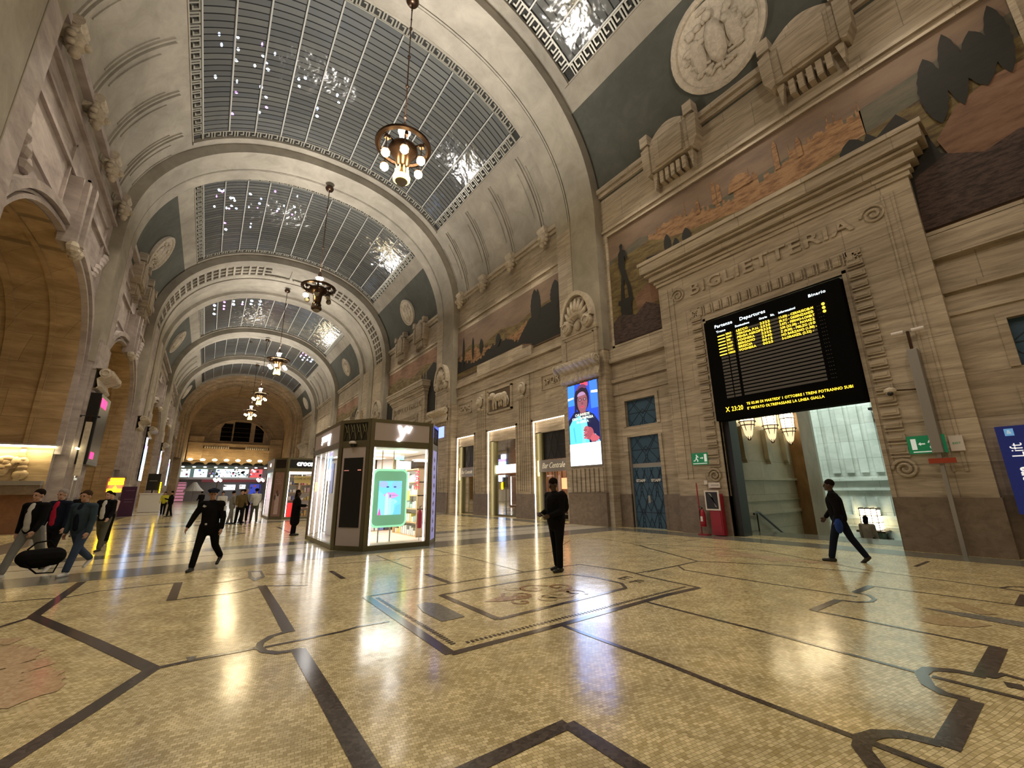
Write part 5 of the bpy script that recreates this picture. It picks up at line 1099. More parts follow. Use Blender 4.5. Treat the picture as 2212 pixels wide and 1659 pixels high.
# ================================================================ KIOSKS
PROD = [plain('product_%d' % i, c, .5) for i, c in enumerate([(.5, .12, .2), (.75, .7, .66), (.08, .08, .1), (.55, .35, .4), (.3, .42, .38), (.7, .55, .2), (.16, .2, .5), (.6, .6, .62)])]
WOOD = plain('pale_wood', (.50, .32, .16), .5, noise=.15); INW = plain('shop_white', (.8, .78, .75), .5)
CEILP = plain('shop_ceiling_light', (1, 1, 1), .5, 0, (1, .95, .88), 2.5)
def face(p, q):
    p, q = Vector((*p, 0)), Vector((*q, 0)); x = (q - p).normalized(); z = Vector((0, 0, 1)); y = z.cross(x)
    M = Matrix((x, y, z)).transposed().to_4x4(); M.translation = p; return M, (q - p).length
def kiosk(cx, cy, lab, spec):
    t = thing('shop_kiosk', (cx, cy, 0), lab, 'kiosk'); hx, hy, ax, ay = 1.6, 2.8, .62, .9
    P = [(-hx, hy - ay), (-hx, -hy + ay), (-hx + ax, -hy), (hx - ax, -hy), (hx, -hy + ay), (hx, hy - ay), (hx - ax, hy), (-hx + ax, hy)]
    H = 3.68; m = MB()
    for k in range(8):
        T, L_ = face(P[k], P[(k + 1) % 8])
        m.box(0, L_, 0, .1, 0, .13, BRONZE, T); m.box(0, L_, -.005, .1, 2.86, 3.05, BRONZE, T); m.box(0, L_, -.01, .1, 3.58, H, BRONZE, T)
        m.box(0, .11, -.012, .1, 0, H, BRONZE, T); m.box(L_ - .11, L_, -.012, .1, 0, H, BRONZE, T)
        m.box(.1, .13, .0, .06, .13, 2.86, DKBR, T); m.box(L_ - .13, L_ - .1, 0, .06, .13, 2.86, DKBR, T)
    m.build('frame', t)
    m = MB(); m.poly([(x * .97, y * .97, .12) for x, y in P], WOODF); m.build('floor_slab', t)
    m = MB(); m.prism([(x * .96, y * .96, 3.4) for x, y in P], (0, 0, .12), DKBR); m.build('roof', t)
    m = MB(); m.prism([(x * .94, y * .94, 2.86) for x, y in P], (0, 0, .05), INW)
    for yy in (-1.6, 0, 1.6): m.box(-.9, .9, yy - .25, yy + .25, 2.84, 2.858, CEILP)
    m.build('ceiling_panel', t)
    for k in (0, 2, 4, 6, 5, 1, 3, 7):
        T, L_ = face(P[k], P[(k + 1) % 8]); wide = k in (0, 4) and False or L_ > 1.3
        sp = spec.get(k, {})
        if wide:
            m = MB(); m.poly([T @ Vector(v) for v in ((.13, .035, .13), (L_ - .13, .035, .13), (L_ - .13, .035, 2.86), (.13, .035, 2.86))], GLASS); m.build('glass_pane', t)
            m = MB(); m.box(.12, L_ - .12, 0, .08, 3.05, 3.58, sp.get('band', BAND), T); b_ = m.build('sign_panel', t)
            if 'text' in sp:
                for body, xx, zz, s_, mat in sp['text']: text_obj('sign_lettering', body, T @ frame((L_ * xx, -.012, zz), (1, 0, 0), (0, 0, 1)), s_, mat, b_, .01, bold=.012)
            each('led_strip', t, lambda m, xx: m.box(xx, xx + .035, .05, .08, .15, 2.84, sp.get('led', LEDW), T), (.16, L_ - .19) + sp.get('bars', ()))
        else:
            lat = sp.get('lattice', True); m = MB()
            if lat:
                m.box(.1, L_ - .1, .05, .06, 3.05, 3.58, plain('smoked_glass', (.03, .028, .015), .15), T)
                for q in range(4):
                    x0 = .12 + (L_ - .24) * q / 4; x1 = .12 + (L_ - .24) * (q + 1) / 4; xm = (x0 + x1) / 2
                    for (a, b) in (((x0, 3.08), (xm, 3.55)), ((xm, 3.55), (x1, 3.08)), ((x0, 3.55), (xm, 3.3))):
                        m.tube([T @ Vector((a[0], .03, a[1])), T @ Vector((b[0], .03, b[1]))], .012, BRONZE, 5)
            else: m.box(.1, L_ - .1, .0, .06, 3.05, 3.58, BLACK, T)
            m.build('lattice_panel' if lat else 'sign_panel', t)
            m = MB(); m.box(.13, L_ - .13, .01, .05, .13, 2.86, sp.get('panel', WHITE), T); pn = m.build('side_panel', t)
            if 'fn' in sp: sp['fn'](T, L_, pn)
    if spec.get('cam', False):
        T, L_ = face(P[1], P[2]); m = MB(); c = T @ Vector((L_ / 2, -.09, 2.93)); m.ball(c, .09, BLACK, 10); m.ball(c + Vector((0, 0, .05)), (.11, .11, .06), WHITE, 10); m.build('dome_camera', t)
    return t
WOODF = plain('kiosk_floor', (.6, .5, .4), .4); BAND = plain('kiosk_band', (.42, .36, .35), .6)
WLIT = plain('lit_sign_white', (1, 1, 1), .5, 0, (1, .98, .95), 9)
def black_display(T, L_, p):
    m = MB(); m.box(.22, L_ - .2, -.01, .02, .62, 2.55, BLACK, T); m.build('black_display', p)
    m = MB(); m.box(.25, .42, -.014, -.01, 2.18, 2.2, plain('dim_red_text', (0, 0, 0), .5, 0, (1, .35, .25), .5), T); m.box(L_ - .36, L_ - .24, -.014, -.01, 2.18, 2.21, MATS['dim_red_text'], T)
    m.build('display_text', p)
def swirl_poster(T, L_, p):
    m = MB(); INK = plain('poster_ink', (.42, .40, .52), .6)
    for k in range(9): m.tube([T @ Vector((L_ / 2 + .13 * (1 - q / 14) * cos(q * .8 + k), .004, .4 + k * .27 + .1 * (1 - q / 14) * sin(q * .8 + k))) for q in range(13)], .009, INK, 5)
    m.build('swirl_print', p)
def brown_poster(T, L_, p):
    m = MB(); m.box(.16, L_ - .16, -.006, .01, .18, 2.8, plain('poster_brown', (.26, .15, .12), .5, noise=.25), T); m.box(L_ * .35, L_ * .65, -.01, 0, .3, 1.5, plain('poster_dress', (.5, .38, .36), .6, noise=.2), T); m.build('poster', p)
    m = MB()
    for c, r in (((L_ * .5, .0, 1.62), (.09, .012, .12)), ((L_ * .6, .0, 1.45), (.13, .012, .1)), ((L_ * .38, .0, 1.3), (.1, .012, .16))): m.ball(T @ Vector(c), r, plain('poster_dark', (.09, .05, .04), .6), 10)
    m.build('poster_figure', p)
    for q, b_ in enumerate(('NEW', 'COLLECTION', 'SUMMER', 'ACCESSORIES')): text_obj('poster_lettering', b_, T @ frame((L_ / 2, -.014, 2.5 - q * .13), (1, 0, 0), (0, 0, 1)), .08, MATS['poster_dress'], p, .001)
k1 = kiosk(4.68, 15.1, 'nearest glass shop kiosk with white Y sign and a glowing green display in its window', {
    0: {'bars': (1.0, 1.75, 2.1), 'text': [('yamamay', .5, 3.36, .34, WLIT), ('all', .62, 3.14, .2, WLIT)]}, 2: {}, 4: {}, 6: {}, 1: {'fn': black_display, 'panel': plain('kiosk_pinkish_white', (.5, .44, .44), .6)}, 3: {'fn': swirl_poster, 'panel': plain('lilac_poster', (.45, .43, .62), .6, 0, (.4, .4, .9), .25)}, 'cam': True})
# the Y with its apostrophe on the front band
kf = MB()
def yp(pts): kf.prism([(-.02 + a, -2.83, 3.06 + b) for a, b in pts], (0, .03, 0), WLIT)
yp([(-.15, .46), (-.06, .46), (.03, .2), (-.02, .08)]); yp([(.1, .46), (.17, .46), (.0, .08), (-.08, -.02), (-.15, -.01), (-.15, .06), (-.09, .06), (-.05, .1)]); yp([(.23, .46), (.3, .44), (.2, .25), (.15, .28)])
kf.build('sign_logo', k1)
area('kiosk_light', (4.68, 15.1, 2.8), (0, 0, 0), 1.6, 4, 150, (1, .93, .86))
# inside of the near kiosk: separate display furniture
t = thing('display_totem', (4.62, 13.0, .12), 'rounded mint-green display totem with a blue screen showing lips and fingers', 'display')
MINT = plain('mint_green', (.22, .48, .30), .35, 0, (.25, .75, .42), .22); MINT2 = plain('mint_rim', (.4, .8, .55), .35, 0, (.4, 1, .6), .5)
def rrect(w, h, r, z0, y, n=6): 
    out = []
    for cx_, cz, a0 in ((w - r, z0 + r, -90), (w - r, z0 + h - r, 0), (-w + r, z0 + h - r, 90), (-w + r, z0 + r, 180)):
        for k in range(n + 1): a = R_(a0 + 90 * k / n); out.append((cx_ + r * cos(a), y, cz + r * sin(a)))
    return out
m = MB(); m.prism(rrect(.56, 1.72, .18, .42, -.0), (0, .22, 0), MINT2); m.prism(rrect(.5, 1.6, .14, .48, -.03), (0, .03, 0), MINT); m.build('case', t)
each('support_rod', t, lambda m, x_: (m.tube([(x_ - .1, .1, 0), (x_ - .1, .1, .45)], .02, GREY, 8), m.tube([(x_ - .1, .1, 2.1), (x_ - .1, .1, 2.72)], .02, WOOD, 8)), (-.16, .2))
m = MB(); ki = [0]
def sf(pts, c, e=1.3):
    ki[0] += 1; m.poly([(x_, -.034 - .001 * ki[0], z) for x_, z in pts], em('lips_%02d_%02d_%02d' % tuple(int(v * 99) for v in c), c, e))
def se(cx_, cz, rx, rz, c, e=1.3): sf([(cx_ + rx * cos(k * pi / 9), cz + rz * sin(k * pi / 9)) for k in range(18)], c, e)
sf([(-.36, .78), (.36, .78), (.36, 1.78), (-.36, 1.78)], (.16, .55, .75)); sf([(-.36, .78), (.0, .78), (-.1, 1.3), (-.36, 1.5)], (.22, .62, .85)); se(.2, 1.65, .16, .12, (.22, .45, .75)); se(-.22, 1.68, .14, .1, (.3, .4, .7))
se(-.09, 1.6, .045, .025, (.05, .08, .25)); se(.14, 1.6, .045, .025, (.05, .08, .25)); sf([(-.22, 1.36), (-.05, 1.45), (.03, 1.42), (.1, 1.45), (.28, 1.34), (.1, 1.26), (-.05, 1.25)], (.55, .28, .55)); sf([(-.22, 1.36), (.28, 1.34), (.1, 1.36), (-.05, 1.35)], (.2, .08, .3)); se(.03, 1.16, .2, .08, (.3, .6, .85))
for x_, z_, h in ((-.1, 1.0, .42), (.0, .95, .34), (.09, .9, .3)): sf([(x_ - .05, .78), (x_ + .05, .78), (x_ + .045, z_ + h - .05), (x_, z_ + h), (x_ - .045, z_ + h - .05)], (.35 - x_, .75, .9)); 
se(.0, 1.33, .02, .05, (.02, .25, .22)); sf([(-.36, .78), (-.26, .78), (-.3, 1.0)], (.6, .1, .35)); sf([(.1, .78), (.36, .78), (.36, 1.1), (.2, 1.05)], (.14, .48, .72)); m.build('screen', t)
def shelf_unit(x, y, w, h, lab, rz=0, seed=1, mats=None, z=.12):
    t = thing('shelf_unit', (x, y, z), lab, 'shelf', None, rz); m = MB()
    for xx in (-w / 2, w / 2 - .05): m.box(xx, xx + .05, -.2, .2, 0, h, WOOD)
    n = int(h / .42)
    for k in range(n + 1): m.box(-w / 2, w / 2, -.2, .2, k * h / n - .015, k * h / n + .015, WOOD)
    m.box(-w / 2, w / 2, .18, .21, 0, h, INW); m.build('rack', t); rr = random.Random(seed); k_ = 0
    for k in range(n):
        xx = -w / 2 + .08
        while xx < w / 2 - .2:
            bw = .1 + rr.random() * .12; bh = .12 + rr.random() * .2; m = MB(); m.box(xx, xx + bw, -.12, .1, k * h / n + .017, k * h / n + .017 + bh, rr.choice(mats or PROD)); m.build('product_box', t, bevel=.008); xx += bw + .04; k_ += 1
    return t
shelf_unit(5.4, 16.9, 1.3, 2.3, 'wooden shelf of boxed goods at the back of the near kiosk', 0, 3)
shelf_unit(5.98, 14.7, 2.2, 2.2, 'tall shelf of bright goods behind the green totem on its right', -pi / 2, 4, [PROD[5], PROD[1], PROD[7], PROD[1], PROD[4]])
t = thing('clothes_rail', (3.9, 15.9, .12), 'pink and white garments hanging on a rail inside the near kiosk', 'clothes rail')
m = MB(); m.tube([(0, -1.2, 0), (0, -1.2, 1.8), (0, 1.2, 1.8), (0, 1.2, 0)], .02, WOOD, 8); m.build('rail', t)
for k in range(9): m = MB(); m.box(-.2, .2, -1.0 + k * .24, -.93 + k * .24, .8 + (k % 3) * .1, 1.75, (PROD[3], PROD[1], INW, PROD[7])[k % 4]); m.build('garment', t, bevel=.02)
t = thing('window_poster', (3.3, 13.75, .3), 'mint and white hanging poster panel in the left window of the near kiosk', 'poster'); m = MB(); m.box(0, .03, -.28, .28, 0, 2.0, MINT2); m.box(-.006, 0, -.2, .2, .1, 1.9, WHITE); m.build('board', t)
text_obj('poster_lettering', 'PROFUMI', frame((-.012, 0, 1.0), (0, 0, -1), (0, -1, 0)), .2, PROD[4], t, .001)
m = MB(); m.box(3.32, 3.35, 14.75, 15.1, 1.55, 2.5, PROD[6]); tag(m.build('window_poster'), 'small blue poster in the left window of the near kiosk', 'poster')
t = thing('fire_extinguisher', (5.52, 12.75, .12), 'red fire extinguisher inside the near kiosk beside the right post', 'fire extinguisher'); m = MB(); m.lathe([(0, .35), (.07, .36), (.075, .8), (.03, .92), (0, .92)], REDM, seg=14); m.build('cylinder', t); m = MB(); m.tube([(0, 0, .92), (0, 0, 1.0), (.06, 0, 1.02)], .015, BLACK, 6); m.tube([(0, 0, 0), (0, 0, .35)], .01, GREY, 6); m.build('valve', t)
t = thing('hanging_sign', (5.3, 13.6, 1.6), 'yellow and white hanging offer signs behind the glass right of the totem', 'sign')
m = MB(); m.box(-.2, .2, 0, .03, .7, .95, WLIT2 := plain('lit_card_white', (.9, .9, .9), .5, 0, (1, 1, .9), 1.5)); m.box(-.18, .16, 0, .03, .05, .6, WLIT2); m.box(-.18, .2, 0, .03, -.3, 0, plain('lit_card_yellow', (.9, .9, .1), .5, 0, (.85, 1, .05), 2.2)); m.box(-.35, -.05, 0, .03, 1.0, 1.13, plain('lit_card_green', (.1, .6, .4), .5, 0, (.1, .9, .5), 1.2)); m.build('cards', t)
for b_, z in (('SALDI', .83), ('-50%', .4)): text_obj('card_lettering', b_, frame((0, -.006, z), (1, 0, 0), (0, 0, 1)), .13, PROD[0], t, .002)
text_obj('card_lettering', 'MAKE', frame((.42, -.02, .35), (0, 0, -1), (1, 0, 0)), .24, plain('red_card_text', (.6, .02, .05), .5, 0, (1, .05, .1), .8), t, .003)
m = MB(); m.box(6.32, 6.35, 12.9, 13.6, 3.35, 3.72, plain('lit_sign_blue', (.1, .1, .8), .5, 0, (.15, .2, 1), 3)); BLS = tag(m.build('lit_sign'), 'small blue lit sign at the top right corner of the near kiosk', 'sign')
m = MB(); m.box(3.55, 3.6, 13.6, 14.7, .13, 2.7, INW); m.box(3.7, 3.75, 14.9, 16.9, .13, 2.7, INW); tag(m.build('white_screen_panel'), 'white upright panels behind the left glass of the near kiosk', 'panel')
# ---- second kiosk with the black crocs sign
k2 = kiosk(4.9, 32.3, 'second glass shop kiosk with black crocs sign and colourful lit interior', {
    0: {'text': [('m2', .5, 3.33, .25, WLIT)]}, 2: {'band': BLACK, 'text': [('crocs', .5, 3.33, .42, WLIT)]}, 4: {}, 6: {}, 1: {'lattice': False, 'fn': brown_poster, 'panel': BRONZE}, 3: {'panel': BRONZE}})
area('kiosk_light', (4.9, 32.3, 2.8), (0, 0, 0), 1.6, 4, 150, (.95, .9, 1))
shelf_unit(4.3, 30.6, 1.0, 2.4, 'white lit shelf of shoes on the left of the crocs kiosk window', 0, 7, [PROD[6], PROD[7], INW, PROD[6]])
shelf_unit(5.4, 30.7, 1.0, 2.4, 'orange and pink shoe shelf on the right of the crocs kiosk window', 0, 8, [PROD[0], PROD[5], PROD[3], PROD[1]])
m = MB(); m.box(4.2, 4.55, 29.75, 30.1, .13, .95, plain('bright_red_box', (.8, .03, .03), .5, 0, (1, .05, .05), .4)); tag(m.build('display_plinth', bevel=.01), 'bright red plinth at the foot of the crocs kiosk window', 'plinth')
m = MB(); m.box(4.5, 5.6, 30.35, 30.38, 2.15, 2.6, PROD[5]); o = m.build('banner'); tag(o, 'COME AS YOU ARE banner across the top of the crocs kiosk window', 'banner'); text_obj('banner_lettering', 'COME AS YOU', frame((5.05, 30.34, 2.42), (1, 0, 0), (0, 0, 1)), .16, BLACK, o, .002)
# ================================================================ BAR
OLIVE = plain('olive_bronze_panel', (.20, .19, .09), .35, .4); WALN = plain('walnut_slats', (.16, .075, .035), .5, noise=.3); SILV = plain('brushed_silver', (.33, .31, .30), .35, .6)
BARW = MB(); yb = 21.9
BARW.box(15.5, 20, 15.8, 28, -.2, 0, INL_G); BARW.box(19.8, 20, 15.8, 28, 0, 5.6, WALN); BARW.box(15.5, 20, 15.6, 15.8, 0, 5.6, WALN); BARW.box(15.5, 20, 28, 28.2, 0, 5.6, WALN); BARW.box(15.5, 20, 15.8, 28, 5.5, 5.7, WALN)
for k in range(24): BARW.box(19.7, 19.8, 15.9 + k * .5, 16.2 + k * .5, .1, 5.4, WALN)
struct(BARW.build('wall_bar'))
area('bar_lamp', (17.6, 21.9, 5.3), (0, 0, 0), 2, 10, 520, (1, .8, .6))
OPS = [(16.1, 18.8, 'right', True), (20.5, 23.7, 'middle', False), (25.5, 28.0, 'left', True)]
DIAM = plain('black_panel_lines', (.02, .02, .023), .3)
for y0, y1, w, solid in OPS:
    t = thing('shopfront', (15.1, (y0 + y1) / 2, 0), 'bar shopfront with glowing edge strips in the %s opening' % w, 'shopfront'); h = (y1 - y0) / 2
    m = MB(); m.box(-.02, .25, h - .5, h, 0, 4.75, OLIVE); m.box(-.02, .3, -h, h, 4.7, 5.38, TRAV); m.build('reveal', t)
    each('outer_light_strip', t, lambda m, q: m.box(-.20, -.16, *q, LED), ((h - .04, h, 0, 5.33), (-h, h, 5.34, 5.38), (-h, -h + .04, 0, 5.33)))
    m = MB(); m.box(.0, .05, -h + .02, -h + .12, 0, 4.7, LED); m.build('inner_light_strip', t)
    top = 3.18 if solid else 4.7
    if solid:
        m = MB(); m.box(.1, .16, -h + .12, h - .3, 3.2, 4.72, BLACK); m.build('upper_panel', t)
        m = MB()
        for k in range(4):
            ya = -h + .2 + k * .55
            m.tube([(.095, ya, 3.25), (.095, ya + .3, 3.95), (.095, ya, 4.65)], .008, DIAM, 4); m.tube([(.095, ya + .5, 3.25), (.095, ya + .2, 3.95), (.095, ya + .5, 4.65)], .008, DIAM, 4)
        m.box(.09, .1, -h + .12, h - .3, 3.93, 3.96, DIAM); m.build('lattice_lines', t)
        m = MB(); m.box(-.06, .12, -h + .12, h - .25, 2.52, 3.16, SILV); b_ = m.build('sign_board', t)
        text_obj('sign_lettering', 'Bar Centrale', frame((-.07, -.1 if h > 1.3 else 0, 2.84), (0, -1, 0), (0, 0, 1)), .42 if h > 1.3 else .34, plain('cream_letters', (.8, .75, .62), .5, 0, (1, .9, .7), .15), b_, .006, shear=.35, sx=.85)
        m = MB(); m.tube([(-.03, h - .2, 2.3), (-.03, h - .2, 3.16)], .07, plain('warm_tube', (1, .85, .5), .4, 0, (1, .8, .4), 1.2), 10); m.build('corner_tube', t)
    else:
        m = MB(); m.box(.1, .3, -h + .12, h - .5, 2.62, 3.12, plain('lit_white_lintel', (1, 1, 1), .5, 0, (1, .97, .9), 3.5)); m.build('lit_lintel', t)
    each('glass', t, lambda m, q: m.poly([(.14, -h + .12, q[0]), (.14, h - .5, q[0]), (.14, h - .5, q[1]), (.14, -h + .12, q[1])], GLASS), [(.02, 2.5)] + ([] if solid else [(3.12, 4.7)]))
    m = MB()
    for yy in (-h + .12, -.02, h - .54): m.box(.12, .18, yy, yy + .05, 0, 2.52, BRONZE)
    m.box(.12, .18, -h + .12, h - .5, 0, .1, BRONZE); m.build('door_frame', t)
shelf_unit(17.5, 26.8, 1.8, 2.2, 'bottle shelf glimpsed through the left bar window', -pi / 2, 12, [PROD[4], PROD[2], PROD[5], PROD[0]], 0)
shelf_unit(17.8, 17.0, 1.6, 2.3, 'magazine and snack rack lit inside the right bar window', -pi / 2, 13, [PROD[0], PROD[6], PROD[5], PROD[1]], 0)
m = MB(); m.box(17.4, 18.0, 20.6, 24.0, 0, 1.15, WALN); m.box(17.35, 18.05, 20.55, 24.05, 1.15, 1.2, SILV); tag(m.build('bar_counter'), 'walnut bar counter behind the middle window', 'counter')
m = MB(); m.box(16.2, 16.24, 17.6, 18.0, 1.6, 2.2, plain('orange_lit_panel', (.8, .3, .15), .5, 0, (1, .35, .15), 1.5)); m.box(16.15, 16.2, 16.9, 17.05, .6, 2.1, plain('violet_lit_panel', (.2, .1, .8), .5, 0, (.25, .15, 1), 2.0)); tag(m.build('drinks_cooler'), 'orange and violet lit cooler inside the right bar window', 'cooler')
m = MB(); m.poly([(15.9, 21.3, 1.0), (15.9, 21.6, 1.05), (15.9, 21.45, .6)], WHT); m.tube([(15.92, 21.45, 0), (15.92, 21.45, .7)], .015, GREY, 6); tag(m.build('menu_stand'), 'small white menu stand behind the middle bar glass', 'stand')
t = thing('spotlight', (16.0, 21.6, 3.9), 'white track spotlight behind the upper glass of the middle bar window', 'lamp'); m = MB(); m.box(-.02, .02, -.4, .5, .25, .29, WHT); m.lathe([(.05, -.02), (.08, .16), (.03, .22)], WHT, (0, -.3, 0), 10); m.build('head', t)
# ================================================================ PEOPLE
def capsule(mb, p, q, r0, r1, mat, seg=10):
    p, q = Vector(p), Vector(q); d = q - p; L_ = d.length
    if L_ < 1e-6: d = Vector((0, 0, 1)); L_ = 1e-6
    t = d / L_; u = t.orthogonal().normalized(); w = t.cross(u); rows = []; n = 4
    for k in range(n + 1): a = pi / 2 * k / n; rows.append((p - t * r0 * cos(a), r0 * sin(a)))
    for k in range(n + 1): a = pi / 2 * k / n; rows.append((q + t * r1 * sin(a), r1 * cos(a)))
    mb.grid([[c + (u * cos(2 * pi * j / seg) + w * sin(2 * pi * j / seg)) * max(r, 1e-4) for j in range(seg)] for c, r in rows], mat, True)
def ellip(mb, c, r, mat, M=None, seg=14):
    n = seg // 2; mb.grid([[(M or Matrix()) @ Vector((c[0] + r[0] * max(1e-4, sin(pi * i / n)) * cos(2 * pi * k / seg), c[1] + r[1] * max(1e-4, sin(pi * i / n)) * sin(2 * pi * k / seg), c[2] + r[2] * cos(pi * i / n))) for k in range(seg)] for i in range(n + 1)], mat, True)
def blob(mb, name, parent, vox, mat, sm=4):
    o = mb.build('tmp_' + name); md = o.modifiers.new('r', 'REMESH'); md.mode = 'VOXEL'; md.voxel_size = vox; md.use_smooth_shade = True
    s_ = o.modifiers.new('s', 'SMOOTH'); s_.factor = .5; s_.iterations = sm
    dg = bpy.context.evaluated_depsgraph_get(); me = bpy.data.meshes.new_from_object(o.evaluated_get(dg)); bpy.data.objects.remove(o)
    me.materials.clear(); me.materials.append(mat); me.name = name
    me.polygons.foreach_set('use_smooth', [True] * len(me.polygons))
    r = bpy.data.objects.new(name, me); COL.objects.link(r); r.parent = parent; return r
SKIN = plain('skin_light', (.42, .24, .17), .5); SKIND = plain('skin_dark', (.06, .03, .02), .45); EYE = plain('eye_dark', (.01, .01, .01), .2)
def cloth(n, c, r=.95): return plain(n, c, r, noise=.25, spec=.08)
C_BLK = cloth('black_cloth', (.007, .007, .008)); C_NVY = cloth('navy_cloth', (.010, .013, .026)); C_JEAN = cloth('jeans_blue', (.045, .065, .11)); C_GREYT = cloth('grey_cloth', (.20, .20, .19)); C_WHT = cloth('white_cloth', (.55, .55, .52))
C_RED = cloth('red_cloth', (.40, .02, .05)); C_KHA = cloth('olive_cloth', (.085, .085, .065)); C_BEI = cloth('beige_cloth', (.35, .31, .26)); C_DEN = cloth('denim_jacket', (.035, .055, .075)); HAIRD = cloth('dark_hair', (.012, .008, .006)); HAIRB = cloth('brown_hair', (.05, .028, .016)); HAIRG = cloth('grey_hair', (.25, .22, .2)); C_YEL = cloth('yellow_vest', (.5, .5, .05))
SHOEW = plain('white_shoe', (.6, .6, .6), .5); SHOEB = plain('black_shoe', (.012, .012, .012), .4)
def person(loc, face_deg, lab, H=1.76, skin=None, legL=(0, 0), legR=(0, 0), armL=(0, 10, .1), armR=(0, 10, .1), lean=0, top=C_BLK, inner=None, pants=C_NVY, shoe=SHOEB, hair=HAIRD, hairlen=0, coat=0, head=(0, 0), vox=.012, fat=1.0, near=True, spread=.09, name='person', grp=None, extra=None, finger=True):
    """face_deg: heading, 0 = +y, 90 = -x. legs (thigh forward, knee bend), arms (forward, elbow bend, outward) in degrees/rad."""
    k = H / 1.76; skin = skin or SKIN; t = thing(name, loc, lab, 'person', grp, R_(face_deg))
    def fk(origin, side, pit, bend, l1, l2, out, sgn):
        a = R_(pit); d1 = Vector((side * sin(out), sin(a) * cos(out), -cos(a) * cos(out))); b = a + sgn * R_(bend); d2 = Vector((side * sin(out) * .4, sin(b), -cos(b))).normalized()
        m_ = origin + d1 * l1; return m_, m_ + d2 * l2, d2
    J = {}; pel = Vector((0, 0, .94))
    for s, leg, nm in ((-1, legL, 'L'), (1, legR, 'R')):
        hip = pel + Vector((s * spread, 0, -.02)); J['h' + nm] = hip; J['k' + nm], J['a' + nm], _ = fk(hip, s, leg[0], leg[1], .43, .41, .03, -1)
    zmin = min(J['aL'].z, J['aR'].z) - .085
    for q in J: J[q] = J[q] - Vector((0, 0, zmin))
    pel = pel - Vector((0, 0, zmin)); ln = R_(lean)
    up = Vector((0, sin(ln), cos(ln))); che = pel + up * .33; nek = pel + up * .52; hd = nek + up * .06 + Vector((0, .015, .095)); 
    for s, arm, nm in ((-1, armL, 'L'), (1, armR, 'R')):
        sh = pel + up * .46 + Vector((s * .175 * fat ** .5, 0, 0)); J['s' + nm] = sh; J['e' + nm], J['w' + nm], J['d' + nm] = fk(sh, s, arm[0], arm[1], .285, .25, arm[2], 1)
        if len(arm) > 3: J['w' + nm] = J['w' + nm] + Vector((-s * arm[3], 0, 0)); J['d' + nm] = (J['w' + nm] - J['e' + nm]).normalized()
    HM = Matrix.Translation(hd) @ Matrix.Rotation(R_(head[1]), 4, 'Z') @ Matrix.Rotation(R_(-head[0]), 4, 'X')
    f = fat
    b = MB()
    capsule(b, pel, che, .11 * f, .115 * f, skin); capsule(b, che, nek - up * .05, .11 * f, .08, skin); capsule(b, nek - up * .04, hd - up * .04, .055, .052, skin)
    for s in (-1, 1): capsule(b, nek - up * .07, J['s' + 'LR'[s > 0]], .07, .06, skin)
    ellip(b, (0, -.01, .02), (.075, .092, .1), skin, HM); ellip(b, (0, .022, -.05), (.055, .062, .065), skin, HM)
    if near:
        ellip(b, (0, .093, -.02), (.013, .02, .03), skin, HM, 8); ellip(b, (0, .082, -.065), (.026, .012, .009), skin, HM, 8); ellip(b, (0, .07, -.1), (.022, .018, .016), skin, HM, 8); ellip(b, (0, .08, .022), (.05, .012, .01), skin, HM, 8)
        for s in (-1, 1): ellip(b, (s * .077, -.01, -.01), (.012, .02, .032), skin, HM, 8)
    for nm, s in (('L', -1), ('R', 1)):
        capsule(b, J['s' + nm], J['e' + nm], .05, .04, skin); capsule(b, J['e' + nm], J['w' + nm], .04, .027, skin); capsule(b, J['h' + nm], J['k' + nm], .075, .05, skin); capsule(b, J['k' + nm], J['a' + nm], .05, .036, skin)
        d = J['d' + nm]; w_ = J['w' + nm]; side = Vector((0, 1, 0)) - d * d.y; side = side.normalized() if side.length > .1 else Vector((1, 0, 0)); nrm = d.cross(side)
        if nrm.dot(Vector((-s, 0, 0))) < 0: nrm = -nrm
        pc = w_ + d * .055; capsule(b, w_ + d * .01, pc + side * .018, .024, .021, skin); capsule(b, w_ + d * .01, pc - side * .018, .024, .021, skin)
        if near and finger:
            for q in range(4):
                o_ = pc + side * (.03 - q * .02) + d * .015; L1 = (.04, .045, .042, .034)[q]; m_ = o_ + d * L1 + nrm * .006; capsule(b, o_, m_, .0105, .0095, skin, 8); capsule(b, m_, m_ + d * L1 * .55 + nrm * L1 * .6, .0095, .008, skin, 8)
            o_ = w_ + d * .03 + side * .03; m_ = o_ + d * .03 + side * .022 + nrm * .01; capsule(b, o_, m_, .012, .0105, skin, 8); capsule(b, m_, m_ + d * .03 + side * .004 + nrm * .01, .0105, .009, skin, 8)
        else: capsule(b, pc, pc + d * .05 + nrm * .01, .024, .018, skin)
        an = J['a' + nm]; capsule(b, an, an + Vector((0, .03, -.035)), .032, .024, skin)
    body = blob(b, 'body', t, vox if not near else min(vox, .0085), skin, 3)
    if near:
        for s in (-1, 1): m = MB(); c = HM @ Vector((s * .03, .083, -.002)); m.ball(c, .0105, EYE, 8); m.build('eye', t, smooth=True)
    # trousers
    b = MB(); capsule(b, pel + Vector((0, 0, .08)), pel - Vector((0, 0, .06)), .135 * f, .14 * f, pants)
    for nm, s in (('L', -1), ('R', 1)):
        capsule(b, J['h' + nm] + Vector((0, 0, .02)), J['k' + nm], .10 * f, .072, pants); capsule(b, J['k' + nm], J['a' + nm] + (J['k' + nm] - J['a' + nm]) * .06, .072, .062, pants)
    blob(b, 'trousers', t, vox, pants, 4)
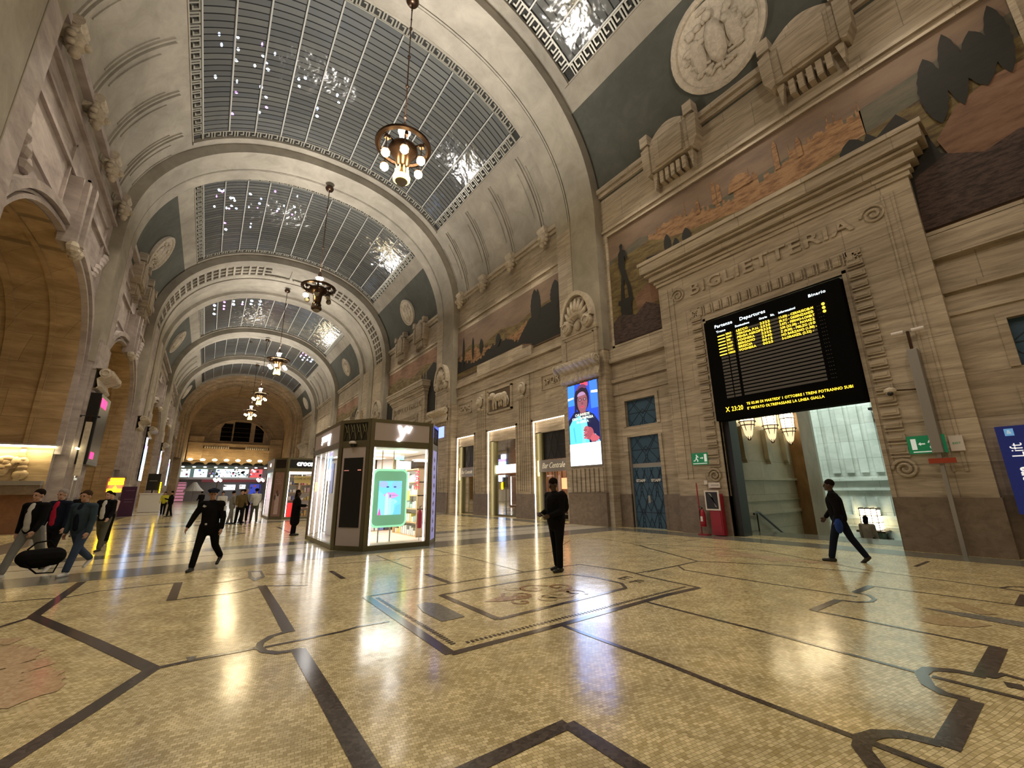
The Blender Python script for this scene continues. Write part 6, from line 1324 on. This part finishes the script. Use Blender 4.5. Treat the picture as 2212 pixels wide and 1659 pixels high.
    for nm in 'LR':
        b = MB(); an = J['a' + nm]; shin = (J['a' + nm] - J['k' + nm]).normalized(); dwn = min(1.2, max(-.9, -shin.y)) 
        lift = an.z - .085; fw = Vector((0, 1, 0)) if lift < .03 else Vector((0, .75, -.65)).normalized()
        if legL[0] > 15 and nm == 'L' and lift >= .03 or legR[0] > 15 and nm == 'R' and lift >= .03: fw = Vector((0, .95, .3)).normalized()
        base = an + Vector((0, 0, -.045)); capsule(b, base - fw * .045, base + fw * .15 + Vector((0, 0, -.012)), .042, .034, shoe); capsule(b, an + Vector((0, 0, .01)), base, .05, .045, shoe); blob(b, 'shoe', t, .012, shoe, 2)
    # top
    b = MB(); zl = -.06 - coat; w = .155 * f
    capsule(b, pel + Vector((0, 0, zl + .05)), che, (w + (.02 if coat else 0)), .16 * f, top); capsule(b, che, nek - up * .1, .155 * f, .11, top); ellip(b, che + up * .04, (.19 * f, .125 * f, .17), top)
    for nm, s in (('L', -1), ('R', 1)):
        capsule(b, nek - up * .07, J['s' + nm], .085, .078, top); capsule(b, J['s' + nm], J['e' + nm], .074, .062, top); capsule(b, J['e' + nm], J['w' + nm] + J['d' + nm] * -.015, .06, .046, top)
    capsule(b, nek - up * .03, nek - up * .0, .068, .066, top); blob(b, 'jacket', t, vox, top, 4)
    if inner:
        b = MB(); ellip(b, che + Vector((0, .088, -.10)), (.085, .078 * f, .30), inner); capsule(b, che + Vector((0, .085, -.3)), che + Vector((0, .075, .12)), .075, .05, inner); ellip(b, nek + Vector((0, .04, -.07)), (.05, .06, .08), inner); blob(b, 'shirt', t, vox, inner, 3)
    # hair
    b = MB(); ellip(b, (0, -.022, .045), (.085, .097, .092), hair, HM); 
    if hairlen: ellip(b, (0, -.06, -.02 - hairlen / 2), (.088, .06, .08 + hairlen / 2), hair, HM)
    blob(b, 'hair', t, .012, hair, 2)
    if extra: extra(t, J, HM, nek, che, pel, up)
    t.scale = (k, k, k); return t
def backpack(mat=C_BLK):
    def f(t, J, HM, nek, che, pel, up):
        b = MB(); ellip(b, che + Vector((0, -.2, 0)), (.15, .11, .23), mat); ellip(b, che + Vector((0, -.24, -.08)), (.12, .1, .14), mat); o = blob(b, 'backpack', t, .014, mat, 3)
        each('strap', t, lambda m, s: m.tube([che + Vector((s * .1, -.16, -.12)), che + Vector((s * .13, .0, -.1)), che + Vector((s * .12, .15, .02)), nek + Vector((s * .09, .07, -.07)), nek + Vector((s * .09, -.09, -.06))], .016, mat, 6), (-1, 1))
    return f
def both(*fs):
    def f(*a):
        for g_ in fs: g_(*a)
    return f
def phone(t, J, HM, nek, che, pel, up):
    m = MB(); c = (J['wL'] + J['wR']) / 2 + Vector((0, .09, .02)); m.box(-.035, .035, -.07, .07, -.005, .005, BLACK, Matrix.Translation(c) @ Matrix.Rotation(.5, 4, 'X')); m.build('phone', t)
def cap(mat=C_BLK, brim=True, flat=False):
    def f(t, J, HM, nek, che, pel, up):
        b = MB(); ellip(b, (0, -.015, .075), (.098, .112, .07) if not flat else (.118, .128, .05), mat, HM)
        if brim: ellip(b, (0, .085, .055), (.07, .075, .012), mat, HM)
        blob(b, 'cap', t, .012, mat, 2)
    return f
def police_bits(t, J, HM, nek, che, pel, up):
    m = MB(); c = che + Vector((.08, .135, .08)); m.box(-.045, .045, -.012, .004, -.02, .02, plain('silver_patch', (.5, .52, .55), .4), Matrix.Translation(c) @ Matrix.Rotation(-.4, 4, 'Y')); m.build('name_badge', t)
    m = MB(); c = J['sL'] + (J['eL'] - J['sL']) * .35 + Vector((-.07, .015, 0)); m.box(-.012, .01, -.04, .04, -.05, .05, MATS['silver_patch'], Matrix.Translation(c)); m.build('arm_patch', t)
    m = MB(); m.tube([pel + Vector((.155 * cos(a * pi / 8), .15 * sin(a * pi / 8), .04)) for a in range(16)], .022, C_BLK, 8, True); m.box(-.02, .02, .155, .18, .02, .06, MATS['silver_patch'], Matrix.Translation(pel)); m.ball(pel + Vector((-.17, .03, -.02)), (.035, .05, .09), C_BLK, 8); m.build('duty_belt', t)
# the near figures
person((5.98, 6.86, 0), 92, 'tall person in black with a backpack looking down at a phone in mid hall', 1.84, SKIND, (4, 3), (-5, 2), (4, 66, .05, .08), (2, 72, .05, .08), 3, pants=C_BLK, head=(24, -20), spread=.085, fat=1.2, extra=both(backpack(), phone), vox=.011)
person((11.5, 3.72, 0), 14, 'person in dark jacket striding left past the ticket portal with a blue bag', 1.80, SKIND, (19, 5), (-19, 10), (-10, 18, .12), (10, 28, .1), 5, pants=C_NVY, shoe=SHOEB, head=(0, 0), vox=.011)
person((.17, 11.85, 0), 155, 'police officer in black uniform and cap walking forward past the first kiosk', 1.76, SKIN, (-20, 30), (20, 4), (-6, 18, .22), (16, 14, .36), 4, top=C_BLK, pants=C_BLK, head=(6, 25), extra=both(cap(C_NVY, True, True), police_bits), fat=1.12, vox=.011)
person((-2.05, 12.95, 0), 150, 'person in denim jacket and faded jeans walking beside the black duffel bag', 1.76, SKIN, (22, 4), (-24, 30), (6, 14, .2), (-4, 14, .14), 6, top=C_DEN, pants=C_JEAN, shoe=SHOEW, hair=HAIRB, inner=C_NVY, fat=1.1, vox=.012)
person((-2.85, 13.35, 0), 150, 'young person with white shirt under an open black jacket, grey trousers, far left', 1.80, SKIN, (-20, 20), (24, 6), (14, 20, .18), (-10, 12, .25), 5, top=C_BLK, inner=C_WHT, pants=C_GREYT, shoe=SHOEW, hair=HAIRD, vox=.012)
person((-2.75, 14.6, 0), 152, 'person in red shirt and dark jacket between two companions on the left', 1.76, SKIN, (12, 4), (-14, 14), (0, 12, .12), (4, 12, .12), 3, top=C_NVY, inner=C_RED, pants=C_BLK, hair=HAIRG, vox=.013)
person((-3.85, 12.6, 0), 150, 'person in black cut off by the left picture edge', 1.72, SKIN, (16, 4), (-18, 20), (10, 16, .2), (6, 20, .2), 3, top=C_BLK, pants=C_BLK, hair=HAIRD, vox=.013)
person((-2.35, 17.6, 0), 160, 'person with open dark jacket over a pale shirt behind the group on the left', 1.74, SKIN, (14, 4), (-16, 18), (6, 40, .12), (4, 30, .12), 3, top=C_BLK, inner=C_WHT, pants=C_KHA, vox=.014)
person((-2.6, 20.2, 0), 165, 'person in pale pink top pushing luggage, half hidden on the left', 1.68, SKIN, (8, 4), (-10, 8), (20, 40, .1), (20, 40, .1), 3, top=cloth('pale_pink_cloth', (.45, .32, .32)), pants=C_BLK, vox=.015, near=False)
person((2.92, 18.5, 0), -100, 'woman in long dark coat with a ponytail standing by the second kiosk', 1.70, SKIND, (2, 2), (-3, 2), (18, 70, .05), (16, 70, .05), 2, pants=C_BLK, coat=.42, hairlen=.22, head=(4, 0), vox=.013)
t = thing('duffel_bag', (-2.42, 12.2, .30), 'black duffel bag carried low between the walkers on the left', 'bag', None, .5)
b = MB(); capsule(b, (-.19, 0, .16), (.2, 0, .14), .14, .17, C_BLK); ellip(b, (0, 0, .1), (.3, .15, .15), C_BLK); blob(b, 'bag_body', t, .014, C_BLK, 3)
m = MB(); m.tube([(-.2, -.02, .3), (-.1, -.03, .42), (.08, -.03, .44), (.18, -.02, .3)], .015, C_BLK, 6); m.tube([(-.22, -.1, .06), (-.05, -.16, -.12), (.18, -.17, -.14), (.28, -.08, .1)], .014, C_BLK, 6); m.build('strap', t)
t = thing('shoulder_bag', (-3.55, 12.45, .72), 'dark shoulder bag at the far left picture edge', 'bag'); b = MB(); ellip(b, (0, 0, 0), (.15, .12, .18), C_BLK); blob(b, 'bag_body', t, .014, C_BLK, 3); m = MB(); m.tube([(-.1, 0, .1), (0, 0, .45), (.1, 0, .1)], .012, C_BLK, 6); m.build('strap', t)
t = thing('carrier_bag', (11.24, 3.66, .76), 'blue bag carried by the walker at the ticket portal', 'bag'); b = MB(); ellip(b, (0, 0, 0), (.12, .07, .16), cloth('blue_bag_cloth', (.02, .05, .22))); blob(b, 'bag_body', t, .012, MATS['blue_bag_cloth'], 3); m = MB(); m.tube([(-.06, 0, .1), (0, 0, .26), (.06, 0, .1)], .008, C_BLK, 6); m.build('strap', t)
# on the stairs beyond the portal
person((19.05, 5.38, -1.12), -95, 'person in beige jacket and black skirt going down the stairs beyond the portal', 1.70, SKIN, (6, 4), (-8, 6), (4, 12, .12), (4, 12, .12), 3, top=C_BEI, pants=C_BLK, hairlen=.08, near=False, vox=.014)
# small figures farther down the hall
FAR = [((-1.95, 39.5), 95, 'security guard in black standing with folded arms by the white desk', dict(top=C_BLK, pants=C_BLK, armL=(25, 85, .05), armR=(25, 85, .05), H=1.8)),
       ((-2.5, 42.5), 170, 'person in yellow vest standing behind the guard', dict(top=C_YEL, pants=C_BLK)),
       ((2.35, 28.2), 10, 'person in white jacket and black cap seen from behind in the talking group', dict(top=C_WHT, pants=C_KHA, H=1.84, extra=cap(C_BLK, False), fat=1.1)),
       ((1.75, 28.0), -60, 'person in black leaning into the talking group', dict(top=C_BLK, pants=C_BLK, H=1.8)),
       ((1.95, 28.9), 170, 'person with light hair inside the talking group', dict(top=C_GREYT, pants=C_BLK, hair=HAIRG, H=1.82)),
       ((1.25, 27.6), -80, 'person in grey and white on the left of the talking group', dict(top=C_GREYT, pants=C_GREYT, H=1.72)),
       ((-.25, 47.0), 20, 'small dark figure walking away near the grey canopy', dict(top=C_BLK, pants=C_BLK)),
       ((.85, 30.5), 180, 'person in pale top right behind the police officer', dict(top=C_WHT, pants=C_NVY, H=1.7)),
       ((1.55, 26.3), 190, 'person with brown jacket just behind the officer shoulder', dict(top=cloth('brown_jacket', (.10, .07, .03)), pants=C_BLK, H=1.78)),
       ((-4.0, 24.0), 170, 'person partly hidden behind the denim jacket walker', dict(top=C_BLK, pants=C_GREYT, H=1.7))]
for (x, y), a_, lab, kw in FAR: person((x, y, 0), a_, lab, near=False, vox=.018, legL=(8, 3), legR=(-8, 5), **kw) if 'armL' in kw else person((x, y, 0), a_, lab, near=False, vox=.018, legL=(8, 3), legR=(-8, 5), armL=(15, 45, .1), armR=(10, 40, .1), **kw)
# ================================================================ LEFT SIDE
STRIPY = plain('cove_strip_yellow', (1, 1, 1), .5, 0, (1, .88, .5), 12)
NJ = NICHE[1][0] + NICHE[1][1]
t = thing('cove_light', (-5.9, NJ, 3.68), 'yellow-white cove light strip along the stone jamb of the near left niche', 'light')
m = MB(); m.box(-3.7, .05, -.14, -.04, 0, .07, STRIPY); m.build('jamb_strip', t); m = MB(); m.box(-3.75, .1, -.2, -.0, .07, .14, LEFTST); m.build('cover', t)
m = MB(); m.box(.64, .70, .15, 1.0, 0, .07, STRIPY); m.box(.64, .70, .93, 1.0, -1.25, .02, STRIPY); m.build('front_strip', t)
area('cove_wash', (-7.6, NJ - .22, 3.6), (0, 0, 0), 3.4, .1, 70, (1, .85, .5))
t = thing('relief_blob', (-7.25, NJ - .05, 2.75), 'worn stone lion relief under the cove light in the near left niche', 'relief'); t.name = 'lion_relief'
m = MB(); rr = random.Random(2)
for k in range(14): m.ball(((rr.random() - .5) * 1.1, 0, (rr.random() - .5) * .8), (.12 + .2 * rr.random(), .1, .12 + .16 * rr.random()), GOLD, 10)
m.build('relief_figure', t, smooth=True)
m = MB(); m.box(-9.6, -5.95, NJ - .5, NJ - .02, 2.02, 2.2, GREY); m.box(-9.6, -5.95, NJ - .45, NJ - .02, 1.62, 2.02, GRAN); m.box(-9.6, -5.92, NJ - .12, NJ - .015, 0, 1.62, plain('red_brown_marble', (.20, .10, .06), .3, noise=.25)); struct(m.build('trim_9'))
t = thing('wall_screen', (-5.28, 29.62, 3.0), 'tall dark display board with red squares on the near left pier', 'screen')
REDL = plain('led_red', (0, 0, 0), .5, 0, (1, .02, .12), 3.0)
m = MB(); m.box(0, .42, -1.22, 1.22, 0, 3.5, BLACK); m.build('housing', t, bevel=.02); m = MB(); m.box(.42, .43, -1.15, .9, .15, 3.35, plain('display_grey', (.05, .055, .07), .35)); m.build('display', t)
m = MB(); m.box(.43, .44, -1.08, .2, 2.85, 3.28, REDL); m.build('red_square', t); m = MB(); m.box(.43, .44, -.95, -.2, .3, .62, REDL); m.build('red_lettering', t)
m = MB(); m.box(.431, .441, -.46, -.42, 2.85, 3.28, plain('led_red_dark', (0, 0, 0), .5, 0, (.8, 0, .05), 1.2)); m.build('seam', t)
t = thing('camera_mast', (-5.05, 28.2, 0), 'slim surveillance mast with a camera in front of the dark board on the left', 'camera mast')
m = MB(); m.box(-.1, .1, -.1, .1, 2.45, 5.0, RELIEF); m.build('box_section', t); m = MB(); m.box(-.04, .04, -.04, .04, 0, 2.45, GREY); m.box(-.04, .04, -.04, .04, 5, 5.35, DKBR); m.build('pole', t)
m = MB(); m.tube([(-.35, 0, 5.3), (.3, 0, 5.3)], .02, BLACK, 6); m.ball((-.35, 0, 5.27), .06, BLACK, 8); m.ball((.3, 0, 5.27), .06, BLACK, 8); m.build('camera_head', t); m = MB(); m.ball((0, -.1, 2.3), .06, WHT, 8); m.build('lamp', t)
# lit screens seen edge-on on the far left piers
SB = [plain('edge_screen_blue', (0, 0, 0), .4, 0, (.25, .55, 1), 4), plain('edge_screen_white', (0, 0, 0), .4, 0, (.75, .8, 1), 4), plain('edge_screen_violet', (0, 0, 0), .4, 0, (.35, .25, .9), 2.5)]
for yy, w in ((52.7, 'middle'), (68.7, 'farther'), (84.1, 'farthest')):
    t = thing('wall_screen', (-5.28, yy, 2.75), 'tall bright video screen on the %s left pier, seen edge-on' % w, 'screen'); m = MB(); m.box(0, .1, -1.05, 1.05, 0, 4.0, BLACK); m.build('casing', t)
    m = MB(); m.box(.1, .11, -1, 1, .05, 1.4, SB[1]); m.box(.1, .11, -1, 1, 1.4, 2.9, SB[0]); m.box(.1, .11, -1, 1, 2.9, 3.3, SB[2]); m.box(.1, .11, -1, .2, 3.3, 3.95, SB[1]); m.build('picture', t)
YEL = plain('yellow_lit_rows', (0, 0, 0), .4, 0, (1, .62, .0), 14)
t = thing('lit_sign', (-5.4, 42, 1.75), 'bright yellow three-row lit sign on a dark purple stand at the left', 'sign')
m = MB(); m.box(-.5, .5, 0, .08, -.06, 1.05, plain('purple_panel', (.05, .01, .05), .5)); m.build('back_panel', t)
m = MB(); m.box(-.32, .42, -.02, 0, .78, .98, YEL); m.box(-.40, .42, -.02, 0, .5, .72, YEL); m.box(-.42, .36, -.02, 0, 0, .22, YEL); m.prism([(-.12, -.02, .28), (.1, -.02, .28), (.0, -.02, .46)], (0, .02, 0), YEL); m.build('lit_rows', t)
m = MB(); m.box(-.05, .05, .02, .08, -1.75, 0, BLACK); m.build('post', t)
area('yellow_sign_glow', (-5.4, 41.85, 2.2), (R_(90), 0, 0), .8, 1, 30, (1, .6, .1))
t = thing('banner', (-4.55, 41.8, .02), 'dark purple information banner standing beside the yellow lit sign', 'banner'); m = MB(); m.box(-.42, .4, 0, .05, 0, 2.1, MATS['purple_panel']); m.build('cloth', t); m = MB()
for z_ in (1.8, 1.2, 1.0): m.box(-.2, .3, -.005, 0, z_, z_ + .03, plain('faint_print', (.2, .12, .2), .6))
m.build('print', t)
t = thing('reception_desk', (-3.95, 50, 0), 'white reception desk with black screens on top at the left of the hall', 'desk'); m = MB(); m.box(-.75, .75, 0, .8, .05, 1.6, INW); m.box(-.8, .8, -.05, .85, 1.55, 1.66, WHITE); m.build('counter', t)
m = MB(); m.box(-.45, .45, .2, .28, 1.9, 3.35, BLACK); m.box(-.05, .05, .3, .35, 1.6, 2, BLACK); m.build('monitor', t); m = MB(); m.box(.5, .56, .1, .16, 1.66, 2.6, YEL); m.build('yellow_light', t)
m = MB(); m.box(-.3, .25, .19, .2, 2.7, 2.75, GREY); m.build('screen_text', t)
# ================================================================ FAR END GALLERY
g0 = MB(); CAN = plain('canopy_dark', (.035, .035, .025), .5)
g0.box(-5.2, 14, 107.5, 113, 6.9, 7.3, CAN)
for k in range(9): g0.lathe([(1.0, 0), (.95, .25), (.6, .5), (0, .6)], CAN, (-4 + k * 2.1, 107.6, 7.2), 10)
g0.box(-5.2, 14, 107.4, 113, 4.3, 4.75, plain('slab_grey', (.22, .20, .19), .5)); g0.box(-5.2, 14, 113, 113.3, 0, 7, plain('far_shop_back', (.3, .3, .3), .6))
struct(g0.build('trim_10'))
m = MB(); m.box(-1, 13.5, 107.3, 107.36, 3.75, 4.3, plain('red_fascia', (.16, .02, .03), .5)); tag(m.build('fascia'), 'long dark red fascia band under the far gallery', 'fascia')
TEAL = plain('lit_shop_teal', (0, 0, 0), .5, 0, (.55, .85, .82), 2.0); LW = plain('lit_shop_white', (0, 0, 0), .5, 0, (.95, .95, 1), 2.6); LB = plain('lit_shop_blue', (0, 0, 0), .5, 0, (.03, .05, .35), 1.0); LR = plain('lit_shop_red', (0, 0, 0), .5, 0, (.8, .05, .05), 1.2)
DKR = plain('far_dark', (.02, .02, .02), .5)
def pane(x0, x1, z0, z1, mat, lab, y=110, cat='shop window', seed=1, n=0):
    t = thing('shop_window', ((x0 + x1) / 2, y, z0), lab, cat, None); w = (x1 - x0) / 2; m = MB(); m.box(-w, w, 0, .1, 0, z1 - z0, mat); m.build('lit_back', t); rr = random.Random(seed)
    m = MB()
    for k in range(n):
        x = -w + rr.random() * (2 * w - .3); z = rr.random() * (z1 - z0 - .4); s_ = .12 + rr.random() * .35; m.box(x, x + s_, -.1, 0, z, z + s_ * (.5 + rr.random()), rr.choice([DKR, PROD[0], PROD[6], GREY, TEAL, LW, DKR, PROD[1]]))
    if n: m.build('goods', t)
    m = MB()
    for x in (-w, w - .08): m.box(x, x + .08, -.12, 0, 0, z1 - z0, DKR)
    m.box(-w, w, -.12, 0, z1 - z0 - .06, z1 - z0, DKR); m.build('frame', t)
pane(-5.0, -3.1, 4.75, 6.5, TEAL, 'pale poster-lit shop window, leftmost on the upper gallery', n=6, seed=1); pane(-2.6, -.2, 4.75, 6.5, TEAL, 'pale lit window second from left on the upper gallery', n=7, seed=2)
pane(-.1, .9, 4.75, 6.5, DKR, 'dark doorway with red sign on the upper gallery', n=8, seed=3); pane(1.1, 7.2, 4.75, 6.6, TEAL, 'long glittering lit shop window in the centre of the upper gallery', n=70, seed=4); pane(7.3, 9.8, 4.75, 6.6, LR, 'red lit shop window at the right of the upper gallery', n=26, seed=5)
pane(2.8, 5.0, 2.2, 3.3, LW, 'white lit ticket window under the red fascia', y=107.6, n=3); pane(5.6, 6.8, 2.4, 3.3, LW, 'small white lit window right of the ticket window', y=107.6, n=2); pane(7.4, 9.6, -0, 3.4, LB, 'dark blue billboard with white bands at the far right', y=107.4, n=5, seed=8)
t = thing('staircase', (-4.4, 104, 0), 'pink lit stairs climbing to the far gallery at the left', 'stairs'); m = MB(); PK = plain('pink_riser', (.35, .16, .2), .5, 0, (.8, .3, .45), .35)
for k in range(20): m.box(-1, 1, k * .28, k * .28 + .3, k * .19, k * .19 + .17, PK if k % 3 else MATS['pale_pink_cloth'])
m.build('steps', t); each('handrail', t, lambda m, e: m.tube([(e, 0, 1), (e, 5.6, 4.6)], .06, GREY, 6), (1.05, -1.05))
t = thing('canopy_cone', (-1.9, 100, 0), 'pale grey cone canopy standing low in front of the far gallery', 'canopy'); t.name = 'tent_canopy'; m = MB(); m.lathe([(.3, 3.6), (1.0, 2.6), (1.6, 2.0), (1.5, 1.9), (0, 1.9)], plain('tent_grey', (.35, .34, .33), .6), seg=16); m.build('cone', t); m = MB(); m.tube([(0, 0, 0), (0, 0, 2)], .1, GREY, 8); m.build('pole', t)
def lamp_post(x, y, lab, first=None):
    if first: o = copy_tree(first); o.location = (x, y, 0); o['label'] = lab; return o
    t = thing('globe_lamp_post', (x, y, 0), lab, 'lamp post'); m = MB(); m.lathe([(.25, 0), (.14, .3), (.09, .6), (.07, 3.6)], DKBR, seg=10); m.build('column', t)
    GF = plain('far_globe', (1, 1, 1), .5, 0, (1, .95, .85), 10)
    for k in range(6): m = MB(); m.ball((.5 * cos(k), .5 * sin(k), 3.9 + .25 * (k % 2)), .24, GF, 8); m.build('globe', t)
    return t
lp = lamp_post(1.55, 100, 'globe lamp post, left one of two in front of the far gallery'); lamp_post(8.7, 100, 'globe lamp post, right one of two beside the crocs kiosk', lp)
UPL = plain('far_uplight', (1, 1, 1), .5, 0, (1, .75, .35), 7)
for k in range(7):
    x = -3.6 + k * 2.13; o = MB(); o.lathe([(0, 0), (.35, .05), (.5, .3), (.2, .5), (0, .5)], UPL, (0, 0, 0), 12); q = o.build('wall_uplight'); q.location = (x, 112.4, 8.3)
    tag(q, 'warm wall lamp on the end wall, number %s from the left' % ['one', 'two', 'three', 'four', 'five', 'six', 'seven'][k] if False else 'warm wall lamp in the row across the end wall', 'lamp', 'row of warm lamps on the end wall'); point('end_wall_wash', (x, 111.9, 8.95), 45, (1, .75, .4), .15)
for k in range(9):
    o = MB(); o.ball((0, 0, 0), (.3, .3, .12), LW, 8); q = o.build('downlight'); q.location = (-4.4 + k * 1.8, 107.6, 6.78); tag(q, 'small white lamp under the edge of the dark canopy', 'lamp', 'row of lamps under the far canopy')
area('gallery_light', (4.5, 106.5, 6.2), (R_(60), 0, 0), 16, .5, 260, (.95, .95, 1))
area('far_floor_light', (4.5, 98, 7.5), (0, 0, 0), 12, 5, 200, (1, .9, .75))

# glowing balls added above the skylight glass to stand for its sparkles
RL = [plain('sparkle_white', (1, 1, 1), .5, 0, (.75, .9, 1), 22), plain('sparkle_blue', (1, 1, 1), .5, 0, (.45, .6, 1), 16), plain('sparkle_violet', (1, 1, 1), .5, 0, (.75, .25, .9), 12)]
rr = random.Random(21)
def added_sparkles(pts, lab, grp, sz):
    for k, (u, y) in enumerate(pts):
        o = MB(); o.ball((0, 0, 0), (sz * (.6 + rr.random()), sz * (.6 + 1.6 * rr.random()), sz), RL[0 if rr.random() < .6 else 1 if rr.random() < .6 else 2], 8); q = o.build('added_sparkle'); q.location = (CX + u, y, vz(u) + .4); tag(q, lab, 'lamp', grp)
c1_ = [(-6.9, 20.5), (-6.8, 21.1), (-6.2, 20.6), (-6.15, 21.3), (-6.2, 22.0), (-5.2, 20.8), (-5.1, 21.5), (-4.9, 21.9), (-4.6, 21.2), (-4.8, 22.3), (-5.4, 22.2), (-6.1, 23.4), (-6.1, 24.2), (-5.0, 23.6), (-4.7, 24.3), (-4.6, 25.1), (-4.9, 25.6), (-7.0, 23.1), (-3.6, 21.9), (-3.3, 22.4), (-3.0, 22.2), (-3.2, 22.9), (-1.2, 22.5), (-1.0, 23.0), (-6.3, 25.2), (-6.2, 25.9), (-2.0, 24.1), (-1.9, 24.7)]
added_sparkles(c1_, 'small cold glow added for a sparkle in the left side of the nearest skylight', 'added sparkles above the nearest skylight', .065)
c2_ = [(-6.9 + 5.6 * rr.random() ** 1.3, 33.6 + 3.2 * rr.random()) for k in range(26)] + [(-6.2, 38.6), (-6.1, 39.7), (-6.3, 40.5), (-4.4, 38.9), (-4.4, 39.5), (6.1, 36.0), (6.3, 37.0), (6.0, 38.5), (6.8, 36.5)]
added_sparkles(c2_, 'small cold glow added for a sparkle in the second skylight', 'added sparkles above the second skylight', .075)
c3_ = [(-6.6 + .9 * (k % 6), 57.0 + 1.3 * (k // 6) + rr.random()) for k in range(14)]
added_sparkles(c3_, 'tiny glow added for a sparkle in the third skylight', 'added sparkles above the third skylight', .12)
c4_ = [(5.5 + .5 * (k % 4), 71.8 + 1.2 * (k // 4) + rr.random()) for k in range(14)]
added_sparkles(c4_, 'tiny glow added for a sparkle in the right of the fourth skylight', 'added sparkles above the fourth skylight', .13)
